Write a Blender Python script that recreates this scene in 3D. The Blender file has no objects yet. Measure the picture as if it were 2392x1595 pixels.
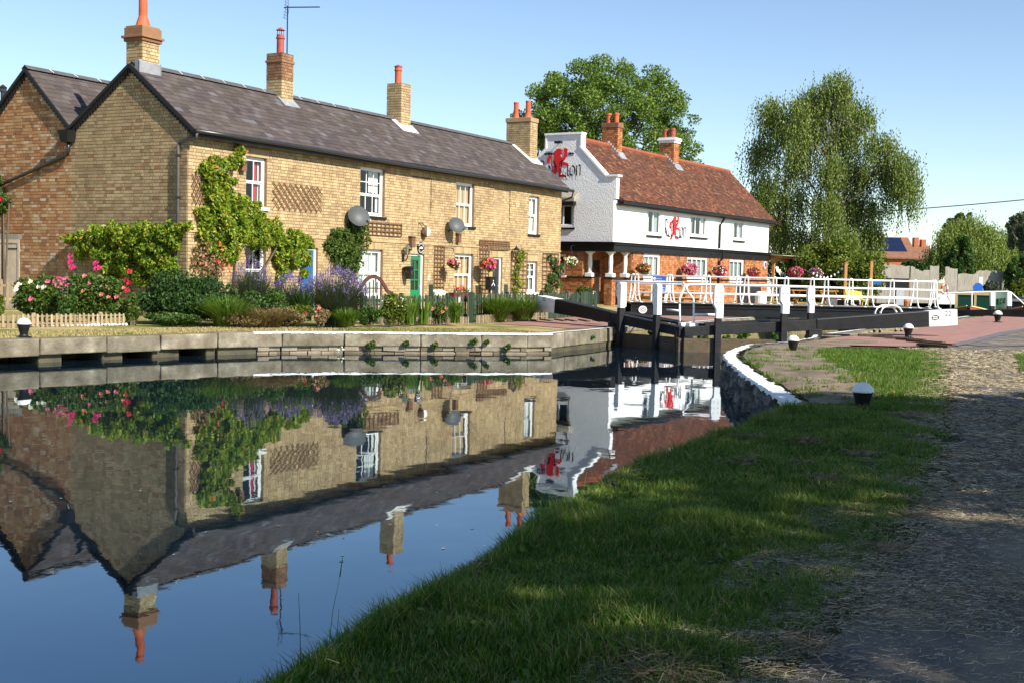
import bpy, math, random
import numpy as np
from mathutils import Matrix, Vector

random.seed(7); RNG = np.random.default_rng(7)
S = bpy.context.scene
COL = S.collection

# ---------------------------------------------------------------- camera
CH = 1.85                                   # eye height above the canal water (water = z 0)
PW, PH, FP = 2392., 1595., 2907.            # photograph size and focal length in its pixels
PITCH, ROLL = .05582, .02197
_c, _s = math.cos(ROLL), math.sin(ROLL); _cp, _sp = math.cos(PITCH), math.sin(PITCH)
cam = bpy.data.cameras.new('camera'); cam_o = bpy.data.objects.new('camera', cam); COL.objects.link(cam_o)
cam.sensor_width = 36; cam.lens = FP / PW * 36; cam.clip_end = 6000; cam.clip_start = .05
_R = Vector((1, 0, 0)); _U = Vector((0, _sp, _cp)); _F = Vector((0, _cp, -_sp))
_r = _R * _c + _U * _s; _u = -_R * _s + _U * _c
cam_o.matrix_world = Matrix(((_r.x, _u.x, -_F.x, 0), (_r.y, _u.y, -_F.y, 0), (_r.z, _u.z, -_F.z, CH), (0, 0, 0, 1)))
S.camera = cam_o
S.render.resolution_x, S.render.resolution_y = 1024, 682

# ---------------------------------------------------------------- sky, sun, exposure
TH = math.radians(28.45)                    # direction of the canal side and the cottage fronts
D1 = Vector((math.sin(TH), math.cos(TH), 0)); D2 = Vector((-math.cos(TH), math.sin(TH), 0))
SUN_EL = math.radians(36)
_a = math.radians(13)
SH = (-D2) * math.cos(_a) - D1 * math.sin(_a)   # horizontal direction towards the sun
w = bpy.data.worlds.new('World'); S.world = w; w.use_nodes = True
sky = w.node_tree.nodes.new('ShaderNodeTexSky'); sky.sky_type = 'NISHITA'; sky.sun_disc = False
sky.sun_elevation = SUN_EL; sky.sun_rotation = math.atan2(SH.x, SH.y)
sky.altitude = 80; sky.air_density = .85; sky.dust_density = 0.15; sky.ozone_density = 1.5
bg = w.node_tree.nodes['Background']; bg.inputs['Strength'].default_value = .086
w.node_tree.links.new(sky.outputs[0], bg.inputs[0])
sun = bpy.data.lights.new('sun', 'SUN'); sun.energy = 4.4; sun.angle = math.radians(.53); sun.color = (1, .93, .82)
sun_o = bpy.data.objects.new('sun', sun); COL.objects.link(sun_o)
sd = Vector((SH.x * math.cos(SUN_EL), SH.y * math.cos(SUN_EL), math.sin(SUN_EL)))
sun_o.rotation_euler = sd.to_track_quat('Z', 'Y').to_euler(); sun_o.location = sd * 60
S.view_settings.view_transform = 'Standard'; S.view_settings.look = 'None'
S.view_settings.exposure = 1.05; S.view_settings.gamma = 1; S.view_settings.use_curve_mapping = False

# ---------------------------------------------------------------- photograph measurements -> real places
def ray(px, py):
    a = (px - PW / 2) / FP; b = (py - PH / 2) / FP
    R = _c * a + _s * b; D = -_s * a + _c * b
    return (R, _cp - D * _sp, -_sp - D * _cp)
def onz(px, py, z):
    r = ray(px, py); t = (z - CH) / r[2]; return Vector((r[0] * t, r[1] * t, z))
def atY(px, py, Y):
    r = ray(px, py); t = Y / r[1]; return Vector((r[0] * t, Y, CH + r[2] * t))
class Frame:                                # a building's own axes: x along its front, y into it
    def __init__(s, th, O):
        s.th = th; s.d1 = (math.sin(th), math.cos(th)); s.d2 = (-math.cos(th), math.sin(th)); s.O = O
        s.rz = math.atan2(s.d1[1], s.d1[0])
    def fac(s, px, py, y=0):
        r = ray(px, py); t = (y + s.O[0] * s.d2[0] + s.O[1] * s.d2[1]) / (r[0] * s.d2[0] + r[1] * s.d2[1])
        P = (r[0] * t - s.O[0], r[1] * t - s.O[1]); return P[0] * s.d1[0] + P[1] * s.d1[1], CH + r[2] * t
    def gab(s, px, py, x=0):
        r = ray(px, py); t = (x + s.O[0] * s.d1[0] + s.O[1] * s.d1[1]) / (r[0] * s.d1[0] + r[1] * s.d1[1])
        P = (r[0] * t - s.O[0], r[1] * t - s.O[1]); return P[0] * s.d2[0] + P[1] * s.d2[1], CH + r[2] * t
    def w(s, x, y, z=0): return Vector((s.O[0] + s.d1[0] * x + s.d2[0] * y, s.O[1] + s.d1[1] * x + s.d2[1] * y, z))
    def l(s, P):
        q = (P[0] - s.O[0], P[1] - s.O[1]); return (q[0] * s.d1[0] + q[1] * s.d1[1], q[0] * s.d2[0] + q[1] * s.d2[1], P[2])

# ---------------------------------------------------------------- mesh helpers
class MB:
    def __init__(s): s.v = []; s.f = []; s.r = []; s.m = []
    def face(s, pts, r=0, m=0):
        n = len(s.v); s.v += [tuple(p) for p in pts]; s.f.append(tuple(range(n, n + len(pts)))); s.r.append(r); s.m.append(m); return s
    def hexa(s, p, r=0, m=0, skip=()):
        n = len(s.v); s.v += [tuple(q) for q in p]
        for k, f in enumerate(((0, 3, 2, 1), (4, 5, 6, 7), (0, 1, 5, 4), (1, 2, 6, 5), (2, 3, 7, 6), (3, 0, 4, 7))):
            if k in skip: continue
            s.f.append(tuple(n + i for i in f)); s.r.append(r); s.m.append(m)
        return s
    def box(s, x0, y0, z0, x1, y1, z1, r=0, m=0, skip=()):
        return s.hexa([(x0, y0, z0), (x1, y0, z0), (x1, y1, z0), (x0, y1, z0), (x0, y0, z1), (x1, y0, z1), (x1, y1, z1), (x0, y1, z1)], r, m, skip)
    def bar(s, p0, p1, w, h, r=0, m=0, up=(0, 0, 1), w1=None, h1=None):   # box from p0 to p1 (centre line)
        p0 = Vector(p0); p1 = Vector(p1); d = (p1 - p0).normalized(); up = Vector(up)
        if abs(d.dot(up)) > .99: up = Vector((0, 1, 0))
        sx = d.cross(up).normalized(); uz = sx.cross(d)
        w1 = w if w1 is None else w1; h1 = h if h1 is None else h1
        q = []
        for P, ww, hh in ((p0, w, h), (p1, w1, h1)):
            q.append([P - sx * ww / 2 - uz * hh / 2, P + sx * ww / 2 - uz * hh / 2, P + sx * ww / 2 + uz * hh / 2, P - sx * ww / 2 + uz * hh / 2])
        return s.hexa([q[0][0], q[0][1], q[1][1], q[1][0], q[0][3], q[0][2], q[1][2], q[1][3]], r, m)
    def tube(s, pts, rad, n=8, r=0, m=0, cap=True):
        pts = [Vector(p) for p in pts]; k = len(pts)
        rad = [rad] * k if not hasattr(rad, '__len__') else rad
        b = len(s.v); ref = Vector((0, 0, 1))
        for i, p in enumerate(pts):
            d = (pts[min(i + 1, k - 1)] - pts[max(i - 1, 0)]).normalized()
            rr = ref if abs(d.dot(ref)) < .95 else Vector((1, 0, 0))
            a = d.cross(rr).normalized(); c = a.cross(d)
            for j in range(n):
                t = 2 * math.pi * j / n; s.v.append(tuple(p + (a * math.cos(t) + c * math.sin(t)) * rad[i]))
        for i in range(k - 1):
            for j in range(n):
                j2 = (j + 1) % n; s.f.append((b + i * n + j, b + i * n + j2, b + (i + 1) * n + j2, b + (i + 1) * n + j)); s.r.append(r); s.m.append(m)
        if cap:
            s.f.append(tuple(b + j for j in range(n - 1, -1, -1))); s.f.append(tuple(b + (k - 1) * n + j for j in range(n))); s.r += [r, r]; s.m += [m, m]
        return s
    def lathe(s, prof, c=(0, 0, 0), n=16, r=0, m=0, sx=1, sy=1):
        b = len(s.v); k = len(prof)
        for (rr, z) in prof:
            for j in range(n):
                t = 2 * math.pi * j / n; s.v.append((c[0] + rr * math.cos(t) * sx, c[1] + rr * math.sin(t) * sy, c[2] + z))
        for i in range(k - 1):
            for j in range(n):
                j2 = (j + 1) % n; s.f.append((b + i * n + j, b + i * n + j2, b + (i + 1) * n + j2, b + (i + 1) * n + j)); s.r.append(r); s.m.append(m)
        if prof[0][0] > 0: s.f.append(tuple(b + j for j in range(n - 1, -1, -1))); s.r.append(r); s.m.append(m)
        if prof[-1][0] > 0: s.f.append(tuple(b + (k - 1) * n + j for j in range(n))); s.r.append(r); s.m.append(m)
        return s
    def slab(s, poly, t, ax='y', a=0, r=0, m=0):   # polygon (u, z) extruded along ax from a to a+t
        f = {'y': lambda p, q: (p[0], q, p[1]), 'x': lambda p, q: (q, p[0], p[1]), 'z': lambda p, q: (p[0], p[1], q)}[ax]
        n = len(poly); s.face([f(p, a) for p in poly], r, m); s.face([f(p, a + t) for p in reversed(poly)], r, m)
        for i in range(n):
            p, q = poly[i], poly[(i + 1) % n]; s.face([f(p, a), f(p, a + t), f(q, a + t), f(q, a)], r, m)
        return s
    def mesh(s, name, fix=False):
        me = bpy.data.meshes.new(name); me.from_pydata(s.v, [], s.f)
        at = me.attributes.new('rnd', 'FLOAT', 'FACE'); at.data.foreach_set('value', np.array(s.r, dtype=np.float32))
        if any(s.m): me.polygons.foreach_set('material_index', np.array(s.m, dtype=np.int32))
        me.update()
        if fix:
            import bmesh
            bm = bmesh.new(); bm.from_mesh(me); bmesh.ops.recalc_face_normals(bm, faces=bm.faces); bm.to_mesh(me); bm.free()
        return me
    def build(s, name, mat, parent=None, loc=None, rz=None, smooth=False, bevel=0, fix=True):
        return put(name, s.mesh(name, fix), mat, parent, loc, rz, smooth, bevel)
def put(name, me, mat, parent=None, loc=None, rz=None, smooth=False, bevel=0):
    if mat is not None and not len(me.materials):
        for q in (mat if isinstance(mat, (list, tuple)) else [mat]): me.materials.append(q)
    o = bpy.data.objects.new(name, me); COL.objects.link(o)
    if parent: o.parent = parent
    if loc is not None: o.location = loc
    if rz is not None: o.rotation_euler = (0, 0, rz)
    if smooth: me.polygons.foreach_set('use_smooth', np.ones(len(me.polygons), dtype=bool))
    if bevel:
        b = o.modifiers.new('bevel', 'BEVEL'); b.width = bevel; b.segments = 2; b.limit_method = 'ANGLE'
    return o
def npmesh(name, V, Q, rnd, mat, parent=None, k=4):
    me = bpy.data.meshes.new(name); n = len(Q)
    me.vertices.add(len(V)); me.vertices.foreach_set('co', V.astype(np.float32).ravel())
    me.loops.add(n * k); me.loops.foreach_set('vertex_index', Q.astype(np.int32).ravel())
    me.polygons.add(n); me.polygons.foreach_set('loop_start', np.arange(0, n * k, k, dtype=np.int32)); me.polygons.foreach_set('loop_total', np.full(n, k, dtype=np.int32))
    at = me.attributes.new('rnd', 'FLOAT', 'FACE'); at.data.foreach_set('value', rnd.astype(np.float32))
    me.update(calc_edges=True); return put(name, me, mat, parent)
def tag(o, label=None, cat=None, group=None, kind=None):
    if label: o['label'] = label
    if cat: o['category'] = cat
    if group: o['group'] = group
    if kind: o['kind'] = kind
    return o
def thing(name, label, cat, loc=(0, 0, 0), rz=0, group=None):
    o = bpy.data.objects.new(name, None); COL.objects.link(o); o.location = loc; o.rotation_euler = (0, 0, rz); o.empty_display_size = .2
    return tag(o, label, cat, group)
def struct(o): o['kind'] = 'structure'; return o
def stuff(o): o['kind'] = 'stuff'; return o
def inst(name, me, parent, loc, rot=(0, 0, 0), sc=(1, 1, 1)):
    o = bpy.data.objects.new(name, me); COL.objects.link(o); o.parent = parent; o.location = loc; o.rotation_euler = rot; o.scale = sc; return o
def copy_tree(o, parent=None):
    c = o.copy(); COL.objects.link(c); c.parent = parent
    for ch in o.children: copy_tree(ch, c)
    return c

# ---------------------------------------------------------------- materials
def ramp(nt, stops, fac):
    n = nt.nodes.new('ShaderNodeValToRGB'); e = n.color_ramp.elements
    while len(e) < len(stops): e.new(.5)
    for q, (p, c) in zip(e, stops): q.position = p; q.color = (*c, 1)
    nt.links.new(fac, n.inputs[0]); return n.outputs[0]
def noise(nt, scale, detail=3, vec=None, rough=.55):
    n = nt.nodes.new('ShaderNodeTexNoise'); n.inputs['Scale'].default_value = scale; n.inputs['Detail'].default_value = detail; n.inputs['Roughness'].default_value = rough
    if vec is not None: nt.links.new(vec, n.inputs['Vector'])
    return n.outputs['Fac']
def math2(nt, op, a, b, clamp=False):
    n = nt.nodes.new('ShaderNodeMath'); n.operation = op; n.use_clamp = clamp
    for i, q in enumerate((a, b)):
        if isinstance(q, (int, float)): n.inputs[i].default_value = q
        else: nt.links.new(q, n.inputs[i])
    return n.outputs[0]
def mixc(nt, fac, a, b, mode='MIX'):
    n = nt.nodes.new('ShaderNodeMix'); n.data_type = 'RGBA'; n.blend_type = mode
    for i, q in ((0, fac), (6, a), (7, b)):
        if isinstance(q, (int, float)): n.inputs[i].default_value = q
        elif isinstance(q, tuple): n.inputs[i].default_value = (*q, 1)
        else: nt.links.new(q, n.inputs[i])
    return n.outputs[2]
def mapr(nt, v, a, b, c=0, d=1):
    n = nt.nodes.new('ShaderNodeMapRange'); nt.links.new(v, n.inputs[0])
    for i, q in zip((1, 2, 3, 4), (a, b, c, d)): n.inputs[i].default_value = q
    return n.outputs[0]
MATS = {}
def M(name, cols, scale=6, rough=.8, bump=0, bscale=60, attr=False, spec=.3, metal=0, dirt=0, dscale=1.2, dcol=None, stretch=None, transl=0, jit=.25, objvar=0, patch=None, pscale=.6):
    m = bpy.data.materials.new(name); m.use_nodes = True; nt = m.node_tree; b = nt.nodes['Principled BSDF']
    g = nt.nodes.new('ShaderNodeNewGeometry'); pos = g.outputs['Position']
    if stretch:
        mp = nt.nodes.new('ShaderNodeMapping'); mp.inputs['Scale'].default_value = stretch; nt.links.new(pos, mp.inputs[0]); pos2 = mp.outputs[0]
    else: pos2 = pos
    if isinstance(cols, tuple): cols = [(0, tuple(q * (1 - jit) for q in cols)), (1, tuple(min(1, q * (1 + jit)) for q in cols))]
    if attr:
        a = nt.nodes.new('ShaderNodeAttribute'); a.attribute_name = 'rnd'
        oi = nt.nodes.new('ShaderNodeObjectInfo')
        f = math2(nt, 'FRACT', math2(nt, 'ADD', a.outputs['Fac'], oi.outputs['Random']), 0)
    else: f = mapr(nt, noise(nt, scale, 4, pos2), .25, .75)
    c = ramp(nt, cols, f)
    if patch:                                # a second set of colours in broad patches
        f2 = mapr(nt, noise(nt, pscale, 3, pos), .48, .62)
        c = mixc(nt, f2, c, ramp(nt, patch, f))
    if objvar:
        oi2 = nt.nodes.new('ShaderNodeObjectInfo'); k_ = mapr(nt, oi2.outputs['Random'], 0, 1, 1 - objvar, 1 + objvar); cx = nt.nodes.new('ShaderNodeVectorMath'); cx.operation = 'SCALE'; nt.links.new(c, cx.inputs[0]); nt.links.new(k_, cx.inputs['Scale']); c = cx.outputs[0]
    if dirt:
        d = mapr(nt, noise(nt, dscale, 5, pos, .65), .35, .75)
        c = mixc(nt, math2(nt, 'MULTIPLY', d, dirt), c, dcol or (.03, .028, .02))
    nt.links.new(c, b.inputs['Base Color'])
    b.inputs['Roughness'].default_value = rough; b.inputs['Metallic'].default_value = metal; b.inputs['Specular IOR Level'].default_value = spec
    if bump:
        bn = nt.nodes.new('ShaderNodeBump'); bn.inputs['Strength'].default_value = bump; bn.inputs['Distance'].default_value = .02
        nt.links.new(noise(nt, bscale, 4, pos2), bn.inputs['Height']); nt.links.new(bn.outputs[0], b.inputs['Normal'])
    if transl:
        t = nt.nodes.new('ShaderNodeBsdfTranslucent'); mx = nt.nodes.new('ShaderNodeMixShader'); mx.inputs[0].default_value = transl
        nt.links.new(mixc(nt, 1, c, (1.0, 1.0, .55), 'MULTIPLY'), t.inputs[0]); nt.links.new(b.outputs[0], mx.inputs[1]); nt.links.new(t.outputs[0], mx.inputs[2])
        nt.links.new(mx.outputs[0], nt.nodes['Material Output'].inputs[0])
    MATS[name] = m; return m
def leafM(name, cols, transl=.35, rough=.5): return M(name, cols, attr=True, rough=rough, spec=.35, transl=transl)

brick_cream = M('brick_cream', [(0, (.30, .212, .11)), (.15, (.385, .277, .142)), (.5, (.465, .342, .175)), (.85, (.53, .40, .215)), (.95, (.44, .285, .155)), (1, (.34, .20, .115))], attr=True, rough=.9, bump=.35, bscale=90, dirt=.6, dscale=1.0, dcol=(.20, .14, .085))
brick_gable = M('brick_gable', [(0, (.25, .175, .09)), (.2, (.335, .245, .13)), (.5, (.405, .30, .165)), (.82, (.475, .37, .215)), (.94, (.36, .22, .12)), (1, (.27, .13, .07))], attr=True, rough=.9, bump=.35, bscale=90, dirt=.7, dscale=.7, dcol=(.19, .13, .07))
brick_red = M('brick_red', [(0, (.24, .12, .07)), (.15, (.32, .145, .065)), (.4, (.41, .20, .09)), (.7, (.43, .265, .13)), (.9, (.46, .33, .19)), (1, (.55, .45, .33))], attr=True, rough=.9, bump=.35, bscale=90, dirt=.35, dscale=1.1, dcol=(.16, .10, .05))
brick_pub = M('brick_pub', [(0, (.26, .085, .03)), (.5, (.40, .15, .055)), (1, (.52, .235, .10))], attr=True, rough=.9, bump=.3, bscale=90, dirt=.2)
brick_stack = M('brick_stack', [(0, (.20, .09, .045)), (.5, (.27, .13, .065)), (1, (.34, .19, .10))], attr=True, rough=.9, bump=.5, bscale=40, dirt=.6, dscale=4, dcol=(.12, .085, .05))
mortar = M('mortar', (.25, .185, .115), scale=8, rough=.95, bump=.4, dirt=.4, dcol=(.12, .09, .06))
mortar_red = M('mortar_red', (.33, .21, .12), scale=8, rough=.95, bump=.4, dirt=.3)
slate = M('slate', [(0, (.050, .040, .041)), (.3, (.066, .053, .053)), (.6, (.080, .064, .063)), (.9, (.096, .080, .079)), (1, (.12, .115, .125))], attr=True, rough=.7, bump=.3, bscale=30, spec=.25, dirt=.5, dscale=1.1, dcol=(.085, .068, .040))
ridge_tile = M('ridge_tile', (.085, .083, .085), scale=4, rough=.7, bump=.2)
clay_tile = M('clay_tile', [(0, (.055, .022, .014)), (.3, (.10, .034, .020)), (.6, (.145, .048, .026)), (.9, (.19, .07, .036)), (1, (.30, .15, .075))], attr=True, rough=.85, bump=.3, dirt=.65, dscale=1.0, dcol=(.06, .042, .026))
clay_ridge = M('clay_ridge', (.26, .075, .037), scale=3, rough=.8, bump=.2)
terracotta = M('terracotta', (.46, .105, .045), scale=3, rough=.7, bump=.15)
pot_red = M('pot_red', (.33, .07, .05), scale=3, rough=.6)
white_render = M('white_render', (.80, .80, .80), jit=.03, scale=3, rough=.9, bump=1.0, bscale=16, dirt=.2, dscale=1.1, dcol=(.55, .55, .52))
white_wall = M('white_wall', (.83, .83, .81), jit=.03, scale=3, rough=.85, bump=.25, bscale=14, dirt=.2, dscale=.9, dcol=(.55, .53, .48))
white_paint = M('white_paint', (.80, .80, .79), jit=.03, rough=.5, spec=.4, bump=.08, bscale=30, dirt=.22, dscale=4, dcol=(.48, .45, .39))
white_edge = M('white_edge', (.78, .78, .76), jit=.06, scale=9, rough=.8, bump=.5, bscale=40, dirt=.3, dscale=5, dcol=(.35, .32, .27))
black_paint = M('black_paint', (.009, .0095, .011), scale=9, rough=.45, spec=.22, bump=.12, bscale=25, dirt=.4, dscale=4, dcol=(.028, .027, .025))
black_wood = M('black_wood', (.013, .0135, .0155), scale=9, rough=.65, spec=.18, bump=.5, bscale=30, stretch=(1, 1, 1), dirt=.5, dscale=3, dcol=(.045, .043, .04))
old_wood = M('old_wood', (.10, .070, .043), scale=5, rough=.9, bump=.7, bscale=30, dirt=.6, dscale=3, dcol=(.03, .028, .018))
gutter_m = M('gutter_black', (.022, .022, .024), rough=.35, spec=.5)
pipe_m = M('pipe_grey', (.10, .085, .085), rough=.5)
lead = M('lead_flashing', (.26, .27, .29), scale=5, rough=.55, dirt=.3, dcol=(.12, .12, .12))
cement = M('cement_flashing', (.62, .60, .56), scale=5, rough=.9, bump=.3, dirt=.35, dcol=(.3, .28, .24))
curtain_w = M('curtain_white', (.72, .72, .70), jit=.08, scale=3, rough=.9, stretch=(14, 14, .3))
curtain_r = M('curtain_red', (.42, .03, .05), scale=3, rough=.9, stretch=(14, 14, .3))
curtain_g = M('curtain_grey', (.33, .37, .40), scale=3, rough=.9, stretch=(14, 14, .3))
blind_tan = M('blind_tan', (.50, .33, .17), jit=.1, scale=3, rough=.85, stretch=(.4, .4, 30))
blind_pale = M('blind_pale', (.62, .68, .66), jit=.05, scale=3, rough=.9, stretch=(9, 9, .2))
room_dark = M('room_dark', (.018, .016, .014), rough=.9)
door_blue = M('door_blue', (.012, .09, .27), jit=.1, rough=.45, spec=.5)
door_green = M('door_green', (.008, .17, .07), jit=.1, rough=.4, spec=.5)
door_grey = M('door_grey', (.022, .023, .027), jit=.1, rough=.45, spec=.5)
timber_pale = M('timber_pale', (.60, .50, .37), scale=6, rough=.85, bump=.4, stretch=(9, 9, 1), dirt=.25, dcol=(.25, .19, .12))
timber_grey = M('timber_grey', [(0, (.22, .19, .15)), (1, (.46, .42, .35))], scale=3, rough=.9, bump=.5, stretch=(7, 7, .5), dirt=.35, dcol=(.13, .11, .08))
timber_warm = M('timber_warm', (.42, .21, .07), scale=4, rough=.7, bump=.3, stretch=(7, 7, .6))
picket_m = M('picket_weathered', [(0, (.21, .155, .09)), (1, (.37, .29, .18))], attr=True, rough=.9, bump=.4)
picket_green = M('picket_green', [(0, (.018, .038, .022)), (.7, (.034, .062, .036)), (1, (.10, .10, .07))], attr=True, rough=.8, bump=.3)
trellis_m = M('trellis_brown', (.16, .085, .045), rough=.8, bump=.3)
bench_m = M('bench_brown', (.085, .032, .024), rough=.5)
stone = M('stone', [(0, (.10, .085, .06)), (.4, (.19, .165, .12)), (.7, (.26, .23, .17)), (1, (.38, .34, .265))], scale=3.4, rough=.95, bump=1.0, bscale=22, spec=.1, dirt=.85, dscale=1.6, dcol=(.10, .078, .05), objvar=.22)
stone_dark = M('stone_wet', [(0, (.035, .030, .02)), (1, (.12, .095, .06))], scale=3, rough=.8, bump=.8, bscale=20, dirt=.6, dscale=3, dcol=(.05, .055, .015))
rubble = M('rubble', [(0, (.13, .10, .065)), (.5, (.22, .175, .12)), (1, (.30, .25, .18))], attr=True, rough=.9, bump=.9, bscale=25, dirt=.6, dscale=3, dcol=(.06, .05, .025))
moss_wall = M('mossy_wall', [(0, (.06, .055, .02)), (.5, (.15, .12, .05)), (1, (.24, .19, .10))], scale=2, rough=.9, bump=.8, bscale=20)
cobble_m = M('cobble_white', (.62, .60, .55), scale=4, rough=.9, bump=.3)
lawn_m = M('lawn', [(0, (.10, .125, .03)), (.35, (.20, .20, .06)), (.6, (.36, .285, .13)), (1, (.50, .39, .20))], scale=.8, rough=1, bump=.9, bscale=70, spec=.1)
bank_m = M('bank_soil', [(0, (.020, .030, .008)), (.5, (.045, .055, .016)), (1, (.095, .075, .035))], scale=2.5, rough=1, bump=.9, bscale=50, spec=.1)
far_grass = M('far_grass', [(0, (.06, .085, .02)), (1, (.16, .15, .05))], scale=.6, rough=1, spec=.1)
path_m = M('path', [(0, (.085, .080, .084)), (.4, (.135, .122, .112)), (.7, (.21, .178, .138)), (1, (.31, .255, .18))], scale=3.2, rough=.95, bump=.55, bscale=160, spec=.15, stretch=(1, .55, 1))
paving_m = M('paving_red', [(0, (.235, .115, .095)), (1, (.37, .205, .175))], scale=2.2, rough=.9, bump=.4, bscale=40, dirt=.3, dcol=(.2, .15, .11))
edging_m = M('paving_edge', (.13, .125, .135), scale=3, rough=.9, bump=.3)
soil_m = M('worn_soil', [(0, (.10, .075, .05)), (1, (.27, .215, .15))], scale=2, rough=1, bump=.8, bscale=40)
hay_m = M('hay', [(0, (.14, .115, .07)), (.5, (.32, .26, .16)), (1, (.58, .50, .34))], attr=True, rough=.8, spec=.2)
grass_m = leafM('grass_blades', [(0, (.045, .115, .009)), (.45, (.085, .185, .014)), (.75, (.155, .25, .03)), (.92, (.27, .25, .08)), (1, (.42, .35, .17))], .4)
grass_l = leafM('grass_dry', [(0, (.08, .13, .025)), (.4, (.19, .20, .05)), (.7, (.42, .34, .15)), (1, (.56, .45, .23))], .3)
leaf_wist = leafM('leaf_wisteria', [(0, (.06, .13, .010)), (.4, (.14, .26, .016)), (.75, (.30, .38, .03)), (.93, (.42, .38, .05)), (1, (.42, .20, .05))])
leaf_yel = leafM('leaf_yellow_green', [(0, (.045, .09, .01)), (.5, (.11, .16, .014)), (1, (.22, .24, .035))])
leaf_dark = leafM('leaf_dark', [(0, (.018, .052, .010)), (.6, (.036, .092, .018)), (1, (.075, .135, .03))])
leaf_mid = leafM('leaf_mid', [(0, (.028, .075, .012)), (.6, (.066, .14, .024)), (1, (.13, .20, .04))])
leaf_rose = leafM('leaf_rose', [(0, (.028, .066, .010)), (.6, (.070, .14, .018)), (.95, (.16, .21, .035)), (1, (.27, .15, .05))])
leaf_ash = leafM('leaf_ash', [(0, (.055, .115, .014)), (.5, (.12, .21, .026)), (1, (.22, .30, .06))])
leaf_birch = leafM('leaf_birch', [(0, (.060, .105, .014)), (.6, (.15, .21, .034)), (1, (.28, .32, .085))])
leaf_willow = leafM('leaf_willow', [(0, (.08, .13, .02)), (.5, (.17, .24, .04)), (1, (.30, .36, .09))])
leaf_lav = leafM('leaf_lavender', [(0, (.05, .075, .045)), (1, (.13, .15, .09))])
leaf_grass = leafM('leaf_grasses', [(0, (.05, .11, .012)), (.6, (.11, .21, .02)), (1, (.23, .30, .05))])
leaf_dry = leafM('leaf_dry', [(0, (.12, .08, .03)), (.5, (.26, .19, .08)), (1, (.42, .34, .18))])
lav_m = leafM('lavender_flower', [(0, (.11, .07, .22)), (.6, (.20, .14, .36)), (1, (.34, .26, .46))], .2)
def petal(n, c): return M(n, c, attr=True, rough=.6, transl=.2, jit=.3)
pink_m = petal('petal_pink', (.70, .16, .30)); red_m = petal('petal_red', (.55, .02, .05)); white_m = petal('petal_white', (.80, .76, .62))
orange_m = petal('petal_orange', (.72, .20, .06)); magenta_m = petal('petal_magenta', (.60, .03, .17)); salmon_m = petal('petal_salmon', (.75, .26, .20))
bark_m = M('bark', (.11, .085, .06), scale=5, rough=.95, bump=.8, bscale=14)
birch_bark = M('birch_bark', [(0, (.05, .045, .04)), (.55, (.16, .14, .12)), (1, (.50, .46, .40))], scale=4, rough=.8, stretch=(1, 1, 4))
steel = M('steel_grey', (.33, .35, .37), rough=.4, metal=.4)
galv = M('galvanised', (.42, .43, .44), rough=.5, metal=.3)
sign_blue = M('sign_blue', (.005, .085, .42), jit=.06, rough=.4, spec=.5)
boat_green = M('boat_green', (.004, .055, .03), jit=.1, rough=.3, spec=.5)
boat_cream = M('boat_cream', (.66, .50, .22), jit=.1, rough=.4)
boat_red = M('boat_red', (.30, .06, .03), jit=.1, rough=.45)
yellow_m = M('yellow_plastic', (.42, .29, .03), rough=.5)
orange_p = M('orange_plastic', (.45, .13, .05), rough=.5)
sign_red = M('sign_red', (.62, .018, .02), jit=.06, rough=.6)
sign_black = M('sign_black', (.012, .012, .013), rough=.6)
solar_m = M('solar_panel', (.008, .014, .045), rough=.15, spec=.6)
tile_brown = M('roof_brown', (.20, .10, .06), scale=3, rough=.9, bump=.5, bscale=8)
house_red = M('house_red', (.38, .13, .06), scale=4, rough=.9, bump=.3)
dish_m = M('dish_grey', (.075, .082, .085), jit=.06, rough=.5)
copper_m = M('lamp_green', (.10, .14, .11), rough=.6)
def glassM():
    m = bpy.data.materials.new('window_glass'); m.use_nodes = True; nt = m.node_tree; nt.nodes.remove(nt.nodes['Principled BSDF'])
    g = nt.nodes.new('ShaderNodeBsdfGlossy'); g.inputs['Roughness'].default_value = .02; t = nt.nodes.new('ShaderNodeBsdfTransparent'); t.inputs[0].default_value = (.86, .90, .88, 1)
    f = nt.nodes.new('ShaderNodeLayerWeight'); f.inputs[0].default_value = .5; fr = math2(nt, 'ADD', math2(nt, 'MULTIPLY', math2(nt, 'POWER', f.outputs['Facing'], 4), .9), .06); mx = nt.nodes.new('ShaderNodeMixShader')
    bn = nt.nodes.new('ShaderNodeBump'); bn.inputs['Strength'].default_value = .05; nt.links.new(noise(nt, 3, 1), bn.inputs['Height']); nt.links.new(bn.outputs[0], g.inputs['Normal'])
    nt.links.new(fr, mx.inputs[0]); nt.links.new(t.outputs[0], mx.inputs[1]); nt.links.new(g.outputs[0], mx.inputs[2]); nt.links.new(mx.outputs[0], nt.nodes['Material Output'].inputs[0]); return m
glass = glassM()
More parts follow.
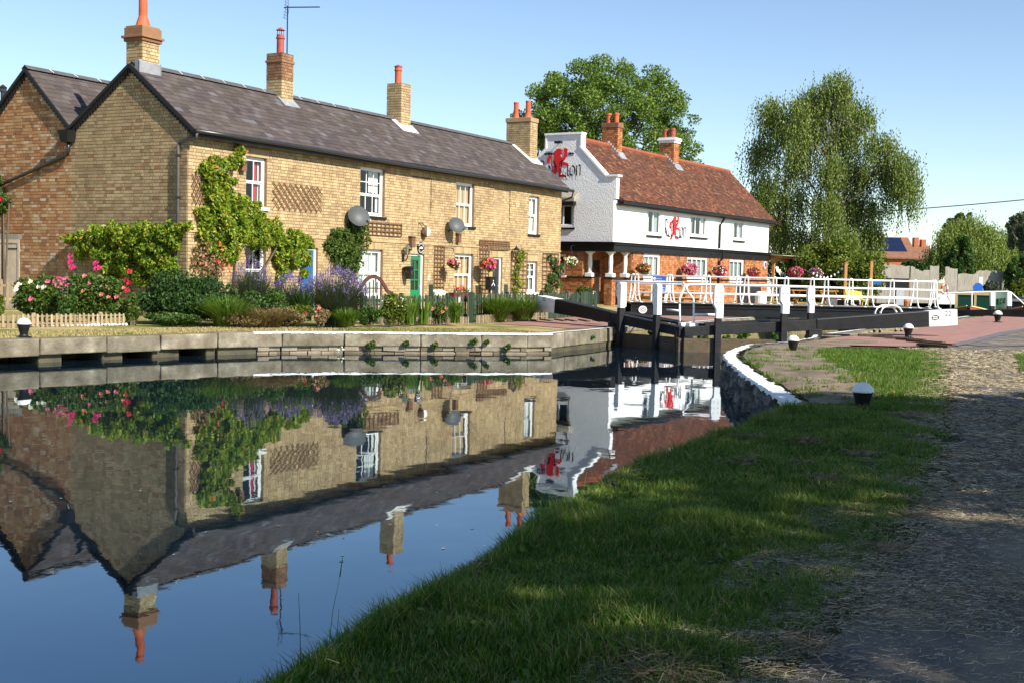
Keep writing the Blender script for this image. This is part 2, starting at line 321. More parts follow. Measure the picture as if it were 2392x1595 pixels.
def waterM():
    m = bpy.data.materials.new('canal_water'); m.use_nodes = True; nt = m.node_tree; b = nt.nodes['Principled BSDF']
    b.inputs['Base Color'].default_value = (.004, .010, .017, 1); b.inputs['Roughness'].default_value = .015; b.inputs['IOR'].default_value = 3.0; b.inputs['Specular Tint'].default_value = (.50, .80, 1.0, 1); b.inputs['Specular IOR Level'].default_value = .5
    g = nt.nodes.new('ShaderNodeNewGeometry'); mp = nt.nodes.new('ShaderNodeMapping'); mp.inputs['Rotation'].default_value = (0, 0, TH); mp.inputs['Scale'].default_value = (1.1, .8, 1)
    nt.links.new(g.outputs['Position'], mp.inputs[0])
    h = math2(nt, 'ADD', math2(nt, 'MULTIPLY', noise(nt, 1.3, 2, mp.outputs[0]), 1.0), math2(nt, 'MULTIPLY', noise(nt, 9, 2, mp.outputs[0]), .07))
    bn = nt.nodes.new('ShaderNodeBump'); bn.inputs['Strength'].default_value = .065; bn.inputs['Distance'].default_value = .03
    nt.links.new(h, bn.inputs['Height']); nt.links.new(bn.outputs[0], b.inputs['Normal']); return m
water_m = waterM()

# lettering as flat meshes (centred, 1 unit high)
_tm = {}
def textmesh(t):
    if t not in _tm:
        c = bpy.data.curves.new('lettering', 'FONT'); c.body = t; c.align_x = 'CENTER'; c.align_y = 'CENTER'; c.size = 1.4; c.extrude = .01; c.resolution_u = 3
        o = bpy.data.objects.new('lettering', c); COL.objects.link(o)
        me = bpy.data.meshes.new_from_object(o.evaluated_get(bpy.context.evaluated_depsgraph_get())); bpy.data.objects.remove(o); bpy.data.curves.remove(c); _tm[t] = me
    me = _tm[t].copy(); return me
def text(t, name, parent, loc, h, mat, rot): # rot: euler; text stands in its local xy plane
    me = textmesh(t); o = put(name, me, mat, parent, loc); o.rotation_euler = rot; o.scale = (h, h, h); return o

# ---------------------------------------------------------------- foliage helpers
def unit(n):
    v = RNG.normal(size=(n, 3)); return v / np.linalg.norm(v, axis=1)[:, None]
def leaf_quads(P, size, asp=.5, tdir=None, tmix=.5):
    n = len(P); t = unit(n)
    if tdir is not None: t = t * (1 - tmix) + np.asarray(tdir, float) * tmix; t /= np.linalg.norm(t, axis=1)[:, None]
    b = np.cross(t, unit(n)); b /= np.linalg.norm(b, axis=1)[:, None] + 1e-9
    L = t * size[:, None] * .5; B = b * (size * asp)[:, None] * .5
    V = np.stack([P - L, P + B, P + L, P - B], 1).reshape(-1, 3)
    return V, np.arange(4 * n).reshape(n, 4)
def foliage(name, P, size, mat, parent, asp=.5, tdir=None, tmix=.5, jit=.35):
    sz = size * (1 + jit * RNG.uniform(-1, 1, len(P))); V, Q = leaf_quads(P, sz, asp, tdir, tmix)
    return npmesh(name, V, Q, RNG.uniform(0, 1, len(P)), mat, parent)
def blob_pts(blobs, n, inner=.55):          # points in the outer part of ellipsoids, n shared by surface
    a = np.array([b[1][0] * b[1][2] + b[1][0] * b[1][1] for b in blobs]); a = a / a.sum(); out = []
    for (c, r), q in zip(blobs, a):
        k = max(4, int(n * q)); u = unit(k) * (RNG.uniform(inner ** 3, 1, k) ** (1 / 3))[:, None]; out.append(np.asarray(c, float) + u * np.asarray(r, float))
    return np.concatenate(out)
def cluster(c, r, k, sub=(.28, .45), zmin=-.5, inner=.45):  # small blobs that fill an ellipsoid unevenly
    out = []
    for _ in range(k):
        while True:
            u = unit(1)[0]
            if u[2] > zmin: break
        u = u * random.uniform(inner, .85); f = random.uniform(*sub)
        out.append((np.asarray(c) + u * np.asarray(r), np.asarray(r) * f * np.array([1, 1, random.uniform(.8, 1.1)])))
    return out
def rosette(n=9, r=.5):
    mb = MB()
    for k in range(n):
        a = 2.4 * k; q = r * (.35 + .65 * k / n); z = r * (.5 - .45 * k / n)
        for da in (-.45, .45): pass
        c, s_ = math.cos(a), math.sin(a); c1, s1 = math.cos(a - .55), math.sin(a - .55); c2, s2 = math.cos(a + .55), math.sin(a + .55)
        mb.face([(0, 0, z * .3 - .1 * r), (c1 * q * .8, s1 * q * .8, z), (c * q, s_ * q, z + .1 * r), (c2 * q * .8, s2 * q * .8, z)], r=k / n)
    return mb.mesh('flower')
_ros = {}
def flower(parent, loc, size, mat, face=(0, -1, .5)):
    if mat.name not in _ros: _ros[mat.name] = rosette(); _ros[mat.name].materials.append(mat)
    q = (Vector(face) + Vector((random.uniform(-.4, .4), random.uniform(-.3, .3), random.uniform(-.3, .3)))).to_track_quat('Z', 'Y').to_euler()
    return inst('flower', _ros[mat.name], parent, loc, q, (size, size, size))
def bush(name, label, cat, x0, x1, yt, yb, Y, mat, n, size, deep=.8, subs=16, group=None, asp=.5, stem=True, flowers=(), fsize=.09, pname='foliage'):
    xm = (x0 + x1) / 2; b = atY(xm, yb, Y); t = atY(xm, yt, Y); hw = (x1 - x0) / 2 / FP * Y; h = t.z - b.z
    o = thing(name, label, cat, (b.x, b.y, b.z), 0, group)
    bl = cluster((0, 0, h * .5), (hw * .95, hw * deep, h * .5), subs, zmin=-.95)
    bl.append(((0, 0, h * .42), (hw * .72, hw * deep * .7, h * .40)))
    foliage(pname, blob_pts(bl, int(n * 1.25)), size, mat, o, asp)
    if stem:
        mb = MB()
        for k in range(7):
            a = random.uniform(0, 6.28); mb.tube([(.08 * math.cos(a), .08 * math.sin(a), -.02), (hw * .35 * math.cos(a), hw * deep * .35 * math.sin(a), h * .45), (hw * .55 * math.cos(a), hw * deep * .5 * math.sin(a), h * .75)], [.02, .014, .006], 5)
        mb.build('stem', bark_m, o)
    for (fm, k) in flowers:
        for _ in range(k):
            u = unit(1)[0]; u[1] = -abs(u[1]); u[2] = abs(u[2]) * .9 - .15
            flower(o, (u[0] * hw * .95, u[1] * hw * deep * .95, h * .52 + u[2] * h * .5), fsize * random.uniform(.8, 1.25), fm)
    return o
def strands(n, c, r, zlow, length, step, jitter=.12, bunch=20):   # hanging twigs in bunches from the top of a crown
    P = []
    for _ in range(max(1, n // bunch)):
        u = unit(1)[0]; u[2] = abs(u[2]) * 1.1 - .1; q = random.uniform(.55, 1.0); p0 = np.asarray(c) + u * np.asarray(r) * q; L0 = random.uniform(*length)
        for _k in range(bunch):
            p = p0 + RNG.normal(size=3) * np.array([.36, .36, .3]); L = L0 * random.uniform(.5, 1.1); d = np.array([u[0], u[1], 0]) * .14; k = int(L / step)
            for i in range(k):
                f = i / max(1, k); p2 = p + d * f * L - np.array([0, 0, 1]) * L * f
                if p2[2] < zlow: break
                P.append(p2 + RNG.normal(size=3) * jitter * (1 - .55 * f))
    return np.array(P)

# ---------------------------------------------------------------- water
RQ = Vector((7.5, 30.75, 0)); LQ = Vector((2.85, 32.7, 0)); MIT = Vector((4.17, 30.35, 0))     # gate hinges and meeting point
mb = MB(); mb.face([(-400, -120, 0), (600, -120, 0), (600, 30.75, 0), (RQ.x, RQ.y, 0), (MIT.x, MIT.y, 0), (LQ.x, LQ.y, 0), (-400, 32.7, 0)])
struct(mb.build('water', water_m, fix=False))
LWZ = -.35; mb = MB(); mb.face([(600, 30.75, LWZ), (600, 700, LWZ), (-400, 700, LWZ), (-400, 32.7, LWZ), (LQ.x, LQ.y, LWZ), (MIT.x, MIT.y, LWZ), (RQ.x, RQ.y, LWZ)])
struct(mb.build('lock_water', water_m, fix=False))

# ---------------------------------------------------------------- left bank: coping edge, wall, ground
def cop_y(px): return float(np.interp(px, [-600, 0, 397, 610, 820, 984, 1233, 1290], [818, 793.7, 781.5, 776, 776.5, 778.5, 780.5, 780]))
CZ = .45
joints = [-640, -430, -240, -70, 94, 251, 376, 509, 659, 805, 984, 1126, 1233, 1291]
LP = [onz(p, cop_y(p), CZ) for p in joints]
lock_dir = Vector((.47, .883, 0)); lock_n = Vector((-.883, .47, 0))
wall = thing('canal_wall', 'weathered stone canal wall below the cottage gardens', 'canal wall', (LP[5].x, LP[5].y, 0))
def rel(P): return (P[0] - LP[5].x, P[1] - LP[5].y, P[2])
def stone_block(A, B, depth, z0, z1, name, mat, parent, bev=.025, jit=.012, relf=rel, n=None):
    A = Vector(A); B = Vector(B); d = (B - A).normalized(); nn = Vector((-d.y, d.x, 0)) if n is None else n
    j = lambda: Vector((random.uniform(-jit, jit), random.uniform(-jit, jit), random.uniform(-jit, jit) * .5))
    g = d * .008
    q = []
    for z in (z0, z1):
        for P in (A + g, B - g, B - g + nn * depth, A + g + nn * depth):
            v = Vector((P.x, P.y, z)) + j(); q.append(relf(v))
    return MB().hexa(q).build(name, mat, parent, bevel=bev)
for i in range(len(LP) - 1):
    A, B = LP[i], LP[i + 1]
    st = stone_block(A, B, .55, .15 + random.uniform(-.012, .012), CZ + random.uniform(-.008, .008), 'coping_stone', stone, wall)
    if joints[i] >= 590 or joints[i] == 509:
        d = (B - A).normalized(); nn = Vector((-d.y, d.x, 0)); k = 14; mbp = MB(); a0 = 0 if joints[i] != 509 else .55
        for q in range(k):
            f0, f1 = a0 + (1 - a0) * q / k, a0 + (1 - a0) * (q + 1) / k; P, Q = A.lerp(B, f0), A.lerp(B, f1); w0 = .13 + random.uniform(-.025, .02)
            z = CZ + .014
            mbp.face([rel((P + nn * .004).to_tuple()[:2] + (z,)), rel((Q + nn * .004).to_tuple()[:2] + (z,)), rel((Q + nn * w0).to_tuple()[:2] + (z,)), rel((P + nn * w0).to_tuple()[:2] + (z,))])
            mbp.face([rel((P - nn * .014).to_tuple()[:2] + (z - random.uniform(.03, .045),)), rel((Q - nn * .014).to_tuple()[:2] + (z - random.uniform(.03, .045),)), rel((Q + nn * .004).to_tuple()[:2] + (z,)), rel((P + nn * .004).to_tuple()[:2] + (z,))])
        mbp.build('painted_edge', white_edge, wall, fix=False)
# return of the wall into the lock
C1 = LP[-1]; C2 = Vector((1.25, 29.35, CZ)); C3 = Vector((1.6, 30.0, CZ)); C4 = Vector((LQ.x, LQ.y, CZ))
for A, B in ((C1, C2), (C2, C3), (C3, C3.lerp(C4, .5)), (C3.lerp(C4, .5), C4)):
    stone_block(A, B, .55, .12, CZ, 'coping_stone', stone, wall)
    d = (B - A).normalized(); nn = Vector((-d.y, d.x, 0)); z = CZ + .014
    stone_block(A + nn * .03, B + nn * .03, .5, -.6, .118, 'wall_stone', stone_dark, wall)
    MB().face([rel((*(P[:2]), z)) for P in (A + nn * .0, B + nn * .0, B + nn * .14, A + nn * .14)]).build('painted_edge', white_edge, wall, fix=False)
# under the coping: voids and piers on the left, rubble on the right
mbk = MB()
for i in range(len(LP) - 1):
    A, B = LP[i], LP[i + 1]; d = (B - A).normalized(); nn = Vector((-d.y, d.x, 0)); back = 1.0 if joints[i + 1] <= 520 else .09
    mbk.face([rel((*(A + nn * back)[:2], -.6)), rel((*(B + nn * back)[:2], -.6)), rel((*(B + nn * back)[:2], .2)), rel((*(A + nn * back)[:2], .2))])
P_, Q_ = LP[7], LP[7] + Vector((-(LP[8] - LP[7]).normalized().y, (LP[8] - LP[7]).normalized().x, 0)) * 1.0
mbk.face([rel((P_.x, P_.y, -.6)), rel((Q_.x, Q_.y, -.6)), rel((Q_.x, Q_.y, .2)), rel((P_.x, P_.y, .2))])
mbk.build('wall_backing', stone_dark, wall, fix=False)
for (a, b) in ((-620, -540), (-360, -290), (-150, -80), (-52, 2), (98, 158), (247, 299), (365, 428), (488, 543)):
    A, B = onz(a, cop_y(a), CZ), onz(b, cop_y(b), CZ); d = (B - A).normalized(); nn = Vector((-d.y, d.x, 0))
    stone_block(A + nn * .12, B + nn * .12, 1.0, -.5, .15, 'pier', stone_dark, wall, bev=.03, jit=.03)
unit_block = MB().box(-.5, 0, -.5, .5, .22, .5).mesh('rubble_block', True); unit_block.materials.append(rubble)
for i in range(len(joints) - 1):
    if joints[i] < 500: continue
    A, B = LP[i], LP[i + 1]
    if joints[i] == 509: A = A.lerp(B, .62)
    d = (B - A).normalized(); nn = Vector((-d.y, d.x, 0)); L = (B - A).length; ang = math.atan2(d.y, d.x)
    for row in range(2):
        x = 0; zc = .105 - row * .105
        while x < L - .06:
            w_ = min(random.uniform(.16, .42) * (1.6 if joints[i] > 700 else 1), L - x); h_ = random.uniform(.08, .10)
            P = A + d * (x + w_ / 2) + nn * (.05 + random.uniform(-.03, .03)); inst('rubble_block', unit_block, wall, rel((P.x, P.y, zc)), (0, random.uniform(-.03, .03), ang), (w_ - .015, 1, h_)); x += w_
# lock side walls
lockw = thing('lock_wall', 'mossy stone side wall of the lock chamber beyond the gates', 'lock wall', (LQ.x, LQ.y, 0))
def relL(P): return (P[0] - LQ.x, P[1] - LQ.y, P[2])
ENDL = LQ + lock_dir * 24; mbk = MB()
mbk.hexa([relL(p) for p in ((LQ.x, LQ.y, -.8), (ENDL.x, ENDL.y, -.8), (*(ENDL + lock_n * .6)[:2], -.8), (*(LQ + lock_n * .6)[:2], -.8), (LQ.x, LQ.y, .33), (ENDL.x, ENDL.y, .33), (*(ENDL + lock_n * .6)[:2], .33), (*(LQ + lock_n * .6)[:2], .33))])
mbk.build('wall_face', moss_wall, lockw)
for k in range(14):
    A = LQ + lock_dir * (k * 1.7); B = LQ + lock_dir * (k * 1.7 + 1.69); stone_block(A - lock_n * .03, B - lock_n * .03, .6, .325, CZ, 'coping_stone', stone, lockw, relf=relL, n=lock_n)
    MB().face([relL((*(P[:2]), CZ + .012)) for P in (A - lock_n * .03, B - lock_n * .03, B + lock_n * .12, A + lock_n * .12)]).build('painted_edge', white_edge, lockw, fix=False)

# right-hand approach wall: rough stone with a white painted top
RW = [(3.02, 12.9), (3.12, 13.9), (3.25, 15.6), (3.35, 17.46), (3.52, 19.5), (3.68, 21.2), (3.82, 22.2), (4.05, 23.2), (4.42, 24.4), (4.92, 25.8), (6.0, 27.16), (7.05, 29.2), (7.5, 30.75)]
RW = [Vector((*p, 0)) for p in RW]
appr = thing('approach_wall', 'rough grey stone wall with white painted top curving into the lock on the near bank', 'canal wall', (RW[3].x, RW[3].y, 0))
def relR(P): return (P[0] - RW[3].x, P[1] - RW[3].y, P[2])
cum = [0]
for a, b in zip(RW, RW[1:]): cum.append(cum[-1] + (b - a).length)
def along(s):
    s = max(0, min(cum[-1] - 1e-6, s)); k = max(i for i in range(len(cum) - 1) if cum[i] <= s); f = (s - cum[k]) / (cum[k + 1] - cum[k]); P = RW[k].lerp(RW[k + 1], f)
    d = (along_d(k + 1) * f + along_d(k) * (1 - f)).normalized(); return P, d, Vector((d.y, -d.x, 0))
def along_d(k):
    a = RW[max(0, k - 1)]; b = RW[min(len(RW) - 1, k + 1)]; return (b - a).normalized()
rough_block = []
for _ in range(6):
    j = lambda s=.09: random.uniform(-s, s)
    rough_block.append(MB().hexa([(x + j(), y + j(.2), z + j()) for (x, y, z) in ((-.5, -.5, -.5), (.5, -.5, -.5), (.5, .5, -.5), (-.5, .5, -.5), (-.5, -.5, .5), (.5, -.5, .5), (.5, .5, .5), (-.5, .5, .5))]).mesh('stone_block', True)); rough_block[-1].materials.append(M('wall_stone%d' % _, [(0, (.06, .055, .05)), (.6, (.17, .155, .14)), (1, (.30, .275, .24))], scale=9, rough=.95, bump=1, bscale=30) if _ == 0 else MATS['wall_stone0'])
for row in range(4):
    s_ = random.uniform(0, .2)
    while s_ < cum[-1] - .1:
        w_ = random.uniform(.16, .36) * (1 if s_ < 10.5 else 1.5); P, d, n_ = along(s_ + w_ / 2); P = P + n_ * (.11 + random.uniform(-.045, .03) - .02 * row)
        inst('stone_block', random.choice(rough_block), appr, relR((P.x, P.y, .33 - row * .125)), (random.uniform(-.06, .06), random.uniform(-.1, .1), math.atan2(d.y, d.x)), (w_, .26, .128)); s_ += w_
mbp = MB(); N = 150; prev = None
for k in range(N + 1):
    P, d, n_ = along(cum[-1] * k / N); wide = .20 if k < N * .66 else .10
    o_ = P - n_ * (.055 + random.uniform(-.03, .02)); i_ = P + n_ * (wide - .02 + random.uniform(-.04, .03)); dr = CZ - .012 - random.uniform(.0, .055)
    cur = [(o_.x, o_.y, dr), (o_.x + n_.x * .02, o_.y + n_.y * .02, CZ + .006), (i_.x, i_.y, CZ + .012)]
    if prev:
        for q in (0, 1): mbp.face([relR(prev[q]), relR(cur[q]), relR(cur[q + 1]), relR(prev[q + 1])])
    prev = cur
mbp.build('painted_top', white_edge, appr, smooth=True)
mbp = MB(); prev = None
for k in range(61):
    P, d, n_ = along(cum[-1] * k / 60); a = P + n_ * .12; b = P + n_ * .5
    if prev: mbp.face([relR((*prev[0][:2], -.7)), relR((*a[:2], -.7)), relR((*a[:2], CZ - .03)), relR((*prev[0][:2], CZ - .03))]); mbp.face([relR((*prev[0][:2], CZ - .03)), relR((*a[:2], CZ - .03)), relR((*b[:2], CZ - .03)), relR((*prev[1][:2], CZ - .03))])
    prev = (a, b)
mbp.build('wall_backing', stone_dark, appr, fix=False)
# right lock wall
ENDR = Vector((17.4, 48.6, 0)); dR = (ENDR - RQ).normalized(); nR = Vector((dR.y, -dR.x, 0))
lockr = thing('lock_wall', 'low lock side wall with a white painted edge along the red paving', 'lock wall', (RQ.x, RQ.y, 0))
def relQ(P): return (P[0] - RQ.x, P[1] - RQ.y, P[2])
for k in range(14):
    A = RQ + dR * (k * 1.6); B = RQ + dR * (k * 1.6 + 1.59)
    MB().hexa([relQ((*P[:2], z)) for z in (-.8, CZ) for P in (A, B, B + nR * .5, A + nR * .5)]).build('coping_stone', stone, lockr, bevel=.02)
    MB().face([relQ((*(P[:2]), CZ + .012)) for P in (A, B, B + nR * .13, A + nR * .13)]).build('painted_edge', white_edge, lockr, fix=False)

# the ground, left of the canal and beyond the lock
mb = MB(); GL = .44
inner = [LP[0] + D1 * -80 + D2 * .4]
for i, P in enumerate(LP):
    d = (LP[min(i + 1, len(LP) - 1)] - LP[max(i - 1, 0)]).normalized(); inner.append(P + Vector((-d.y, d.x, 0)) * .32)
inner += [C2 + lock_n * .3, C3 + lock_n * .3, Vector((*(LQ + lock_n * .35)[:2], 0)), ENDL + lock_n * .35, ENDL + Vector((-1.5, 5, 0)), ENDL + Vector((-1.5, 5, 0)) + lock_dir * 900]
mb.face([(p.x, p.y, GL) for p in inner] + [(-2500, 2500, GL), (-2500, -900, GL)])
E2 = [RQ + nR * .4 + dR * 1.5, ENDR + nR * .3, Vector((20.3, 54, 0)), Vector((25, 58.5, 0)), Vector((25, 58.5, 0)) + lock_dir * 900]
mb.face([(p.x, p.y, .42) for p in E2] + [(2500, 2000, .42), (2500, -900, .42), (39.5, -900, .42), (39.5, 31, .42)][::1])
struct(mb.build('ground', lawn_m, fix=False))

# near bank on the right as a height field
XE_Y = [-30, 1, 4.42, 6.17, 8.86, 11.6, 13.6, 13.9, 17.46, 20.3, 22.2, 23.3, 25.8, 27.16, 29.17, 30.75, 33]
XE_X = [-4.5, -1.75, -.82, -.19, .69, 1.98, 3.0, 3.12, 3.35, 3.6, 3.82, 4.08, 4.92, 6.0, 7.05, 7.5, 8.7]
def xedge(y): return np.interp(y, XE_Y, XE_X)
_pl = [onz(*p, .45) for p in ((1819, 1595), (1953, 1465), (2095, 1296), (2202, 1148), (2228, 1000), (2222, 900), (2215, 830))]; PL_Y = [-30, 0] + [p.y for p in _pl] + [26, 29]; PL_X = [-8, -.4] + [p.x for p in _pl] + [8.9, 10.2]
PWID_Y = [-30, 8, 14, 20, 24, 26, 29, 31]; PWID = [1.9, 1.75, 1.45, 1.1, 1.25, 2.2, 5.5, 8]
def path_l(y): return np.interp(y, PL_Y, PL_X)
def path_r(y): return path_l(y) + np.interp(y, PWID_Y, PWID)
from mathutils import noise as mnoise
def vnoise(x, y, sc, z=0): return np.array([mnoise.noise((a * sc, b * sc, z)) for a, b in zip(np.ravel(x), np.ravel(y))]).reshape(np.shape(x))
def bank_h(x, y, fine=True):
    sl = (xedge(y + .05) - xedge(y - .05)) / .1; d = (x - xedge(y)) / np.sqrt(1 + sl * sl)
    t = np.clip((d + .42) / .62, 0, 1); soft = -.35 + .79 * t * t * (3 - 2 * t) + .03 * np.clip(d, 0, 1)
    hard = np.where(d > .13, .435, -.6)
    f = np.clip((y - 13.3) / .8, 0, 1); h = soft * (1 - f) + hard * f
    if fine: h = h + np.where(d > .1, vnoise(x, y, 1.6) * .03 + vnoise(x, y, 6) * .012, vnoise(x, y, 5) * .04) * np.where(y > 25, .2, 1)
    return h, d
gx = np.concatenate([np.arange(-4, 12, .16), np.arange(12, 40.5, 1.0)]); gy = np.concatenate([np.arange(-14, 2, .8), np.arange(2, 31.5, .16)])
X, Y = np.meshgrid(gx, gy); Z, Dd = bank_h(X, Y); nx, ny = len(gx), len(gy)
V = np.stack([X, Y, Z], -1).reshape(-1, 3); I = np.arange(nx * ny).reshape(ny, nx)
Q = np.stack([I[:-1, :-1], I[:-1, 1:], I[1:, 1:], I[1:, :-1]], -1).reshape(-1, 4)
gb = npmesh('grass_bank', V, Q, np.zeros(len(Q)), bank_m); struct(gb); gb.data.polygons.foreach_set('use_smooth', np.ones(len(Q), dtype=bool))

def drape(name, mat, ys, xl, xr, nx, dz):   # a sheet laid over the bank between two edges
    V = []
    for y in ys:
        a, b = xl(y), xr(y); xs = np.linspace(a, b, nx); h, _ = bank_h(xs, np.full(nx, y)); h[0] -= .02; h[-1] -= .02
        V += [(x, y, q + dz) for x, q in zip(xs, h)]
    V = np.array(V); I = np.arange(len(V)).reshape(len(ys), nx); Q = np.stack([I[:-1, :-1], I[:-1, 1:], I[1:, 1:], I[1:, :-1]], -1).reshape(-1, 4)
    o = npmesh(name, V, Q, np.zeros(len(Q)), mat); struct(o); o.data.polygons.foreach_set('use_smooth', np.ones(len(Q), dtype=bool)); return o
_w = lambda y, k: .10 * mnoise.noise((y * 1.7, k, 0)) + .05 * mnoise.noise((y * 6, k, 3))
drape('towpath', path_m, np.arange(-13, 31, .12), lambda y: float(path_l(y)) + _w(y, 1), lambda y: float(path_r(y)) + _w(y, 7), 14, .012)
drape('worn_ground', soil_m, np.arange(13.9, 28.6, .12), lambda y: float(xedge(y)) + .3, lambda y: float(xedge(y)) + .3 + max(.15, float(np.interp(y, [13.8, 15, 18, 22, 24, 27], [.3, 1.0, 1.3, 1.5, 1.3, 1.6])) + 2 * _w(y, 4)), 16, .03)
# red paving beside the lock, with a dark edging course
pv = [onz(*p, .46) for p in ((1880, 798), (1955, 788), (2045, 779.5), (2118, 773.5))] + [ENDR + nR * .45 + dR * 6, ENDR + nR * 4 + dR * 7, ENDR + nR * 9 + dR * 4] + [onz(*p, .46) for p in ((2392, 768), (2340, 776), (2290, 788), (2240, 800), (2205, 806), (2120, 809), (1990, 806))]
mb = MB(); mb.face([(p.x, p.y, .462) for p in pv]); struct(mb.build('paving', paving_m, fix=False))
ed = [onz(*p, .46) for p in ((2450, 757), (2392, 768), (2340, 776), (2290, 788), (2240, 800), (2205, 806))]; mb = MB()
for a, b in zip(ed, ed[1:]):
    d = (b - a).normalized(); n_ = Vector((d.y, -d.x, 0)) * .30; mb.face([(a.x, a.y, .467), (b.x, b.y, .467), (b.x - n_.x, b.y - n_.y, .467), (a.x - n_.x, a.y - n_.y, .467)])
struct(mb.build('paving_edge', edging_m, fix=False))
mb = MB(); mb.face([(p.x, p.y, .459) for p in [onz(*q, .459) for q in ((2235, 803), (2290, 790), (2340, 778), (2392, 770), (2650, 722), (2800, 745), (2560, 790), (2420, 806), (2320, 809))]][::-1]); struct(mb.build('towpath', path_m, fix=False))
pv2 = [onz(*p, .45) for p in ((1150, 757), (1235, 749), (1330, 742), (1420, 735))] + [LQ + lock_n * .5 + lock_dir * 14, LQ + lock_n * .25 + lock_dir * 14, LQ + lock_n * .25] + [onz(*p, .45) for p in ((1400, 766), (1330, 768), (1255, 762))]
mb = MB(); mb.face([(p.x, p.y, .452) for p in pv2]); struct(mb.build('paving', paving_m, fix=False))

# ---------------------------------------------------------------- building helpers
def brick_rows(u0, u1, z0, z1, holes=(), limit=None, course=.091, st=.235, hd=.118):
    out = []; z = z0; row = 0
    while z < z1 - .02:
        zt = min(z + course, z1); zc = (z + zt) / 2; a, b = (u0, u1) if not limit else limit(zc)
        iv = [(a, b)]
        for (h0, h1, k0, k1) in holes:
            if k0 < zc < k1:
                nw = []
                for (p, q) in iv:
                    if h1 <= p or h0 >= q: nw.append((p, q)); continue
                    if h0 > p: nw.append((p, h0))
                    if h1 < q: nw.append((h1, q))
                iv = nw
        x = u0 - (row % 2) * .175 - .4; k = row
        cuts = []
        while x < u1 + .3:
            L = st if k % 2 == 0 else hd; L *= random.uniform(.96, 1.04); cuts.append((x, x + L)); x += L; k += 1
        for (p, q) in cuts:
            for (a_, b_) in iv:
                s_, e_ = max(p, a_), min(q, b_)
                if e_ - s_ > .035: out.append((s_, e_, z, zt))
        z = zt; row += 1
    return out
def wall_sheet(mb, u0, u1, z0, z1, holes, depth, sgn=1, fn=None):   # wall face with openings and their reveals; fn(u, d, z)
    us = sorted({u0, u1, *[h[0] for h in holes], *[h[1] for h in holes]}); zs = sorted({z0, z1, *[h[2] for h in holes], *[h[3] for h in holes]})
    us = [u for u in us if u0 <= u <= u1]; zs = [z for z in zs if z0 <= z <= z1]
    for a, b in zip(us, us[1:]):
        for c, d in zip(zs, zs[1:]):
            um, zm = (a + b) / 2, (c + d) / 2
            if any(h[0] < um < h[1] and h[2] < zm < h[3] for h in holes): continue
            mb.face([fn(a, 0, c), fn(b, 0, c), fn(b, 0, d), fn(a, 0, d)])
    for (a, b, c, d) in holes:
        for (p, q) in (((a, c), (a, d)), ((b, d), (b, c)), ((a, d), (b, d)), ((b, c), (a, c))):
            mb.face([fn(p[0], 0, p[1]), fn(q[0], 0, q[1]), fn(q[0], depth, q[1]), fn(p[0], depth, p[1])])
fY = lambda u, d, z: (u, d, z)
fX = lambda u, d, z: (d, u, z)
G_ = .0075
def brick_y(mb, b, y=0, pr=.013): mb.box(b[0] + G_, y - pr - random.uniform(0, .004), b[2] + G_, b[1] - G_, y + .01, b[3] - G_, r=random.random(), skip=(4,))
def brick_x(mb, b, x=0, pr=.013): mb.box(x - pr - random.uniform(0, .004), b[0] + G_, b[2] + G_, x + .01, b[1] - G_, b[3] - G_, r=random.random(), skip=(3,))
def soldiers(mb, x0, x1, z, h, y=0, pr=.015):
    n = max(2, int((x1 - x0) / .085)); 
    for k in range(n): a = x0 + (x1 - x0) * k / n; b = x0 + (x1 - x0) * (k + 1) / n; mb.box(a + .004, y - pr, z + .004, b - .004, y + .01, z + h - .004, r=random.random(), skip=(4,))
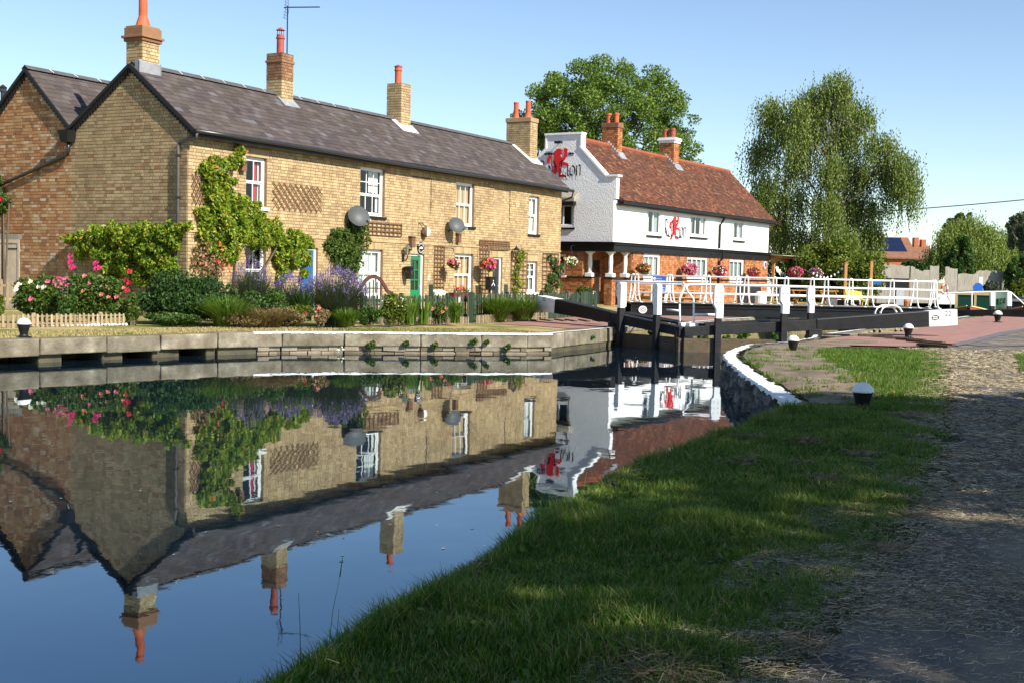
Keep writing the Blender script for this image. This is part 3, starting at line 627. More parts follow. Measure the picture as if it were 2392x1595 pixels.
def window(parent, loc, rz, w, h, cols=2, meet=.5, curtain=None, sill=None, frame=white_paint, inset=.09, rows=(1, 1), fw=.065, casement=False, name='window'):
    mb = MB(); y0, y1 = inset, inset + .07
    mb.box(0, y0, 0, fw, y1, h); mb.box(w - fw, y0, 0, w, y1, h); mb.box(fw, y0, h - fw, w - fw, y1, h); mb.box(fw, y0 - .02, 0, w - fw, y1, fw * 1.3)
    o = mb.build(name, frame, parent, loc, rz, bevel=.006)
    zs = [(fw * 1.3, h * meet, rows[1], .03), (h * meet, h - fw, rows[0], 0)] if not casement else [(fw * 1.3, h - fw, rows[0], .015)]
    pane = MB().face([(0, 0, 0), (1, 0, 0), (1, 0, 1), (0, 0, 1)]).mesh('pane'); pane.materials.append(glass)
    bw = .022 if not casement else .06
    for (za, zb, nr, dy) in zs:
        sb = MB(); ya, yb = y0 + .012 + dy, y0 + .045 + dy; e = .04
        sb.box(fw, ya, za, fw + e, yb, zb); sb.box(w - fw - e, ya, za, w - fw, yb, zb); sb.box(fw + e, ya, za, w - fw - e, yb, za + e); sb.box(fw + e, ya, zb - e, w - fw - e, yb, zb)
        xa, xb = fw + e, w - fw - e
        for c in range(1, cols): x = xa + (xb - xa) * c / cols; sb.box(x - bw / 2, ya, za + e, x + bw / 2, yb - .002, zb - e)
        for q in range(1, nr): z = za + e + (zb - za - 2 * e) * q / nr; sb.box(xa, ya + .001, z - .011, xb, yb - .003, z + .011)
        sb.build('sash', frame, o)
        for c in range(cols):
            for q in range(nr):
                inst('pane', pane, o, (xa + (xb - xa) * c / cols, (ya + yb) / 2, za + e + (zb - za - 2 * e) * q / nr), (0, random.uniform(-.004, .004), random.uniform(-.012, .012)), ((xb - xa) / cols, 1, (zb - za - 2 * e) / nr))
    MB().box(-.02, y1 + .001, -.02, w + .02, y1 + .9, h + .02, skip=(2,)).build('interior', room_dark, o, fix=False)
    for (cm, a, b, za, zb) in (curtain or ()):
        cb = MB(); n = max(2, int((b - a) * w / .05)); pts = [(w * (a + (b - a) * k / n), y1 + .06 + (.018 if k % 2 else 0)) for k in range(n + 1)]
        for (p, q) in zip(pts, pts[1:]): cb.face([(p[0], p[1], h * za), (q[0], q[1], h * za), (q[0], q[1], h * zb), (p[0], p[1], h * zb)])
        cb.build('curtain', cm, o, fix=False)
    if sill: MB().box(-.06, -.075, -.09, w + .06, inset + .03, -.002).build('sill', sill, o, bevel=.008)
    return o
def pot(parent, loc, h, r0=.16, r1=.11, mat=terracotta, kind='taper'):
    p = {'taper': [(r0 * 1.25, 0), (r0 * 1.05, .06 * h), (r1 * 1.05, .32 * h), (r1, .9 * h), (r1 * 1.12, .92 * h), (r1 * 1.12, h), (r1 * .8, h), (r1 * .75, .7 * h)],
         'straight': [(r1 * 1.08, 0), (r1 * 1.02, .1 * h), (r1, .78 * h), (r1 * 1.22, .80 * h), (r1 * 1.22, .86 * h), (r1 * 1.05, .88 * h), (r1 * 1.05, h), (r1 * .8, h), (r1 * .75, .7 * h)]}[kind]
    return MB().lathe(p, n=14).build('pot', mat, parent, loc, smooth=False)
def chimney(parent, x0, x1, y0, y1, z0, z1, bmat, bands=(), pots=(), name='chimney', split=99, bmat2=None):
    o = MB().box(x0 + .012, y0 + .012, z0, x1 - .012, y1 - .012, z1 - .01).build(name, mortar, parent)
    mA = MB(); mB = MB()
    for b in brick_rows(x0, x1, z0, z1): mb = mA if b[2] < split else mB; brick_y(mb, b, y0 + .01); mb.box(b[0] + G_, y1 - .02, b[2] + G_, b[1] - G_, y1 + .003, b[3] - G_, r=random.random())
    for b in brick_rows(y0, y1, z0, z1): mb = mA if b[2] < split else mB; brick_x(mb, b, x0 + .01); mb.box(x1 - .02, b[0] + G_, b[2] + G_, x1 + .003, b[1] - G_, b[3] - G_, r=random.random())
    mA.build('brickwork', bmat, o, fix=False)
    if mB.v: mB.build('upper_brickwork', bmat2, o, fix=False)
    for (za, zb, e, m) in bands: MB().box(x0 - e, y0 - e, za, x1 + e, y1 + e, zb).build('cap', m, o, bevel=.012)
    for args in pots: pot(o, *args)
    return o
slate_u = MB().hexa([(-.5, 0, .011), (.5, 0, .011), (.5, 1, 0), (-.5, 1, 0), (-.5, 0, .021), (.5, 0, .021), (.5, 1, .008), (-.5, 1, .008)], skip=(0, 4)).mesh('slate', True); slate_u.materials.append(slate)
def slate_roof(parent, x0, x1, ya, za, yb, zb, indiv=0, w=.30, ex=.205, mat=slate, me=slate_u, th=1.0, name='slate'):
    L = math.hypot(yb - ya, zb - za); ang = math.atan2(zb - za, yb - ya); cy, cz = (yb - ya) / L, (zb - za) / L
    cells = []; n = int(L / ex + .999)
    for i in range(n):
        s_ = i * ex; x = x0 - (i % 2) * w / 2
        while x < x1:
            a, b = max(x, x0), min(x + w, x1); x += w
            if b - a > .05: cells.append((a, b, s_, min(ex * 1.35, L - s_ + .02)))
    cells.sort(key=lambda c: c[0]); mb = MB()
    nrm = (0, -cz, cy)
    for k, (a, b, s_, ln) in enumerate(cells):
        lift = random.uniform(0, .004); y = ya + cy * s_ + nrm[1] * lift; z = za + cz * s_ + nrm[2] * lift; tw = random.uniform(-.006, .006)
        if k < indiv: inst(name, me, parent, ((a + b) / 2, y, z), (ang, 0, tw), (b - a - .006, ln, th))
        else:
            q = []
            for zz in ((.011 * th, 0), (.021 * th, .008 * th)):
                for (xx, ll, nn) in ((a + .003, 0, zz[0]), (b - .003, 0, zz[0]), (b - .003, ln, zz[1]), (a + .003, ln, zz[1])):
                    q.append((xx, y + cy * (ll + tw * (xx - a)) + nrm[1] * nn, z + cz * (ll + tw * (xx - a)) + nrm[2] * nn))
            mb.hexa(q, r=random.random(), skip=(0, 4))
    o = mb.build(name + 's', mat, parent, fix=False); stuff(o); return o

# ---------------------------------------------------------------- the row of cottages
FC = Frame(TH, (-8.6626, 33.0646)); LEN = 22.27
APY, APZ = 2.02, 7.22; VY = 4.31; VZ = 5.60; EZ = 5.36
cot = thing('cottage_row', 'row of yellow brick cottages with a grey slate roof and four chimneys beside the canal', 'cottages', FC.w(0, 0), FC.rz)
WIN = [  # x0, x1, z0, z1, columns, meeting rail, rows(top, bottom), curtains, sill
    (2.31, 3.20, 3.52, 4.92, 2, .5, (1, 1), [(curtain_r, .62, .82, 0, 1), (curtain_w, .83, 1, 0, .9)], white_paint),
    (2.33, 3.20, .95, 2.50, 2, .5, (1, 1), [(curtain_w, .0, .2, 0, 1)], white_paint),
    (7.78, 9.16, 3.54, 5.10, 3, .44, (2, 1), [(curtain_w, .55, .98, .5, 1), (curtain_w, .84, .98, .1, 1)], black_paint),
    (7.76, 9.11, .92, 2.47, 3, .5, (1, 1), [(blind_pale, .0, 1, 0, 1)], white_paint),
    (13.70, 15.00, 3.46, 5.05, 3, .5, (1, 1), [(blind_tan, 0, 1, 0, 1)], black_paint),
    (13.70, 15.02, .92, 2.46, 3, .5, (1, 1), [(blind_tan, 0, 1, 0, 1)], white_paint),
    (19.33, 20.22, 3.37, 4.90, 2, .5, (1, 1), [(curtain_g, .0, .3, 0, 1), (curtain_w, .5, 1, 0, 1)], black_paint),
    (19.27, 20.19, 1.02, 2.28, 2, .5, (2, 1), [(curtain_g, .6, 1, 0, 1)], white_paint)]
DOORS = [(4.76, 5.62, .30, 2.43), (10.78, 11.64, .25, 2.38), (16.48, 17.24, .30, 2.38)]
BLIND = [(10.75, 12.0, 3.78, 5.02), (16.5, 17.72, 3.74, 4.98)]
holes = [tuple(q[:4]) for q in WIN] + DOORS
fw_ = MB(); wall_sheet(fw_, 0, LEN, .1, 5.5, holes, .2, fn=fY); fw_.face([(LEN, 0, .1), (LEN, 4.3, .1), (LEN, 4.3, 5.5), (LEN, APY, APZ - .05), (LEN, 0, 5.4)])
fw_.face([(LEN, 4.3, .1), (0, 4.3, .1), (0, 4.3, 5.5), (LEN, 4.3, 5.5)])
fwall = fw_.build('front_wall', mortar, cot, fix=False)
sold = [(q[0] - .08, q[1] + .08, q[3], q[3] + .24) for q in WIN] + [(d[0] - .08, d[1] + .08, d[3], d[3] + .24) for d in DOORS] + [(b[0] - .05, b[1] + .05, b[3], b[3] + .22) for b in BLIND]
mb = MB()
for b in brick_rows(0, LEN, .1, 5.42, holes + sold):
    rec = any(k[0] < (b[0] + b[1]) / 2 < k[1] and k[2] < (b[2] + b[3]) / 2 < k[3] for k in BLIND)
    brick_y(mb, b, 0, .002 if rec else .013)
for q in sold: soldiers(mb, q[0], q[1], q[2], q[3] - q[2])
for x in np.arange(0, LEN, .24): mb.box(x + .004, -.045, 2.715, min(LEN, x + .236), .01, 2.775, r=random.random(), skip=(4,)); mb.box(x + .004, -.04, 5.24, min(LEN, x + .236), .01, 5.31, r=random.random(), skip=(4,))
stuff(mb.build('bricks', brick_cream, fwall, fix=False))
# dark strips along the right and top edges of the two blind windows
for b in BLIND:
    MB().box(b[1] - .012, -.021, b[2], b[1] + .012, .005, b[3]).box(b[0], -.021, b[3] - .02, b[1] + .012, .005, b[3] + .004).build('blind_window_line', room_dark, fwall)
# gable end, with real bricks; the nearest 300 are pieces of their own
GP = [(0, .1), (0, EZ + .02), (APY, APZ - .04), (VY, VZ - .05), (VY, .1)]
gw = MB().face([(0, p[0], p[1]) for p in GP]).build('gable_wall', mortar, cot, fix=False)
def glim(z):
    if z < EZ: return (0, VY)
    f = (z - EZ) / (APZ - .04 - EZ); return (APY * f + .02, VY - (VY - APY) * max(0, (z - VZ + .05) / (APZ - .04 - VZ + .05)) - .02)
gb_ = brick_rows(0, VY, .1, APZ - .1, (), glim)
def near(b): P = FC.w(0, (b[0] + b[1]) / 2, (b[2] + b[3]) / 2); return (P - Vector((0, 0, CH))).length + (0 if b[2] > 2.5 else 6)
gb_.sort(key=near); brick_u = MB().box(-.017, -.5, -.5, .01, .5, .5, skip=(3,)).mesh('brick', True); brick_u.materials.append(brick_gable)
mb = MB()
for k, b in enumerate(gb_):
    if k < 300: inst('brick', brick_u, gw, (-random.uniform(0, .004), (b[0] + b[1]) / 2, (b[2] + b[3]) / 2), (0, 0, 0), (1, b[1] - b[0] - 2 * G_, b[3] - b[2] - 2 * G_))
    else: brick_x(mb, b)
stuff(mb.build('bricks', brick_gable, gw, fix=False))
# roof
rf = MB(); OV = -.30; eave = (OV, EZ + .03)
sl = (APZ - eave[1]) / (APY - OV); 
rf.hexa([(-.09, OV, eave[1] - .09), (LEN + .15, OV, eave[1] - .09), (LEN + .15, APY, APZ - .09), (-.09, APY, APZ - .09), (-.09, OV, eave[1]), (LEN + .15, OV, eave[1]), (LEN + .15, APY, APZ), (-.09, APY, APZ)])
rf.hexa([(-.09, APY, APZ - .09), (LEN + .15, APY, APZ - .09), (LEN + .15, VY, VZ - .09), (-.09, VY, VZ - .09), (-.09, APY, APZ - .001), (LEN + .15, APY, APZ - .001), (LEN + .15, VY, VZ), (-.09, VY, VZ)])
roof = rf.build('roof', slate, cot)
slate_roof(roof, -.10, LEN + .17, OV - .02, eave[1] - .01, APY, APZ - .005, indiv=300)
rt = MB().hexa([(-.5, -.13, -.075), (.5, -.13, -.075), (.5, 0, .02), (-.5, 0, .02), (-.5, -.12, -.055), (.5, -.12, -.055), (.5, 0, .042), (-.5, 0, .042)]).hexa([(-.5, 0, .02), (.5, 0, .02), (.5, .13, -.075), (-.5, .13, -.075), (-.5, 0, .042), (.5, 0, .042), (.5, .12, -.055), (-.5, .12, -.055)]).mesh('ridge_tile', True); rt.materials.append(ridge_tile)
mj = MB().hexa([(-.5, -.135, -.06), (.5, -.135, -.06), (.5, 0, .02), (-.5, 0, .02), (-.5, -.125, -.045), (.5, -.125, -.045), (.5, 0, .047), (-.5, 0, .047)]).mesh('ridge_joint', True); mj.materials.append(cement)
for k in range(int(LEN / .45) + 1):
    inst('ridge_tile', rt, roof, (k * .45 + .2, APY, APZ + .05), (0, 0, 0), (.445, 1, 1))
    if k < 22 and k % 2: inst('ridge_joint', mj, roof, (k * .45 + .42, APY, APZ + .052), (0, 0, 0), (.03, 1, 1))
# black verge boards on the gable, gutter and pipes
for (p, q) in (((OV - .03, EZ), (APY, APZ)), ((APY, APZ), (VY, VZ))):
    MB().bar((-.10, p[0], p[1] - .03), (-.10, q[0], q[1] - .03), .07, .09).build('verge_board', sign_black, cot)
mb = MB(); n = 24
for k in range(n):
    for (p, q) in (((OV, EZ - .02), (APY, APZ - .02)), ((APY, APZ - .02), (VY, VZ - .02))):
        f = (k + .5) / n; y = p[0] + (q[0] - p[0]) * f; z = p[1] + (q[1] - p[1]) * f; mb.box(-.07, y - .035, z - .19, -.002, y + .035, z - .05)
mb.build('shaded_verge_dentils', sign_black, cot)  # dentils built in black, their shadows put into the colour
gut = [( -.12 + (LEN + .5) * k / 12, OV - .075, EZ - .02 + .02 * math.sin(k * .8) - .04 * k / 12) for k in range(13)]
MB().tube(gut, .062, 10).build('gutter', gutter_m, cot, smooth=True)
MB().box(-.05, OV + .0, EZ - .16, LEN + .05, OV + .035, EZ - .02).build('fascia', black_paint, cot)
py, pz = FC.gab(421, 340)
MB().tube([(-.06, OV - .075, EZ - .05), (-.065, OV - .05, EZ - .2), (-.075, py - .05, pz + .08), (-.075, py, pz), (-.075, py, pz - .2), (-.075, py, .45)], .042, 8).build('downpipe', pipe_m, cot, smooth=True)
mb = MB()
for z in (4.7, 3.6, 2.5, 1.4): mb.box(-.125, py - .06, z, -.01, py + .06, z + .05)
mb.build('pipe_bracket', gutter_m, cot)
MB().tube([(LEN + .36, OV - .075, EZ - .07), (LEN + .36, OV - .02, EZ - .32), (LEN + .22, .1, EZ - .5), (LEN + .1, .3, EZ - .58), (LEN + .08, .3, 1)], .042, 8).build('downpipe', gutter_m, cot, smooth=True)
# chimneys
chimney(cot, .10, .74, APY - .27, APY + .33, 6.7, 7.9, brick_cream, [(7.86, 7.95, .05, brick_stack), (7.95, 8.02, .10, brick_stack), (8.02, 8.24, .04, brick_stack), (8.24, 8.29, .01, brick_stack)], [((.42, APY + .03, 8.28), .95, .19, .115)])
c2 = chimney(cot, 5.95, 6.52, APY - .30, APY + .32, 6.75, 8.5, brick_cream, [(8.2, 8.28, .03, brick_stack)], [((6.23, APY, 8.48), .62, .14, .115, pot_red, 'straight')], split=7.65, bmat2=brick_stack)
MB().lathe([(.15, 0), (.02, .09)], n=12).build('cowl', pot_red, c2, (6.23, APY, 9.24)); mb = MB()
for k in range(4): a = k * 1.57 + .4; mb.tube([(6.23 + .09 * math.cos(a), APY + .09 * math.sin(a), 9.08), (6.23 + .1 * math.cos(a), APY + .1 * math.sin(a), 9.25)], .012, 5)
mb.build('cowl_leg', pot_red, c2)
c3 = chimney(cot, 12.55, 13.17, APY - .36, APY + .27, 6.75, 8.5, brick_cream, (), [((12.86, APY, 8.48), .62, .14, .12, terracotta, 'straight')])
MB().lathe([(.15, 0), (.15, .03), (.03, .09)], n=12).build('cowl', pot_red, c3, (12.86, APY, 9.11))
c4 = chimney(cot, 21.55, 22.2, APY - .85, APY + .30, 6.2, 8.3, brick_cream, [(8.14, 8.32, .035, brick_cream)], [((21.88, APY + .02, 8.31), .70, .15, .105), ((21.88, APY - .55, 8.31), .74, .17, .105)])
def flash(x0, x1, y):   # cement fillet where a stack meets the slates
    z = lambda yy: eave[1] + sl * (yy - OV); return MB().hexa([(x0, y, z(y) + .03), (x1, y, z(y) + .03), (x1, y + .30, z(y + .30) + .03), (x0, y + .30, z(y + .30) + .03), (x0, y, z(y) + .045), (x1, y, z(y) + .045), (x1, y + .30, z(y + .30) + .09), (x0, y + .30, z(y + .30) + .09)])
flash(12.35, 13.35, APY - .62).build('flashing', cement, roof); 
z_ = lambda yy: eave[1] + sl * (yy - OV)
for (xx, ya, yb) in ((12.42, APY - .6, APY - .05), (21.42, APY - 1.05, APY - .1)): MB().hexa([(xx - .1, ya, z_(ya) + .03), (xx + .12, ya, z_(ya) + .03), (xx + .12, yb, z_(yb) + .03), (xx - .1, yb, z_(yb) + .03), (xx - .1, ya, z_(ya) + .05), (xx + .12, ya, z_(ya) + .09), (xx + .12, yb, z_(yb) + .09), (xx - .1, yb, z_(yb) + .05)]).build('flashing', cement, roof)
flash(21.4, 22.3, APY - 1.1).build('flashing', cement, roof); flash(5.85, 6.6, APY - .52).build('flashing', lead, roof)
MB().box(-.03, APY - .3, 7.0, .78, APY - .275, 7.3).box(.745, APY - .3, 7.0, .765, APY + .3, 7.3).box(-.02, APY - .27, 7.05, .098, APY - .12, 7.35).build('flashing', lead, roof)
# windows and doors
for (x0, x1, z0, z1, c, mt, rows, cur, sill) in WIN: window(cot, (x0, 0, z0), 0, x1 - x0, z1 - z0, c, mt, cur, sill, rows=rows)
def door(loc, w, h, mat, kind):
    mb = MB(); mb.box(0, .06, 0, .07, .14, h).box(w - .09, .06, 0, w, .14, h).box(.07, .06, h - .07, w - .09, .14, h)
    o = mb.build('door', white_paint, cot, loc, bevel=.006); d = MB(); a, b = .072, w - .092
    if kind == 'glazed':
        zt = h * .42; d.box(a, .09, 0, b, .125, zt).box(a, .09, zt, a + .12, .125, h - .072).box(b - .13, .09, zt, b, .125, h - .072).box(a + .12, .09, h - .2, b - .13, .125, h - .072)
        for k in (1, 2): z = zt + (h - .2 - zt) * k / 3; d.box(a + .12, .095, z - .02, b - .13, .12, z + .02)
        xm = (a + b) / 2; d.box(xm - .018, .094, zt, xm + .018, .121, h - .2); d.box(a + .1, .08, zt * .2, b - .1, .09, zt * .8)
        MB().face([(a + .12, .108, zt), (b - .13, .108, zt), (b - .13, .108, h - .2), (a + .12, .108, h - .2)]).build('pane', glass, o, fix=False); MB().face([(a, .16, zt), (b, .16, zt), (b, .16, h), (a, .16, h)]).build('curtain', curtain_w, o, fix=False)
    else:
        n = 6
        for k in range(n): d.box(a + (b - a) * k / n + .004, .09, 0, a + (b - a) * (k + 1) / n - .004, .125, h - .072)
        d.box(a, .10, 0, b, .12, h - .072)
        if kind == 'pane': MB().box(a + .06, .075, h * .45, a + .26, .089, h * .8).build('pane', glass, o)
    d.build('leaf', mat, o); MB().box(0, .145, 0, w, .2, h).build('interior', room_dark, o)
    MB().lathe([(.0, 0), (.03, .01), (.03, .04), (0, .05)], n=10).build('knob', steel, o, (b - .09, .07, h * .46))
    return o
door((4.76, 0, .30), .86, 2.13, door_blue, 'plank'); door((10.78, 0, .25), .86, 2.13, door_green, 'glazed'); door((16.48, 0, .30), .76, 2.08, door_grey, 'pane')

# ---------------------------------------------------------------- red brick house behind, sharing the valley
RAY, RAZ, RLY, RLZ = 6.09, 7.34, 7.95, 5.55
red = thing('brick_house', 'orange red brick house gable with a steep slate roof left of the cottages', 'house', FC.w(0, VY), FC.rz)
def yv(p): return (p[0], p[1] - VY, p[2])
dz0, dz1 = FC.gab(0, 655)[1] - .5, FC.gab(20, 560)[1]; dy0 = FC.gab(47, 600)[0]; RDOOR = (dy0, dy0 + .95, .4, dz1)
rw = MB(); wall_sheet(rw, VY, RLY, .1, 5.55, [RDOOR], .12, fn=lambda u, d, z: yv((d, u, z))); rw.face([yv((0, VY, 5.55)), yv((0, RLY, 5.55)), yv((0, RAY, RAZ - .06))]); rw.face([yv((0, RLY, .1)), yv((9, RLY, .1)), yv((9, RLY, 5.6)), yv((0, RLY, 5.6))])
rwall = rw.build('gable_wall', mortar_red, red, fix=False)
def rlim(z):
    if z < 5.5: return (VY, RLY)
    f = (z - 5.5) / (RAZ - .06 - 5.5); return (VY + (RAY - VY) * f + .02, RLY - (RLY - RAY) * f - .02)
rb = brick_rows(VY, RLY, .1, RAZ - .12, [RDOOR, (dy0 - .1, dy0 + 1.1, dz1, dz1 + .17)], rlim); rb.sort(key=near)
brick_r = brick_u.copy(); brick_r.materials.clear(); brick_r.materials.append(brick_red); mb = MB()
for k, b in enumerate(rb):
    if k < 300: inst('brick', brick_r, rwall, yv((-random.uniform(0, .004), (b[0] + b[1]) / 2, (b[2] + b[3]) / 2)), (0, 0, 0), (1, b[1] - b[0] - 2 * G_, b[3] - b[2] - 2 * G_))
    else: brick_x(mb, (b[0] - VY, b[1] - VY, b[2], b[3]))
stuff(mb.build('bricks', brick_red, rwall, fix=False))
MB().box(-.02, dy0 - VY - .1, dz1, .01, dy0 - VY + 1.1, dz1 + .16).build('lintel', timber_grey, red)
pd = MB(); n = 6
for k in range(n): pd.box(-.004, dy0 - VY + .09 + k * .13, .4, .05, dy0 - VY + .09 + (k + 1) * .13 - .006, dz1 - .1)
pdo = pd.build('door', timber_pale, red); MB().box(-.02, dy0 - VY, .4, .09, dy0 - VY + .09, dz1).box(-.02, dy0 - VY + .09, dz1 - .1, .09, dy0 - VY + .95, dz1).build('frame', timber_pale, pdo); MB().box(-.016, dy0 - VY + .1, dz1 - .28, .0, dy0 - VY + .5, dz1 - .25).build('hinge', black_paint, pdo)
rr = MB()
rr.hexa([yv(p) for p in ((-.09, VY, VZ - .02), (9, VY, VZ - .02), (9, RAY, RAZ - .09), (-.09, RAY, RAZ - .09), (-.09, VY, VZ + .04), (9, VY, VZ + .04), (9, RAY, RAZ), (-.09, RAY, RAZ))])
rr.hexa([yv(p) for p in ((-.09, RAY, RAZ - .09), (9, RAY, RAZ - .09), (9, RLY + .3, RLZ - .2), (-.09, RLY + .3, RLZ - .2), (-.09, RAY, RAZ - .002), (9, RAY, RAZ - .002), (9, RLY + .3, RLZ - .1), (-.09, RLY + .3, RLZ - .1))])
rroof = rr.build('roof', slate, red); slate_roof(rroof, -.1, 9, 0.0, VZ + .035, RAY - VY, RAZ - .005, indiv=200)
for k in range(20):
    inst('ridge_tile', rt, rroof, (k * .45 + .1, RAY - VY, RAZ + .05), (0, 0, 0), (.445, 1, 1))
    if k % 2: inst('ridge_joint', mj, rroof, (k * .45 + .32, RAY - VY, RAZ + .05), (0, 0, 0), (.04, 1.25, 1))
for (p, q) in (((VY, VZ + .02), (RAY, RAZ)), ((RAY, RAZ), (RLY + .3, RLZ - .13))): MB().bar(yv((-.10, p[0], p[1] - .04)), yv((-.10, q[0], q[1] - .04)), .07, .09).build('verge_board', sign_black, red)
mb = MB()
for k in range(20):
    for (p, q) in (((VY, VZ), (RAY, RAZ - .02)), ((RAY, RAZ - .02), (RLY, RLZ + .02))):
        f = (k + .5) / 20; y = p[0] + (q[0] - p[0]) * f - VY; z = p[1] + (q[1] - p[1]) * f; mb.box(-.07, y - .035, z - .19, -.002, y + .035, z - .05)
mb.build('shaded_verge_dentils', sign_black, red)  # black dentils again, with the shadow under the verge coloured in
hy = .02; MB().hexa([(-.28, -.14, 5.18), (-.02, -.14, 5.18), (-.02, .14, 5.18), (-.28, .14, 5.18), (-.34, -.2, 5.5), (-.02, -.2, 5.5), (-.02, .2, 5.5), (-.34, .2, 5.5)]).build('hopper', black_paint, red)
e1 = FC.gab(0, 437); MB().tube([(-.12, 0, 5.2), (-.12, 0, 4.95), (-.10, .06, 4.85), (-.10, e1[0] - VY, e1[1]), (-.10, e1[0] - VY + 1.6, e1[1] - .95)], .05, 8).build('downpipe', gutter_m, red, smooth=True)
fl = thing('flue_pipe', 'black metal flue pipe with a cap at the left edge beside the brick gable', 'flue', FC.w(2.2, FC.gab(7, 200, 2.2)[0], 5.2), FC.rz)
MB().lathe([(.075, 0), (.075, 1.95), (.11, 1.96), (.11, 2.05), (.13, 2.1), (.02, 2.19)], n=12).build('pipe', gutter_m, fl)
bh = thing('house', 'low slate roofed house glimpsed behind the brick gable at the far left', 'house', FC.w(13, 11), FC.rz)
MB().box(0, 0, .3, 8, 5, 5.4).build('wall', house_red, bh); MB().slab([(-.3, 5.3), (2.5, 7.8), (5.3, 5.3)], 8.4, 'x', -.2).build('roof', slate, bh)

# ---------------------------------------------------------------- the white pub
_o = atY(1432, 560, 55); FB = Frame(math.radians(31), (_o.x, _o.y)); PLEN = 20.1; PD = 5.19; PRY, PRZ = 2.595, 7.98
pub = thing('pub', 'white rendered canal side pub with red clay roof, brick ground floor and lion emblem', 'pub', FB.w(0, 0), FB.rz)
def pxr(x0, y0, x1, y1):
    a = FB.fac(x0, y0); b = FB.fac(x1, y1); c = FB.fac(x0, y1); d = FB.fac(x1, y0); return ((a[0] + c[0]) / 2, (b[0] + d[0]) / 2, (b[1] + c[1]) / 2, (a[1] + d[1]) / 2)
UW = [pxr(1511, 489, 1544, 551), pxr(1612, 503, 1651, 555), pxr(1713, 516, 1738, 563)]
LW = [pxr(1502.6, 594, 1541.4, 653), pxr(1604.5, 601, 1652, 656), pxr(1703.5, 607, 1736.5, 657)]
up = MB(); wall_sheet(up, .28, PLEN, 3.2, 5.2, UW, .12, fn=fY); up.build('upper_wall', white_wall, pub, fix=False)
MB().face([(PLEN, 0, .4), (PLEN, PD, .4), (PLEN, PD, 5.1), (PLEN, PRY, PRZ), (PLEN, 0, 5.1)]).face([(PLEN, PD, .4), (0.3, PD, .4), (.3, PD, 5.2), (PLEN, PD, 5.2)]).build('rear_wall', white_wall, pub, fix=False)
gpoly = [(0, 2.85), (0, 5.15), (-.1, 5.15), (-.1, 6.12), (.42, 6.12), (1.73, 7.44), (1.73, 8.03), (3.46, 8.03), (3.46, 7.44), (4.77, 6.12), (5.29, 6.12), (5.29, 5.15), (PD, 5.15), (PD, 2.85)]
gwin = []
a = FB.gab(1342, 476); b = FB.gab(1303, 532); gwin.append((a[0], a[0] + 1.15, b[1], a[1]))
gable = MB()
# gable face below the shoulders has the window opening; above it is one slab
wall_sheet(gable, 0, PD, 2.85, 5.15, gwin, .12, fn=lambda u, d, z: (d - .02, u, z))
gable.face([(0 - .02, 0, 2.85), (.28, 0, 2.85), (.28, 0, 5.15), (-.02, 0, 5.15)])
gable.slab([(0, 5.15), (-.1, 5.15), (-.1, 6.12), (.42, 6.12), (1.73, 7.44), (1.73, 8.03), (3.46, 8.03), (3.46, 7.44), (4.77, 6.12), (5.29, 6.12), (5.29, 5.15)], .3, 'x', -.02)
gb2 = gable.build('gable_wall', white_render, pub, fix=False)
cp = MB(); cp.box(-.09, 1.64, 8.03, .36, 3.55, 8.12).box(-.09, -.2, 6.12, .36, .44, 6.2).box(-.09, 4.75, 6.12, .36, 5.39, 6.2)
for s_ in (0, 1):
    f = (lambda y: y) if s_ == 0 else (lambda y: PD - y); cp.bar((.13, f(.40), 6.15), (.13, f(1.75), 7.49), .40, .08)
    cp.box(-.06, min(f(1.66), f(1.73)), 7.44, .33, max(f(1.66), f(1.73)), 8.03)
cp.build('parapet_coping', white_wall, pub)
# roof of small clay tiles
pr = MB(); pe = (-.28, 5.08)
pr.hexa([(.28, pe[0], pe[1] - .1), (PLEN + .25, pe[0], pe[1] - .1), (PLEN + .25, PRY, PRZ - .12), (.28, PRY, PRZ - .12), (.28, pe[0], pe[1]), (PLEN + .25, pe[0], pe[1]), (PLEN + .25, PRY, PRZ), (.28, PRY, PRZ)])
pr.hexa([(.28, PRY, PRZ - .12), (PLEN + .25, PRY, PRZ - .12), (PLEN + .25, PD + .28, pe[1] - .1), (.28, PD + .28, pe[1] - .1), (.28, PRY, PRZ - .001), (PLEN + .25, PRY, PRZ - .001), (PLEN + .25, PD + .28, pe[1]), (.28, PD + .28, pe[1])])
proof = pr.build('roof', clay_tile, pub); slate_roof(proof, .28, PLEN + .27, pe[0] - .02, pe[1], PRY, PRZ - .01, 0, .19, .125, clay_tile, slate_u, 1.5, 'tile')
for k in range(44):
    x = .3 + k * .452; me = 'x'
    MB().tube([(x, PRY, PRZ + .0), (x + .44, PRY, PRZ + .0)], .13, 8, r=random.random()).build('ridge_tile', clay_ridge, proof)
MB().box(.2, pe[0] - .1, pe[1] - .14, PLEN + .3, pe[0], pe[1] - .01).box(.2, pe[0], pe[1] - .2, PLEN + .3, .0, pe[1] - .12).build('gutter', black_paint, pub)
# black cornice between the storeys
cz0, cz1 = 2.83, 3.25
co = MB(); co.box(-.10, -.10, cz0, PLEN + .12, 0.0, cz1 - .12).box(-.17, -.17, cz1 - .12, PLEN + .16, .0, cz1 - .04).box(-.22, -.22, cz1 - .04, PLEN + .2, 0, cz1); co.box(-.10, 0.001, cz0, -.0, PD + .1, cz1 - .12).box(-.17, .001, cz1 - .12, 0, PD + .1, cz1 - .04).box(-.22, .001, cz1 - .04, 0, PD + .1, cz1)
co.build('cornice', black_paint, pub)
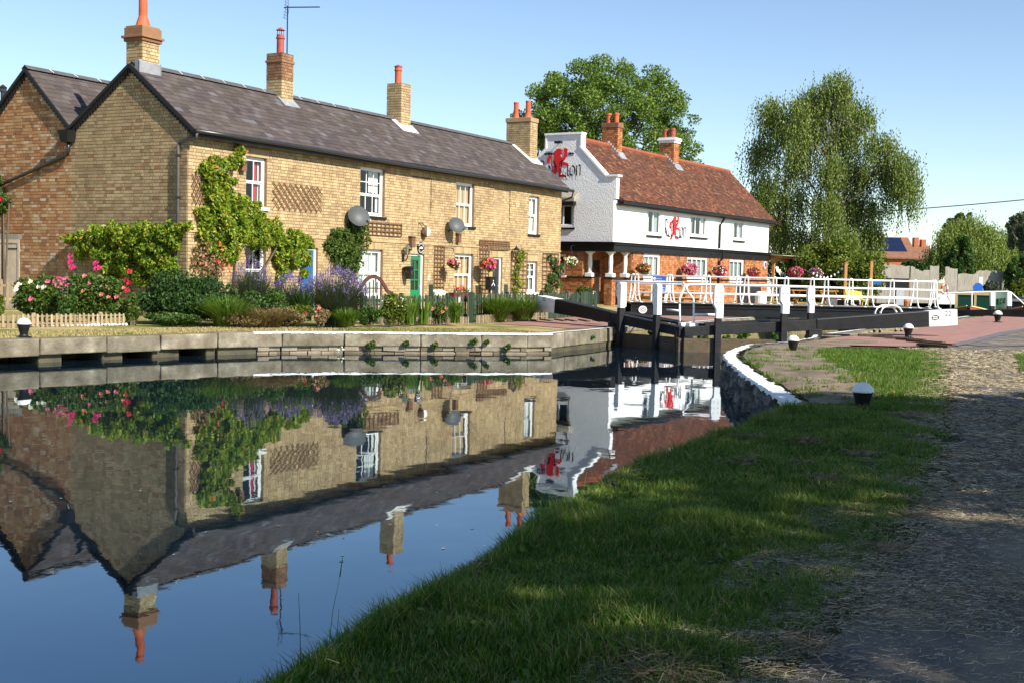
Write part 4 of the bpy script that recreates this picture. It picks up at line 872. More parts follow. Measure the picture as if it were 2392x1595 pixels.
# brick ground floor with a corner porch
PX = 1.95; y1c = FB.gab(1374, 620)[0]; LZ = FB.gab(1390, 651)[1]; gy = y1c + .28
lw = MB(); wall_sheet(lw, PX, PLEN, .3, 2.84, LW, .12, fn=fY)
gw2 = [(FB.gab(1322, 600)[0], FB.gab(1322, 600)[0] + .8, LZ + .1, 2.7)]
wall_sheet(lw, gy, PD, .3, 2.84, gw2, .12, fn=fX)
lw.face([(PX, 0, .3), (PX, 0, 2.84), (PX, gy, 2.84), (PX, gy, .3)]).face([(0, gy, .3), (0, gy, 2.84), (2.4, gy, 2.84), (2.4, gy, .3)]).face([(0, 0, 2.83), (PX, 0, 2.83), (PX, gy, 2.83), (0, gy, 2.83)])
lwall = lw.build('lower_wall', mortar_red, pub, fix=False)
mb = MB()
for b in brick_rows(PX, PLEN, .3, 2.84, LW): brick_y(mb, b)
for b in brick_rows(gy, PD, .3, 2.84, gw2): brick_x(mb, b)
for b in brick_rows(0, PX, .3, 2.83): brick_y(mb, b, gy - .001)
for b in brick_rows(.0, gy, .3, 2.83): mb.box(PX - .013, b[0] + G_, b[2] + G_, PX - .001, b[1] - G_, b[3] - G_, r=random.random())
for (xa, xb, ya, yb) in ((0, .38, 0, .38), (1.42, PX - .015, 0, .36), (0, .36, y1c - .2, gy - .015)):
    lw2 = MB().box(xa + .012, ya + .012, .3, xb, yb, LZ).build('pier', mortar_red, pub)
    for b in brick_rows(xa, xb, .3, LZ): brick_y(mb, b, ya + .012)
    for b in brick_rows(ya, yb, .3, LZ): brick_x(mb, b, xa + .012)
stuff(mb.build('bricks', brick_pub, lwall, fix=False))
colp = [(.13, 0), (.13, .16), (.095, .17), (.085, .25), (.105, .55), (.088, .82), (.085, .86), (.12, .88), (.14, .93), (.14, 1)]
for (x, y) in ((.17, y1c), (.17, .17), (1.62, .17)):
    h = 2.83 - LZ - .07; c = MB().lathe([(r, z * h) for r, z in colp], n=16).build('column', white_paint, pub, (x, y, LZ + .07)); MB().box(-.17, -.17, 0, .17, .17, h * .15).box(-.16, -.16, h * .94, .16, .16, h).build('column_block', white_paint, c, bevel=.01)
MB().box(-.06, -.06, LZ, .44, .42, LZ + .07).build('ledge', black_paint, pub); MB().box(1.36, -.06, LZ, PX + .02, .0, LZ + .07).build('ledge', black_paint, pub); MB().box(-.06, y1c - .22, LZ, -.0, PD, LZ + .07).build('ledge', black_paint, pub); MB().box(PX + .03, -.05, LZ - .02, PLEN, -.001, LZ + .05).build('ledge', black_paint, pub)
d_ = MB().box(.75, gy - .05, .35, 1.6, gy - .02, 2.45).build('door', door_grey, pub); MB().box(.85, gy - .06, 1.3, 1.5, gy - .051, 2.3).build('pane', glass, d_)
for i, q in enumerate(UW): window(pub, (q[0], 0, q[2]), 0, q[1] - q[0], q[3] - q[2], (2, 3, 2)[i], .5, [(curtain_w, 0, .35, 0, 1), (curtain_g, .55, 1, 0, 1)] if i != 1 else [(curtain_g, 0, .3, 0, 1), (curtain_w, .8, 1, 0, 1)], black_paint, casement=True, fw=.09, inset=.02)
for i, q in enumerate(LW): window(pub, (q[0], 0, q[2]), 0, q[1] - q[0], q[3] - q[2], (3, 4, 3)[i], .5, [(curtain_g, 0, 1, 0, 1)], white_paint, casement=True, fw=.1, inset=.02)
for i, q in enumerate(gwin): window(pub, (-.02, q[1], q[2]), -math.pi / 2, q[1] - q[0], q[3] - q[2], 2, .5, [(curtain_g, 0, .42, 0, 1), (curtain_w, .8, 1, 0, 1)], black_paint, casement=True, fw=.08, inset=.03)
for q in gw2: window(pub, (0, q[1], q[2]), -math.pi / 2, q[1] - q[0], q[3] - q[2], 1, .5, None, white_paint, casement=True, fw=.08, inset=.03)
q = gwin[0]; MB().hexa([(-.3, q[0] - .12, q[3] + .08), (-.02, q[0] - .12, q[3] + .08), (-.02, q[1] + .12, q[3] + .08), (-.3, q[1] + .12, q[3] + .08), (-.3, q[0] - .12, q[3] + .25), (-.02, q[0] - .2, q[3] + .5), (-.02, q[1] + .2, q[3] + .5), (-.3, q[1] + .12, q[3] + .25)]).build('window_hood', timber_grey, pub)
MB().box(-.29, q[0] - .10, q[3] - .1, -.03, q[1] + .1, q[3] + .08).build('hood_board', black_paint, pub)
# chimneys
ca = FB.fac(1441, 362, PRY - .4)[0]; cb = FB.fac(1573, 388, PRY - .4)[0]
chimney(pub, ca, ca + .5, PRY - .42, PRY + .42, 7.2, 9.05, brick_pub, [(8.85, 9.08, .04, tile_brown)], [((ca + .25, PRY + .2, 9.07), .5, .13, .125, terracotta, 'straight'), ((ca + .25, PRY - .2, 9.07), .5, .13, .125, terracotta, 'straight')])
chimney(pub, cb, cb + .68, PRY - .4, PRY + .42, 7.2, 8.9, brick_pub, [(8.78, 8.9, .05, white_wall), (8.9, 9.0, .11, white_wall), (9.0, 9.07, .06, cement)], [((cb + .2, PRY + .2, 9.06), .46, .13, .13, pot_red, 'straight'), ((cb + .22, PRY - .2, 9.06), .5, .13, .14, pot_red, 'straight'), ((cb + .5, PRY - .12, 9.06), .47, .13, .12, pot_red, 'straight')])
psl = (PRZ - pe[1]) / (PRY - pe[0])
for x0, x1 in ((ca, ca + .5), (cb, cb + .68)):
    zf = lambda y: pe[1] + psl * (y - pe[0]) + .05
    MB().hexa([(x0 - .1, PRY - .66, zf(PRY - .66)), (x1 + .12, PRY - .66, zf(PRY - .66)), (x1 + .12, PRY - .42, zf(PRY - .42)), (x0 - .1, PRY - .42, zf(PRY - .42)), (x0 - .1, PRY - .66, zf(PRY - .66) + .02), (x1 + .12, PRY - .66, zf(PRY - .66) + .02), (x1 + .12, PRY - .42, zf(PRY - .42) + .1), (x0 - .1, PRY - .42, zf(PRY - .42) + .1)]).build('flashing', lead, proof)
    for k in range(6): y = PRY - .55 + k * .11; MB().box(x0 - .14, y, zf(y) - .01, x0 - .005, y + .1, zf(y) + .18).build('flashing', lead, proof)
dx = FB.fac(1678, 560)[0]; MB().tube([(dx, -.33, 4.95), (dx, -.2, 4.7), (dx, -.08, 4.5), (dx, -.08, 3.3)], .06, 8).tube([(dx, -.28, 3.2), (dx, -.28, 2.8), (dx, -.09, 2.6), (dx, -.09, .5)], .06, 8).build('downpipe', black_paint, pub)
ax = FB.fac(1783, 620); al = thing('alarm_box', 'blue and white alarm box on the brick corner of the pub', 'alarm', FB.w(ax[0], -.02, ax[1]), FB.rz)
MB().slab([(-.16, .2), (.16, .2), (.16, -.08), (0, -.24), (-.16, -.08)], .1, 'y', -.1).build('case', white_paint, al); MB().slab([(-.11, .15), (.11, .15), (.11, -.05), (0, -.16), (-.11, -.05)], .01, 'y', -.112).build('face', sign_blue, al)
# signwriting: black letter words and a red lion, on the gable and on the front
GLY = {'R': (.82, [[(.05, 0), (.08, 1.5)], [(-.12, 1.38), (.08, 1.5), (.42, 1.5), (.5, 1.15), (.12, .8)], [(.15, .8), (.5, .15), (.72, .05)]]),
       'e': (.66, [[(.12, .8), (.06, .2), (.28, 0), (.52, .15)], [(.12, .8), (.34, 1.02), (.5, .74), (.12, .45)]]),
       'd': (.74, [[(.12, .75), (.06, .2), (.3, 0), (.56, .2), (.56, .95), (.2, 1.5)], [(.12, .75), (.34, 1), (.56, .85)]]),
       'L': (.86, [[(.2, 1.5), (.14, .3), (.0, .05), (.36, .14), (.8, -.08)], [(.0, 1.28), (.2, 1.5), (.44, 1.42)]]),
       'i': (.38, [[(.1, 1), (.12, .12), (.27, 0)]]), 'o': (.74, [[(.3, 1), (.05, .8), (.05, .2), (.3, 0), (.56, .2), (.56, .8), (.3, 1)]]),
       'n': (.66, [[(.1, 1), (.1, 0)], [(.1, .85), (.4, 1.05), (.52, .9), (.52, 0)]]), ' ': (.28, [])}
def blackletter(t, nib=.085):
    mb = MB(); x = 0; n = (math.cos(.75) * nib, math.sin(.75) * nib)
    for ch in t:
        adv, st = GLY[ch]
        for pl in st:
            for (a, b) in zip(pl, pl[1:]): mb.face([(x + a[0] - n[0], 0, a[1] - n[1]), (x + b[0] - n[0], 0, b[1] - n[1]), (x + b[0] + n[0], 0, b[1] + n[1]), (x + a[0] + n[0], 0, a[1] + n[1])])
        x += adv
    return mb, x
LION = [[(.35, .45), (.29, .8), (.31, 1.15), (.42, 1.3), (.62, 1.28), (.69, 1.05), (.66, .8), (.6, .5)], [(.34, 1.15), (.29, 1.25), (.33, 1.42), (.42, 1.55), (.55, 1.60), (.66, 1.56), (.73, 1.46), (.66, 1.42), (.67, 1.36), (.75, 1.33), (.68, 1.26), (.6, 1.2)],
        [(.58, 1.0), (.78, 1.1), (.83, 1.3), (.80, 1.5), (.80, 1.62), (.86, 1.56), (.9, 1.64), (.94, 1.56), (1.0, 1.52), (.98, 1.4), (.97, 1.15), (.86, .95), (.68, .80)], [(.6, .78), (.82, .83), (.98, .77), (1.08, .62), (1.0, .58), (.9, .64), (.8, .66), (.6, .6)],
        [(.35, .62), (.29, .35), (.17, .2), (.10, -.02), (.02, -.1), (.12, -.14), (.28, -.06), (.34, .12), (.46, .3), (.52, .5)], [(.48, .58), (.62, .55), (.73, .3), (.66, .12), (.82, .08), (.86, -.04), (.58, -.02), (.56, .2), (.46, .35)],
        [(.33, .55), (.24, .50), (.14, .75), (.17, .98), (.12, 1.02), (.16, 1.06), (.22, 1.02), (.19, .76), (.26, .58)], [(.16, 1.04), (.04, .78), (-.06, .76), (-.03, 1.05), (.06, 1.2), (.16, 1.22), (.24, 1.12)]]
def lion():
    mb = MB()
    for k, p in enumerate(LION): mb.slab(p, .012, 'y', -.012 - .0006 * k)
    return mb.mesh('lion', True)
y0, z0 = FB.gab(1262, 411); y1, z1 = FB.gab(1359, 411.5); mb, wdt = blackletter('Red Lion'); sc = (y0 - y1) / wdt
lt = mb.build('lettering', sign_black, gb2, (-.066, y0, z1), -math.pi / 2, fix=False); lt.scale = (sc, 1, sc * 1.12)
lo = put('lion_emblem', lion(), sign_red, gb2, (-.034, FB.gab(1280, 400)[0], z1 - .02)); lo.rotation_euler = (0, 0, -math.pi / 2); s1 = (FB.gab(1276, 400)[0] - FB.gab(1330, 400)[0]) / 1.14; lo.scale = (s1 * .98, 1, s1 * .76)
mb = MB()
for px in (1274, 1278, 1282, 1285, 1289, 1294, 1330, 1334, 1339): yy, zz = FB.gab(px, 360); mb.box(-.04, yy - .022, zz - .07, -.022, yy + .022, zz + random.uniform(.02, .08)); mb.box(-.04, yy - .06, zz - .0, -.0221, yy, zz + .03)
mb.build('small_lettering', sign_black, gb2)
mb, wdt = blackletter('Red Lion', .08); a = FB.fac(1552, 553); b = FB.fac(1601, 553); sc = (b[0] - a[0]) / wdt; lt = mb.build('lettering', sign_black, pub, (a[0], -.034, a[1] - .02), 0, fix=False); lt.scale = (sc, 1, sc * 1.15)
lo = put('lion_emblem', lion(), sign_red, pub, (FB.fac(1563.5, 550)[0], -.004, a[1] - .05)); s1 = sc * 2.35; lo.scale = (s1 * .95, 1, .66)
fl2 = thing('floodlight', 'small black floodlight high on the white gable', 'lamp', FB.w(-.02, 2.75, 7.66), FB.rz); MB().box(-.3, -.16, -.03, -.1, .16, .07).build('head', black_paint, fl2); MB().tube([(-.1, 0, 0), (0, 0, .05)], .02, 6).build('arm', black_paint, fl2)

# ---------------------------------------------------------------- lock gates

def xy(P): return Vector((P[0], P[1], 0))
def post_part(o, P, u, w, zb, zt, stem, base):   # white paddle post with a black foot; u = direction across the post
    n = Vector((u.y, -u.x, 0)); hw = w / 2; r = hw
    pl = [(-hw * .45, zb), (hw, zb), (hw, zt - r * .7)] + [(hw * math.cos(a), zt - r * .7 + r * .7 * math.sin(a)) for a in (.5, 1.0, 1.57, 2.14, 2.64)] + [(-hw, zt - r * .7), (-hw, zb + .32), (-hw * .45, zb + .22)]
    mb = MB(); f = lambda q, t: tuple(P + u * q[0] + n * t + Vector((0, 0, q[1])))
    mb.face([f(q, -.07) for q in pl]); mb.face([f(q, .07) for q in reversed(pl)])
    for i in range(len(pl)): a, b = pl[i], pl[(i + 1) % len(pl)]; mb.face([f(a, -.07), f(a, .07), f(b, .07), f(b, -.07)])
    p = mb.build('post', white_paint, o); s_ = MB()
    s_.hexa([tuple(P + u * x + n * t + Vector((0, 0, z))) for z in (base, zb - .002) for (x, t) in ((-stem * .45, .068), (stem * .55, .068), (stem * .55, -.068), (-stem * .45, -.068))]); s_.build('post_foot', black_wood, p)
    b = MB()
    for zz in (.12, .34, .55):
        for q in (-.45, .45):
            if zt - zb > zz + .25: c = P + u * hw * q + n * .075 + Vector((0, 0, zt - .1 - zz * .6)); b.box(c.x - .012, c.y - .012, c.z - .012, c.x + .012, c.y + .012, c.z + .012)
    b.build('bolt', galv, p)
def gate(label, end, zend, zm, thick, posts, side, white_len, rails, cross, num_px, quoin):
    o = thing('lock_gate', label, 'lock gate', (0, 0, 0)); d = (end - MIT).normalized(); L = (end - MIT).length; tq = (quoin - MIT).length
    P = lambda t, z: MIT + d * t + Vector((0, 0, z)); zc = lambda t: (zm - .14) + (zend - .2 - zm + .14) * t / L
    MB().bar(P(0, zc(0)), P(tq, zc(tq)), .26, .22, w1=.28, h1=.27).build('top_rail', black_wood, o, bevel=.015)
    MB().bar(P(tq + .001, zc(tq)), P(L - white_len, zc(L - white_len)), .30, .29, w1=thick, h1=.40).build('balance_beam', black_paint, o, bevel=.02)
    MB().bar(P(L - white_len + .001, zc(L - white_len)), P(L, zc(L)), thick, .40, w1=thick, h1=.40).build('beam_end', white_paint, o, bevel=.015)
    MB().bar(P(-.02, .11), P(tq, .11), .30, .43).build('bottom_rail', old_wood, o, bevel=.02)
    MB().bar(P(.12, -.4), P(.12, zc(0) + .02), .24, .24).build('mitre_post', black_wood, o, bevel=.02); MB().bar(P(tq, -.4), P(tq, zc(tq) - .1), .34, .34).build('heel_post', black_wood, o, bevel=.02)
    MB().bar(P(.0, -.45), P(tq, -.45), .10, .95).build('planking', old_wood, o)
    n = Vector((d.y, -d.x, 0)); n = n if n.y < 0 else -n       # towards the camera
    for (px, w_, zb, off) in posts:
        r = ray(px, 700); t = (MIT.x * r[1] - MIT.y * r[0]) / (r[0] * d.y - r[1] * d.x) if abs(r[0] * d.y - r[1] * d.x) > 1e-6 else 1
        Q = xy(MIT + d * t) + n * off; u = d if d.x > 0 else -d
        post_part(o, Q, u, w_, zb, 1.64, w_ * .62, -.35 if off > 0 else .2)
    for k in range(2): MB().bar(P(.1, .63 + k * .002) - n * (.34 + k * .24), P(tq + .2, zc(tq) + .12) - n * (.34 + k * .24), .22, .05).build('walkway_plank', black_wood, o); MB().bar(P(.02, .64) - n * (.34 + k * .24), P(.3, .65) - n * (.34 + k * .24), .23, .09).build('plank_end', white_edge, o)
    for pts, nm in rails: MB().tube([atY(*p) for p in pts], .024, 8).build('handrail', white_paint, o, smooth=True)
    for a, b in cross: MB().tube([atY(*a), atY(*b)], .028, 8).build('handrail_stay', white_paint, o, smooth=True)
    # number on the white end, on the face towards the camera
    for (tt, off, dz, h) in num_px:
        A = P(L - white_len * off, zc(L) + dz) + n * (thick / 2 + .004); u = d if d.x > 0 else -d; rot = Matrix((u, (0, 0, 1), n)).transposed().to_euler()
        if tt == 'oval':
            e = MB()
            for (ra, rb) in ((1, .86), (.78, .70)):
                for k in range(24):
                    a0, a1 = k * math.pi / 12, (k + 1) * math.pi / 12
                    e.face([tuple(A + u * (h * 1.25 * q * math.cos(aa)) + Vector((0, 0, h * q * .85 * math.sin(aa)))) for q, aa in ((ra, a0), (ra, a1), (rb, a1), (rb, a0))])
            for k in range(5): c = A + u * h * (.42 * (k - 2)); e.face([tuple(c + u * h * x + Vector((0, 0, h * z))) for x, z in ((-.13, -.2), (.1, -.24), (.16, .2), (-.08, .24))])
            for s_ in (-1, 1):
                for k in range(5): c = A + u * h * (.22 * (k - 2)) + Vector((0, 0, s_ * h * .5)); e.face([tuple(c + u * h * x + Vector((0, 0, h * z))) for x, z in ((-.07, -.09), (.07, -.09), (.07, .09), (-.07, .09))])
            e.build('lock_badge', sign_black, o, fix=False)
        else: text(tt, 'number', o, A, h, sign_black, rot)
    return o
LE = xy(atY(1266, 692, 35.4)); RE = xy(atY(2230, 725, 31.4))
ylin = lambda pts, y0, y1: [(p[0], p[1], y0 + (y1 - y0) * i / (len(pts) - 1)) for i, p in enumerate(pts)]
gate('black lock gate with beam reaching back to a white end by the cottage fence', LE, 1.19, .62, .34,
     [(1440, .16, 1.0, -.2), (1464, .19, .98, .2), (1549, .21, .86, .2)], 'left', .85,
     [(ylin([(1432, 657.5), (1520, 659), (1592, 660.5), (1597, 663), (1599, 668), (1597, 676), (1588.5, 696), (1587.7, 702), (1588, 752)], 33.6, 31.2), 'a')], [((1558, 724, 31.6), (1588, 727, 31.3))], [('22', .42, .10, .11)], LQ)
gate('black lock gate whose long beam ends in a white block over the red paving', RE, 1.15, .62, .32,
     [(1672, .235, .83, .2), (1825, .235, .97, .2), (1895, .17, .99, -.05)], 'right', .76,
     [(ylin([(1902, 671), (1815, 668), (1660, 665.5), (1612, 665), (1605, 667.5), (1603, 673), (1607, 683), (1618.5, 696), (1620.3, 701), (1620.5, 757)], 31.1, 30.7), 'b')], [((1621, 735, 30.7), (1672, 736, 30.6))], [('22', .34, .085, .125), ('oval', .78, -.02, .085)], RQ)
stp = thing('gate_step', 'narrow white painted step board under the near balance beam', 'step', (0, 0, 0)); MB().bar(atY(1906, 757, 31.2), atY(1968, 758, 31.25), .2, .05).build('board', white_edge, stp)
stp2 = thing('gate_step', 'narrow white painted step board under the beam by the cottage fence', 'step', (0, 0, 0)); MB().bar(atY(1398, 734, 34.5), atY(1427, 738, 33.9), .2, .05).build('board', white_edge, stp2)

# ---------------------------------------------------------------- swing bridge
B0 = atY(1475, 705, 43); B1 = atY(2190, 723.3, 43); bl = (B1 - B0).length; bz = (B0.z + B1.z) / 2; brz = math.atan2(B1.y - B0.y, B1.x - B0.x)
brg = thing('swing_bridge', 'black swing footbridge with white tubular railings across the lock', 'bridge', (B0.x, B0.y, 0), brz)
for y, nm in ((0, 0), (2.3, 1)):
    g = MB(); g.box(0, y, bz - .40, bl, y + .12, bz - .02).box(-.02, y - .06, bz - .03, bl + .02, y + .18, bz).box(0, y - .03, bz - .15, bl, y - .001, bz - .13); g.box(0, y - .05, bz - .42, bl, y + .17, bz - .4); g.build('girder', black_paint, brg)
n = 46
pk = MB().box(-.5, .19, -.06, .5, 2.23, -.005).mesh('deck_plank', True); pk.materials.append(timber_grey)
for k in range(n): inst('deck_plank', pk, brg, ((k + .5) * bl / n, 0, bz), (0, 0, 0), (bl / n - .012, 1, 1))
def hairpin(x, y, r=.026, spread=.16):
    pts = []
    for s_ in (-1, 1):
        q = [(x + s_ * spread * 1.1, y, bz), (x + s_ * spread * .8, y, bz + .1), (x + s_ * .075, y, bz + .38), (x + s_ * .06, y, bz + .90), (x + s_ * .035, y, bz + .96)]; pts += q if s_ < 0 else q[::-1]
    pts.insert(5, (x, y, bz + .975)); mb = MB().tube(pts, r, 8)
    for s_ in (-1, 1): mb.box(x + s_ * spread * 1.1 - .07, y - .05, bz, x + s_ * spread * 1.1 + .07, y + .05, bz + .02)
    return mb
bx = lambda px, Y: ((atY(px, 700, Y) - B0).dot((B1 - B0).normalized()))
for px in (1486, 1566, 1654, 1743, 1836.5, 1930, 2032.6, 2137.7, 2184): hairpin(bx(px, 43), .06).build('railing_post', white_paint, brg, smooth=True)
for px in (1478, 1560, 1643, 1724, 1809, 1897, 1987.5, 2084, 2179): hairpin(bx(px, 45.3) * 1.0, 2.36, .024, .13).build('railing_post', white_paint, brg, smooth=True)
for y in (.06, 2.36):
    for z, r in ((.93, .028), (.64, .026), (.33, .026)): MB().tube([(.12, y, bz + z), (bl - .06, y, bz + z)], r, 8).build('rail', white_paint, brg, smooth=True)
MB().tube([(bl - .06, .06, bz + .64), (bl + .12, .06, bz + .63), (bl + .19, .06, bz + .56), (bl + .15, .06, bz + .46), (bl + .03, .06, bz + .33)], .022, 8).build('rail_end', white_paint, brg, smooth=True)
for px in (1770, 2050): x = bx(px, 43); MB().box(x - .4, .3, .45, x + .4, 2, bz - .42).build('pivot_block', black_paint, brg)
x = bx(1502, 43); lg = MB()
for (ra, rb) in ((.145, .105), (.085, .06)):
    for k in range(20): a0, a1 = k * math.pi / 10, (k + 1) * math.pi / 10; lg.face([(x + q * math.cos(a), -.034, bz - .25 + q * math.sin(a) * .9) for q, a in ((ra, a0), (ra, a1), (rb, a1), (rb, a0))])
lg.face([(x - .03, -.034, bz - .28), (x + .03, -.034, bz - .28), (x + .03, -.034, bz - .22), (x - .03, -.034, bz - .22)]); lg.build('badge', white_paint, brg, fix=False)

# ---------------------------------------------------------------- bollards
def bollard(label, P, sc, base=True):
    o = thing('bollard', label, 'bollard', P, 0, 'black and white mooring bollards along the lock')
    prof = [(.15, 0), (.15, .012), (.085, .03), (.075, .06), (.085, .11), (.125, .24), (.128, .25)] if base else [(.065, -.02), (.07, .02), (.12, .24), (.125, .25)]
    MB().lathe([(r * sc, z * sc) for r, z in prof], n=20).build('body', black_paint, o, smooth=False)
    MB().lathe([(r * sc, z * sc) for r, z in ((.135, .25), (.142, .265), (.128, .29), (.11, .325), (.07, .36), (.03, .372), (0, .375))], n=20).build('cap', white_paint, o, smooth=True)
bollard('white capped bollard standing on the coping in front of the low picket fence', Vector((-8.98, 22.85, .45)), .95)
bollard('lit white capped bollard on the grass by the tip of the approach wall', onz(1852, 822, .43), .86, False)
bollard('large shaded white capped bollard in the grass nearest the camera', onz(2014, 962, .43), .86, False)
bollard('white capped bollard on the red paving under the balance beam end', onz(2121, 789, .46), .92)
bollard('distant white capped bollard at the far end of the red paving', onz(2330, 753.5, .46), 1.1)

# raised brick footholds in the paving on both sides
fh = MB().box(-.5, -.05, 0, .5, .05, .03).mesh('foothold', True); fh.materials.append(old_wood)
for i, (a, b) in enumerate(((1222, 1251), (1255, 1288), (1297, 1320), (1322, 1345), (1354, 1375), (1387, 1405))):
    A = onz(a, 746 + i * .5, .455); B = onz(b, 750 + i * .5, .455); o = inst('foothold', fh, None, (A + B) / 2, (0, 0, math.atan2(B.y - A.y, B.x - A.x)), ((B - A).length, 1, 1))
    tag(o, ('leftmost', 'second', 'third', 'fourth', 'fifth', 'sixth')[i] + ' dark foothold strip from the left in the paving behind the cottage side wall', 'foothold', 'footholds on the cottage side')
for i, (a, ya, b, yb) in enumerate(((2005, 785, 2050, 786), (2040, 787, 2085, 789), (2068, 790, 2120, 792), (2095, 793, 2160, 797), (2120, 797, 2205, 803), (2150, 802, 2228, 808), (2145, 806, 2218, 812))):
    A = onz(a, ya, .47); B = onz(b, yb, .47); o = inst('foothold', fh, None, (A + B) / 2, (0, 0, math.atan2(B.y - A.y, B.x - A.x)), ((B - A).length, 1.2, 1.6))
    tag(o, ('farthest', 'second farthest', 'third farthest', 'middle', 'third nearest', 'second nearest', 'nearest')[i] + ' dark foothold strip in the red paving on the near bank', 'foothold', 'footholds on the near bank')
# ladder handrails
def hoop(label, px0, px1, ytop, ybot, Y, grp):
    o = thing('ladder_handrail', label, 'handrail', tuple(atY((px0 + px1) / 2, ybot, Y)), 0, grp); A = atY(px0, ybot, Y); B = atY(px1, ybot, Y + .5); T = atY((px0 + px1) / 2, ytop, Y + .25); c = Vector(o.location)
    pts = [A, A.lerp(Vector((A.x, A.y, T.z)), .75)] + [A.lerp(B, f) * 1.0 + Vector((0, 0, (T.z - A.z) * h)) for f, h in ((.12, .9), (.32, .985), (.5, 1.0), (.68, .985), (.88, .9))] + [B.lerp(Vector((B.x, B.y, T.z)), .75), B]
    MB().tube([p - c for p in pts], .028, 8).build('hoop', white_paint, o, smooth=True); MB().lathe([(.035, 0), (.035, .07)], n=8).build('foot', black_paint, o, A - c); MB().lathe([(.035, 0), (.035, .07)], n=8).build('foot', black_paint, o, B - c)
hoop('left white ladder hoop behind the long balance beam', 2042, 2092, 713, 777, 33.4, 'ladder hoops'); hoop('right white ladder hoop behind the long balance beam', 2055, 2105, 713, 777.5, 33.4, 'ladder hoops')
hoop('left white hoop beyond the swing bridge railings', 1973, 1990, 699, 717, 49, 'far hoops'); hoop('right white hoop beyond the swing bridge railings', 1988, 2008, 699, 717, 49, 'far hoops')

# ---------------------------------------------------------------- far gates, boats
fg = thing('lock_gate', 'distant black lock gate with white posts and sloping handrail at the right edge', 'lock gate', (0, 0, 0))
MB().bar(atY(2140, 736, 53), atY(2440, 732, 50), .3, .36).build('balance_beam', black_wood, fg, bevel=.02); MB().bar(atY(2352, 731, 51.2), atY(2400, 730, 51), .2, .06).build('step_board', white_edge, fg)
for px in (2318, 2357):
    A = atY(px, 716, 51.4); B = atY(px, 684, 51.4); MB().bar(A, B, .20, .14).build('post', white_paint, fg, bevel=.03); MB().bar((A.x, A.y, -.5), A - Vector((0, 0, .002)), .15, .13).build('post_foot', black_wood, fg)
MB().tube([atY(*p, 52) for p in ((2220, 720), (2221, 706), (2213, 692), (2212, 687), (2216, 685), (2260, 683.5), (2355, 681.5), (2362, 684), (2400, 718))], .026, 8).build('handrail', white_paint, fg, smooth=True); MB().tube([atY(2270, 683.5, 52), atY(2270, 716, 52)], .03, 8).build('handrail_stay', white_paint, fg)
fg2 = thing('lock_gate', 'distant black balance beam with a pale end seen through the bridge railings', 'lock gate', (0, 0, 0))
MB().bar(atY(1963, 709, 63), atY(2190, 733, 55), .34, .36).build('balance_beam', black_wood, fg2); MB().bar(atY(1937, 707.5, 64), atY(1963, 708.5, 63.001), .36, .38).build('beam_end', white_paint, fg2)
def narrowboat(name, label, P, rz, L, hull, cab, front, h=1.55):
    o = thing(name, label, 'narrowboat', P, rz); hb = MB(); W2 = 1.05
    sec = [(0, .05, .95), (.5, .45, .85), (1.3, .85, .72), (2.4, W2, .66), (L, W2, .62)]
    for (a, b) in zip(sec, sec[1:]):
        for s_ in (-1, 1): hb.face([(a[0], s_ * a[1] * .8, -.2), (b[0], s_ * b[1] * .8, -.2), (b[0], s_ * b[1], b[2]), (a[0], s_ * a[1], a[2])])
        hb.face([(a[0], -a[1], a[2] - .12), (b[0], -b[1], b[2] - .12), (b[0], b[1], b[2] - .12), (a[0], a[1], a[2] - .12)])
    hb.face([(L, -W2, -.2), (L, W2, -.2), (L, W2, .62), (L, -W2, .62)]); hb.build('hull', hull, o)
    rb = MB()
    for (a, b) in zip(sec, sec[1:]):
        for s_ in (-1, 1): rb.face([(a[0] - .02, s_ * (a[1] + .02), a[2] - .26), (b[0], s_ * (b[1] + .02), b[2] - .26), (b[0], s_ * (b[1] + .02), b[2] - .02), (a[0] - .02, s_ * (a[1] + .02), a[2] - .02)])
    rb.build('bow_panel', boat_red, o); mb = MB()
    for (a, b) in zip(sec[:3], sec[1:4]):
        for s_ in (-1, 1): mb.bar((a[0], s_ * (a[1] + .03), a[2] - .01), (b[0], s_ * (b[1] + .03), b[2] - .01), .05, .05)
    mb.build('rubbing_strake', boat_cream, o)
    cb = MB(); cb.hexa([(3.0, -.92, .5), (L - 1, -.92, .5), (L - 1, .92, .5), (3.0, .92, .5), (3.0, -.78, h), (L - 1, -.78, h), (L - 1, .78, h), (3.0, .78, h)]); c = cb.build('cabin', cab, o)
    f = MB()
    for q in ((2.96, -.92, .55, 2.999, -.80, h - .05), (2.96, .80, .55, 2.999, .92, h - .05), (2.96, -.8, h - .17, 2.999, .8, h - .04), (2.96, -.8, .55, 2.999, .8, .66), (2.96, -.05, .66, 2.999, .05, h - .17)): f.box(*q)
    f.build('cabin_frame', front, c); d = MB()
    for k in range(4): x = 4 + k * 2.2; d.box(x, -.90, .95, x + .8, -.86, 1.25)
    d.build('window', glass, c); return o
narrowboat('narrowboat', 'green narrowboat with cream framed cabin moored beyond the far lock gate', Vector((*atY(2262, 738, 57)[:2], -.2)), math.atan2(.90, .43), 13, black_paint, boat_green, boat_cream, 1.58)
narrowboat('narrowboat', 'dark narrowboat bow at the right edge beyond the sloping handrail', Vector((*atY(2392, 742, 58)[:2], -.2)), math.atan2(.9, .45), 12, black_paint, black_paint, steel, 1.3)

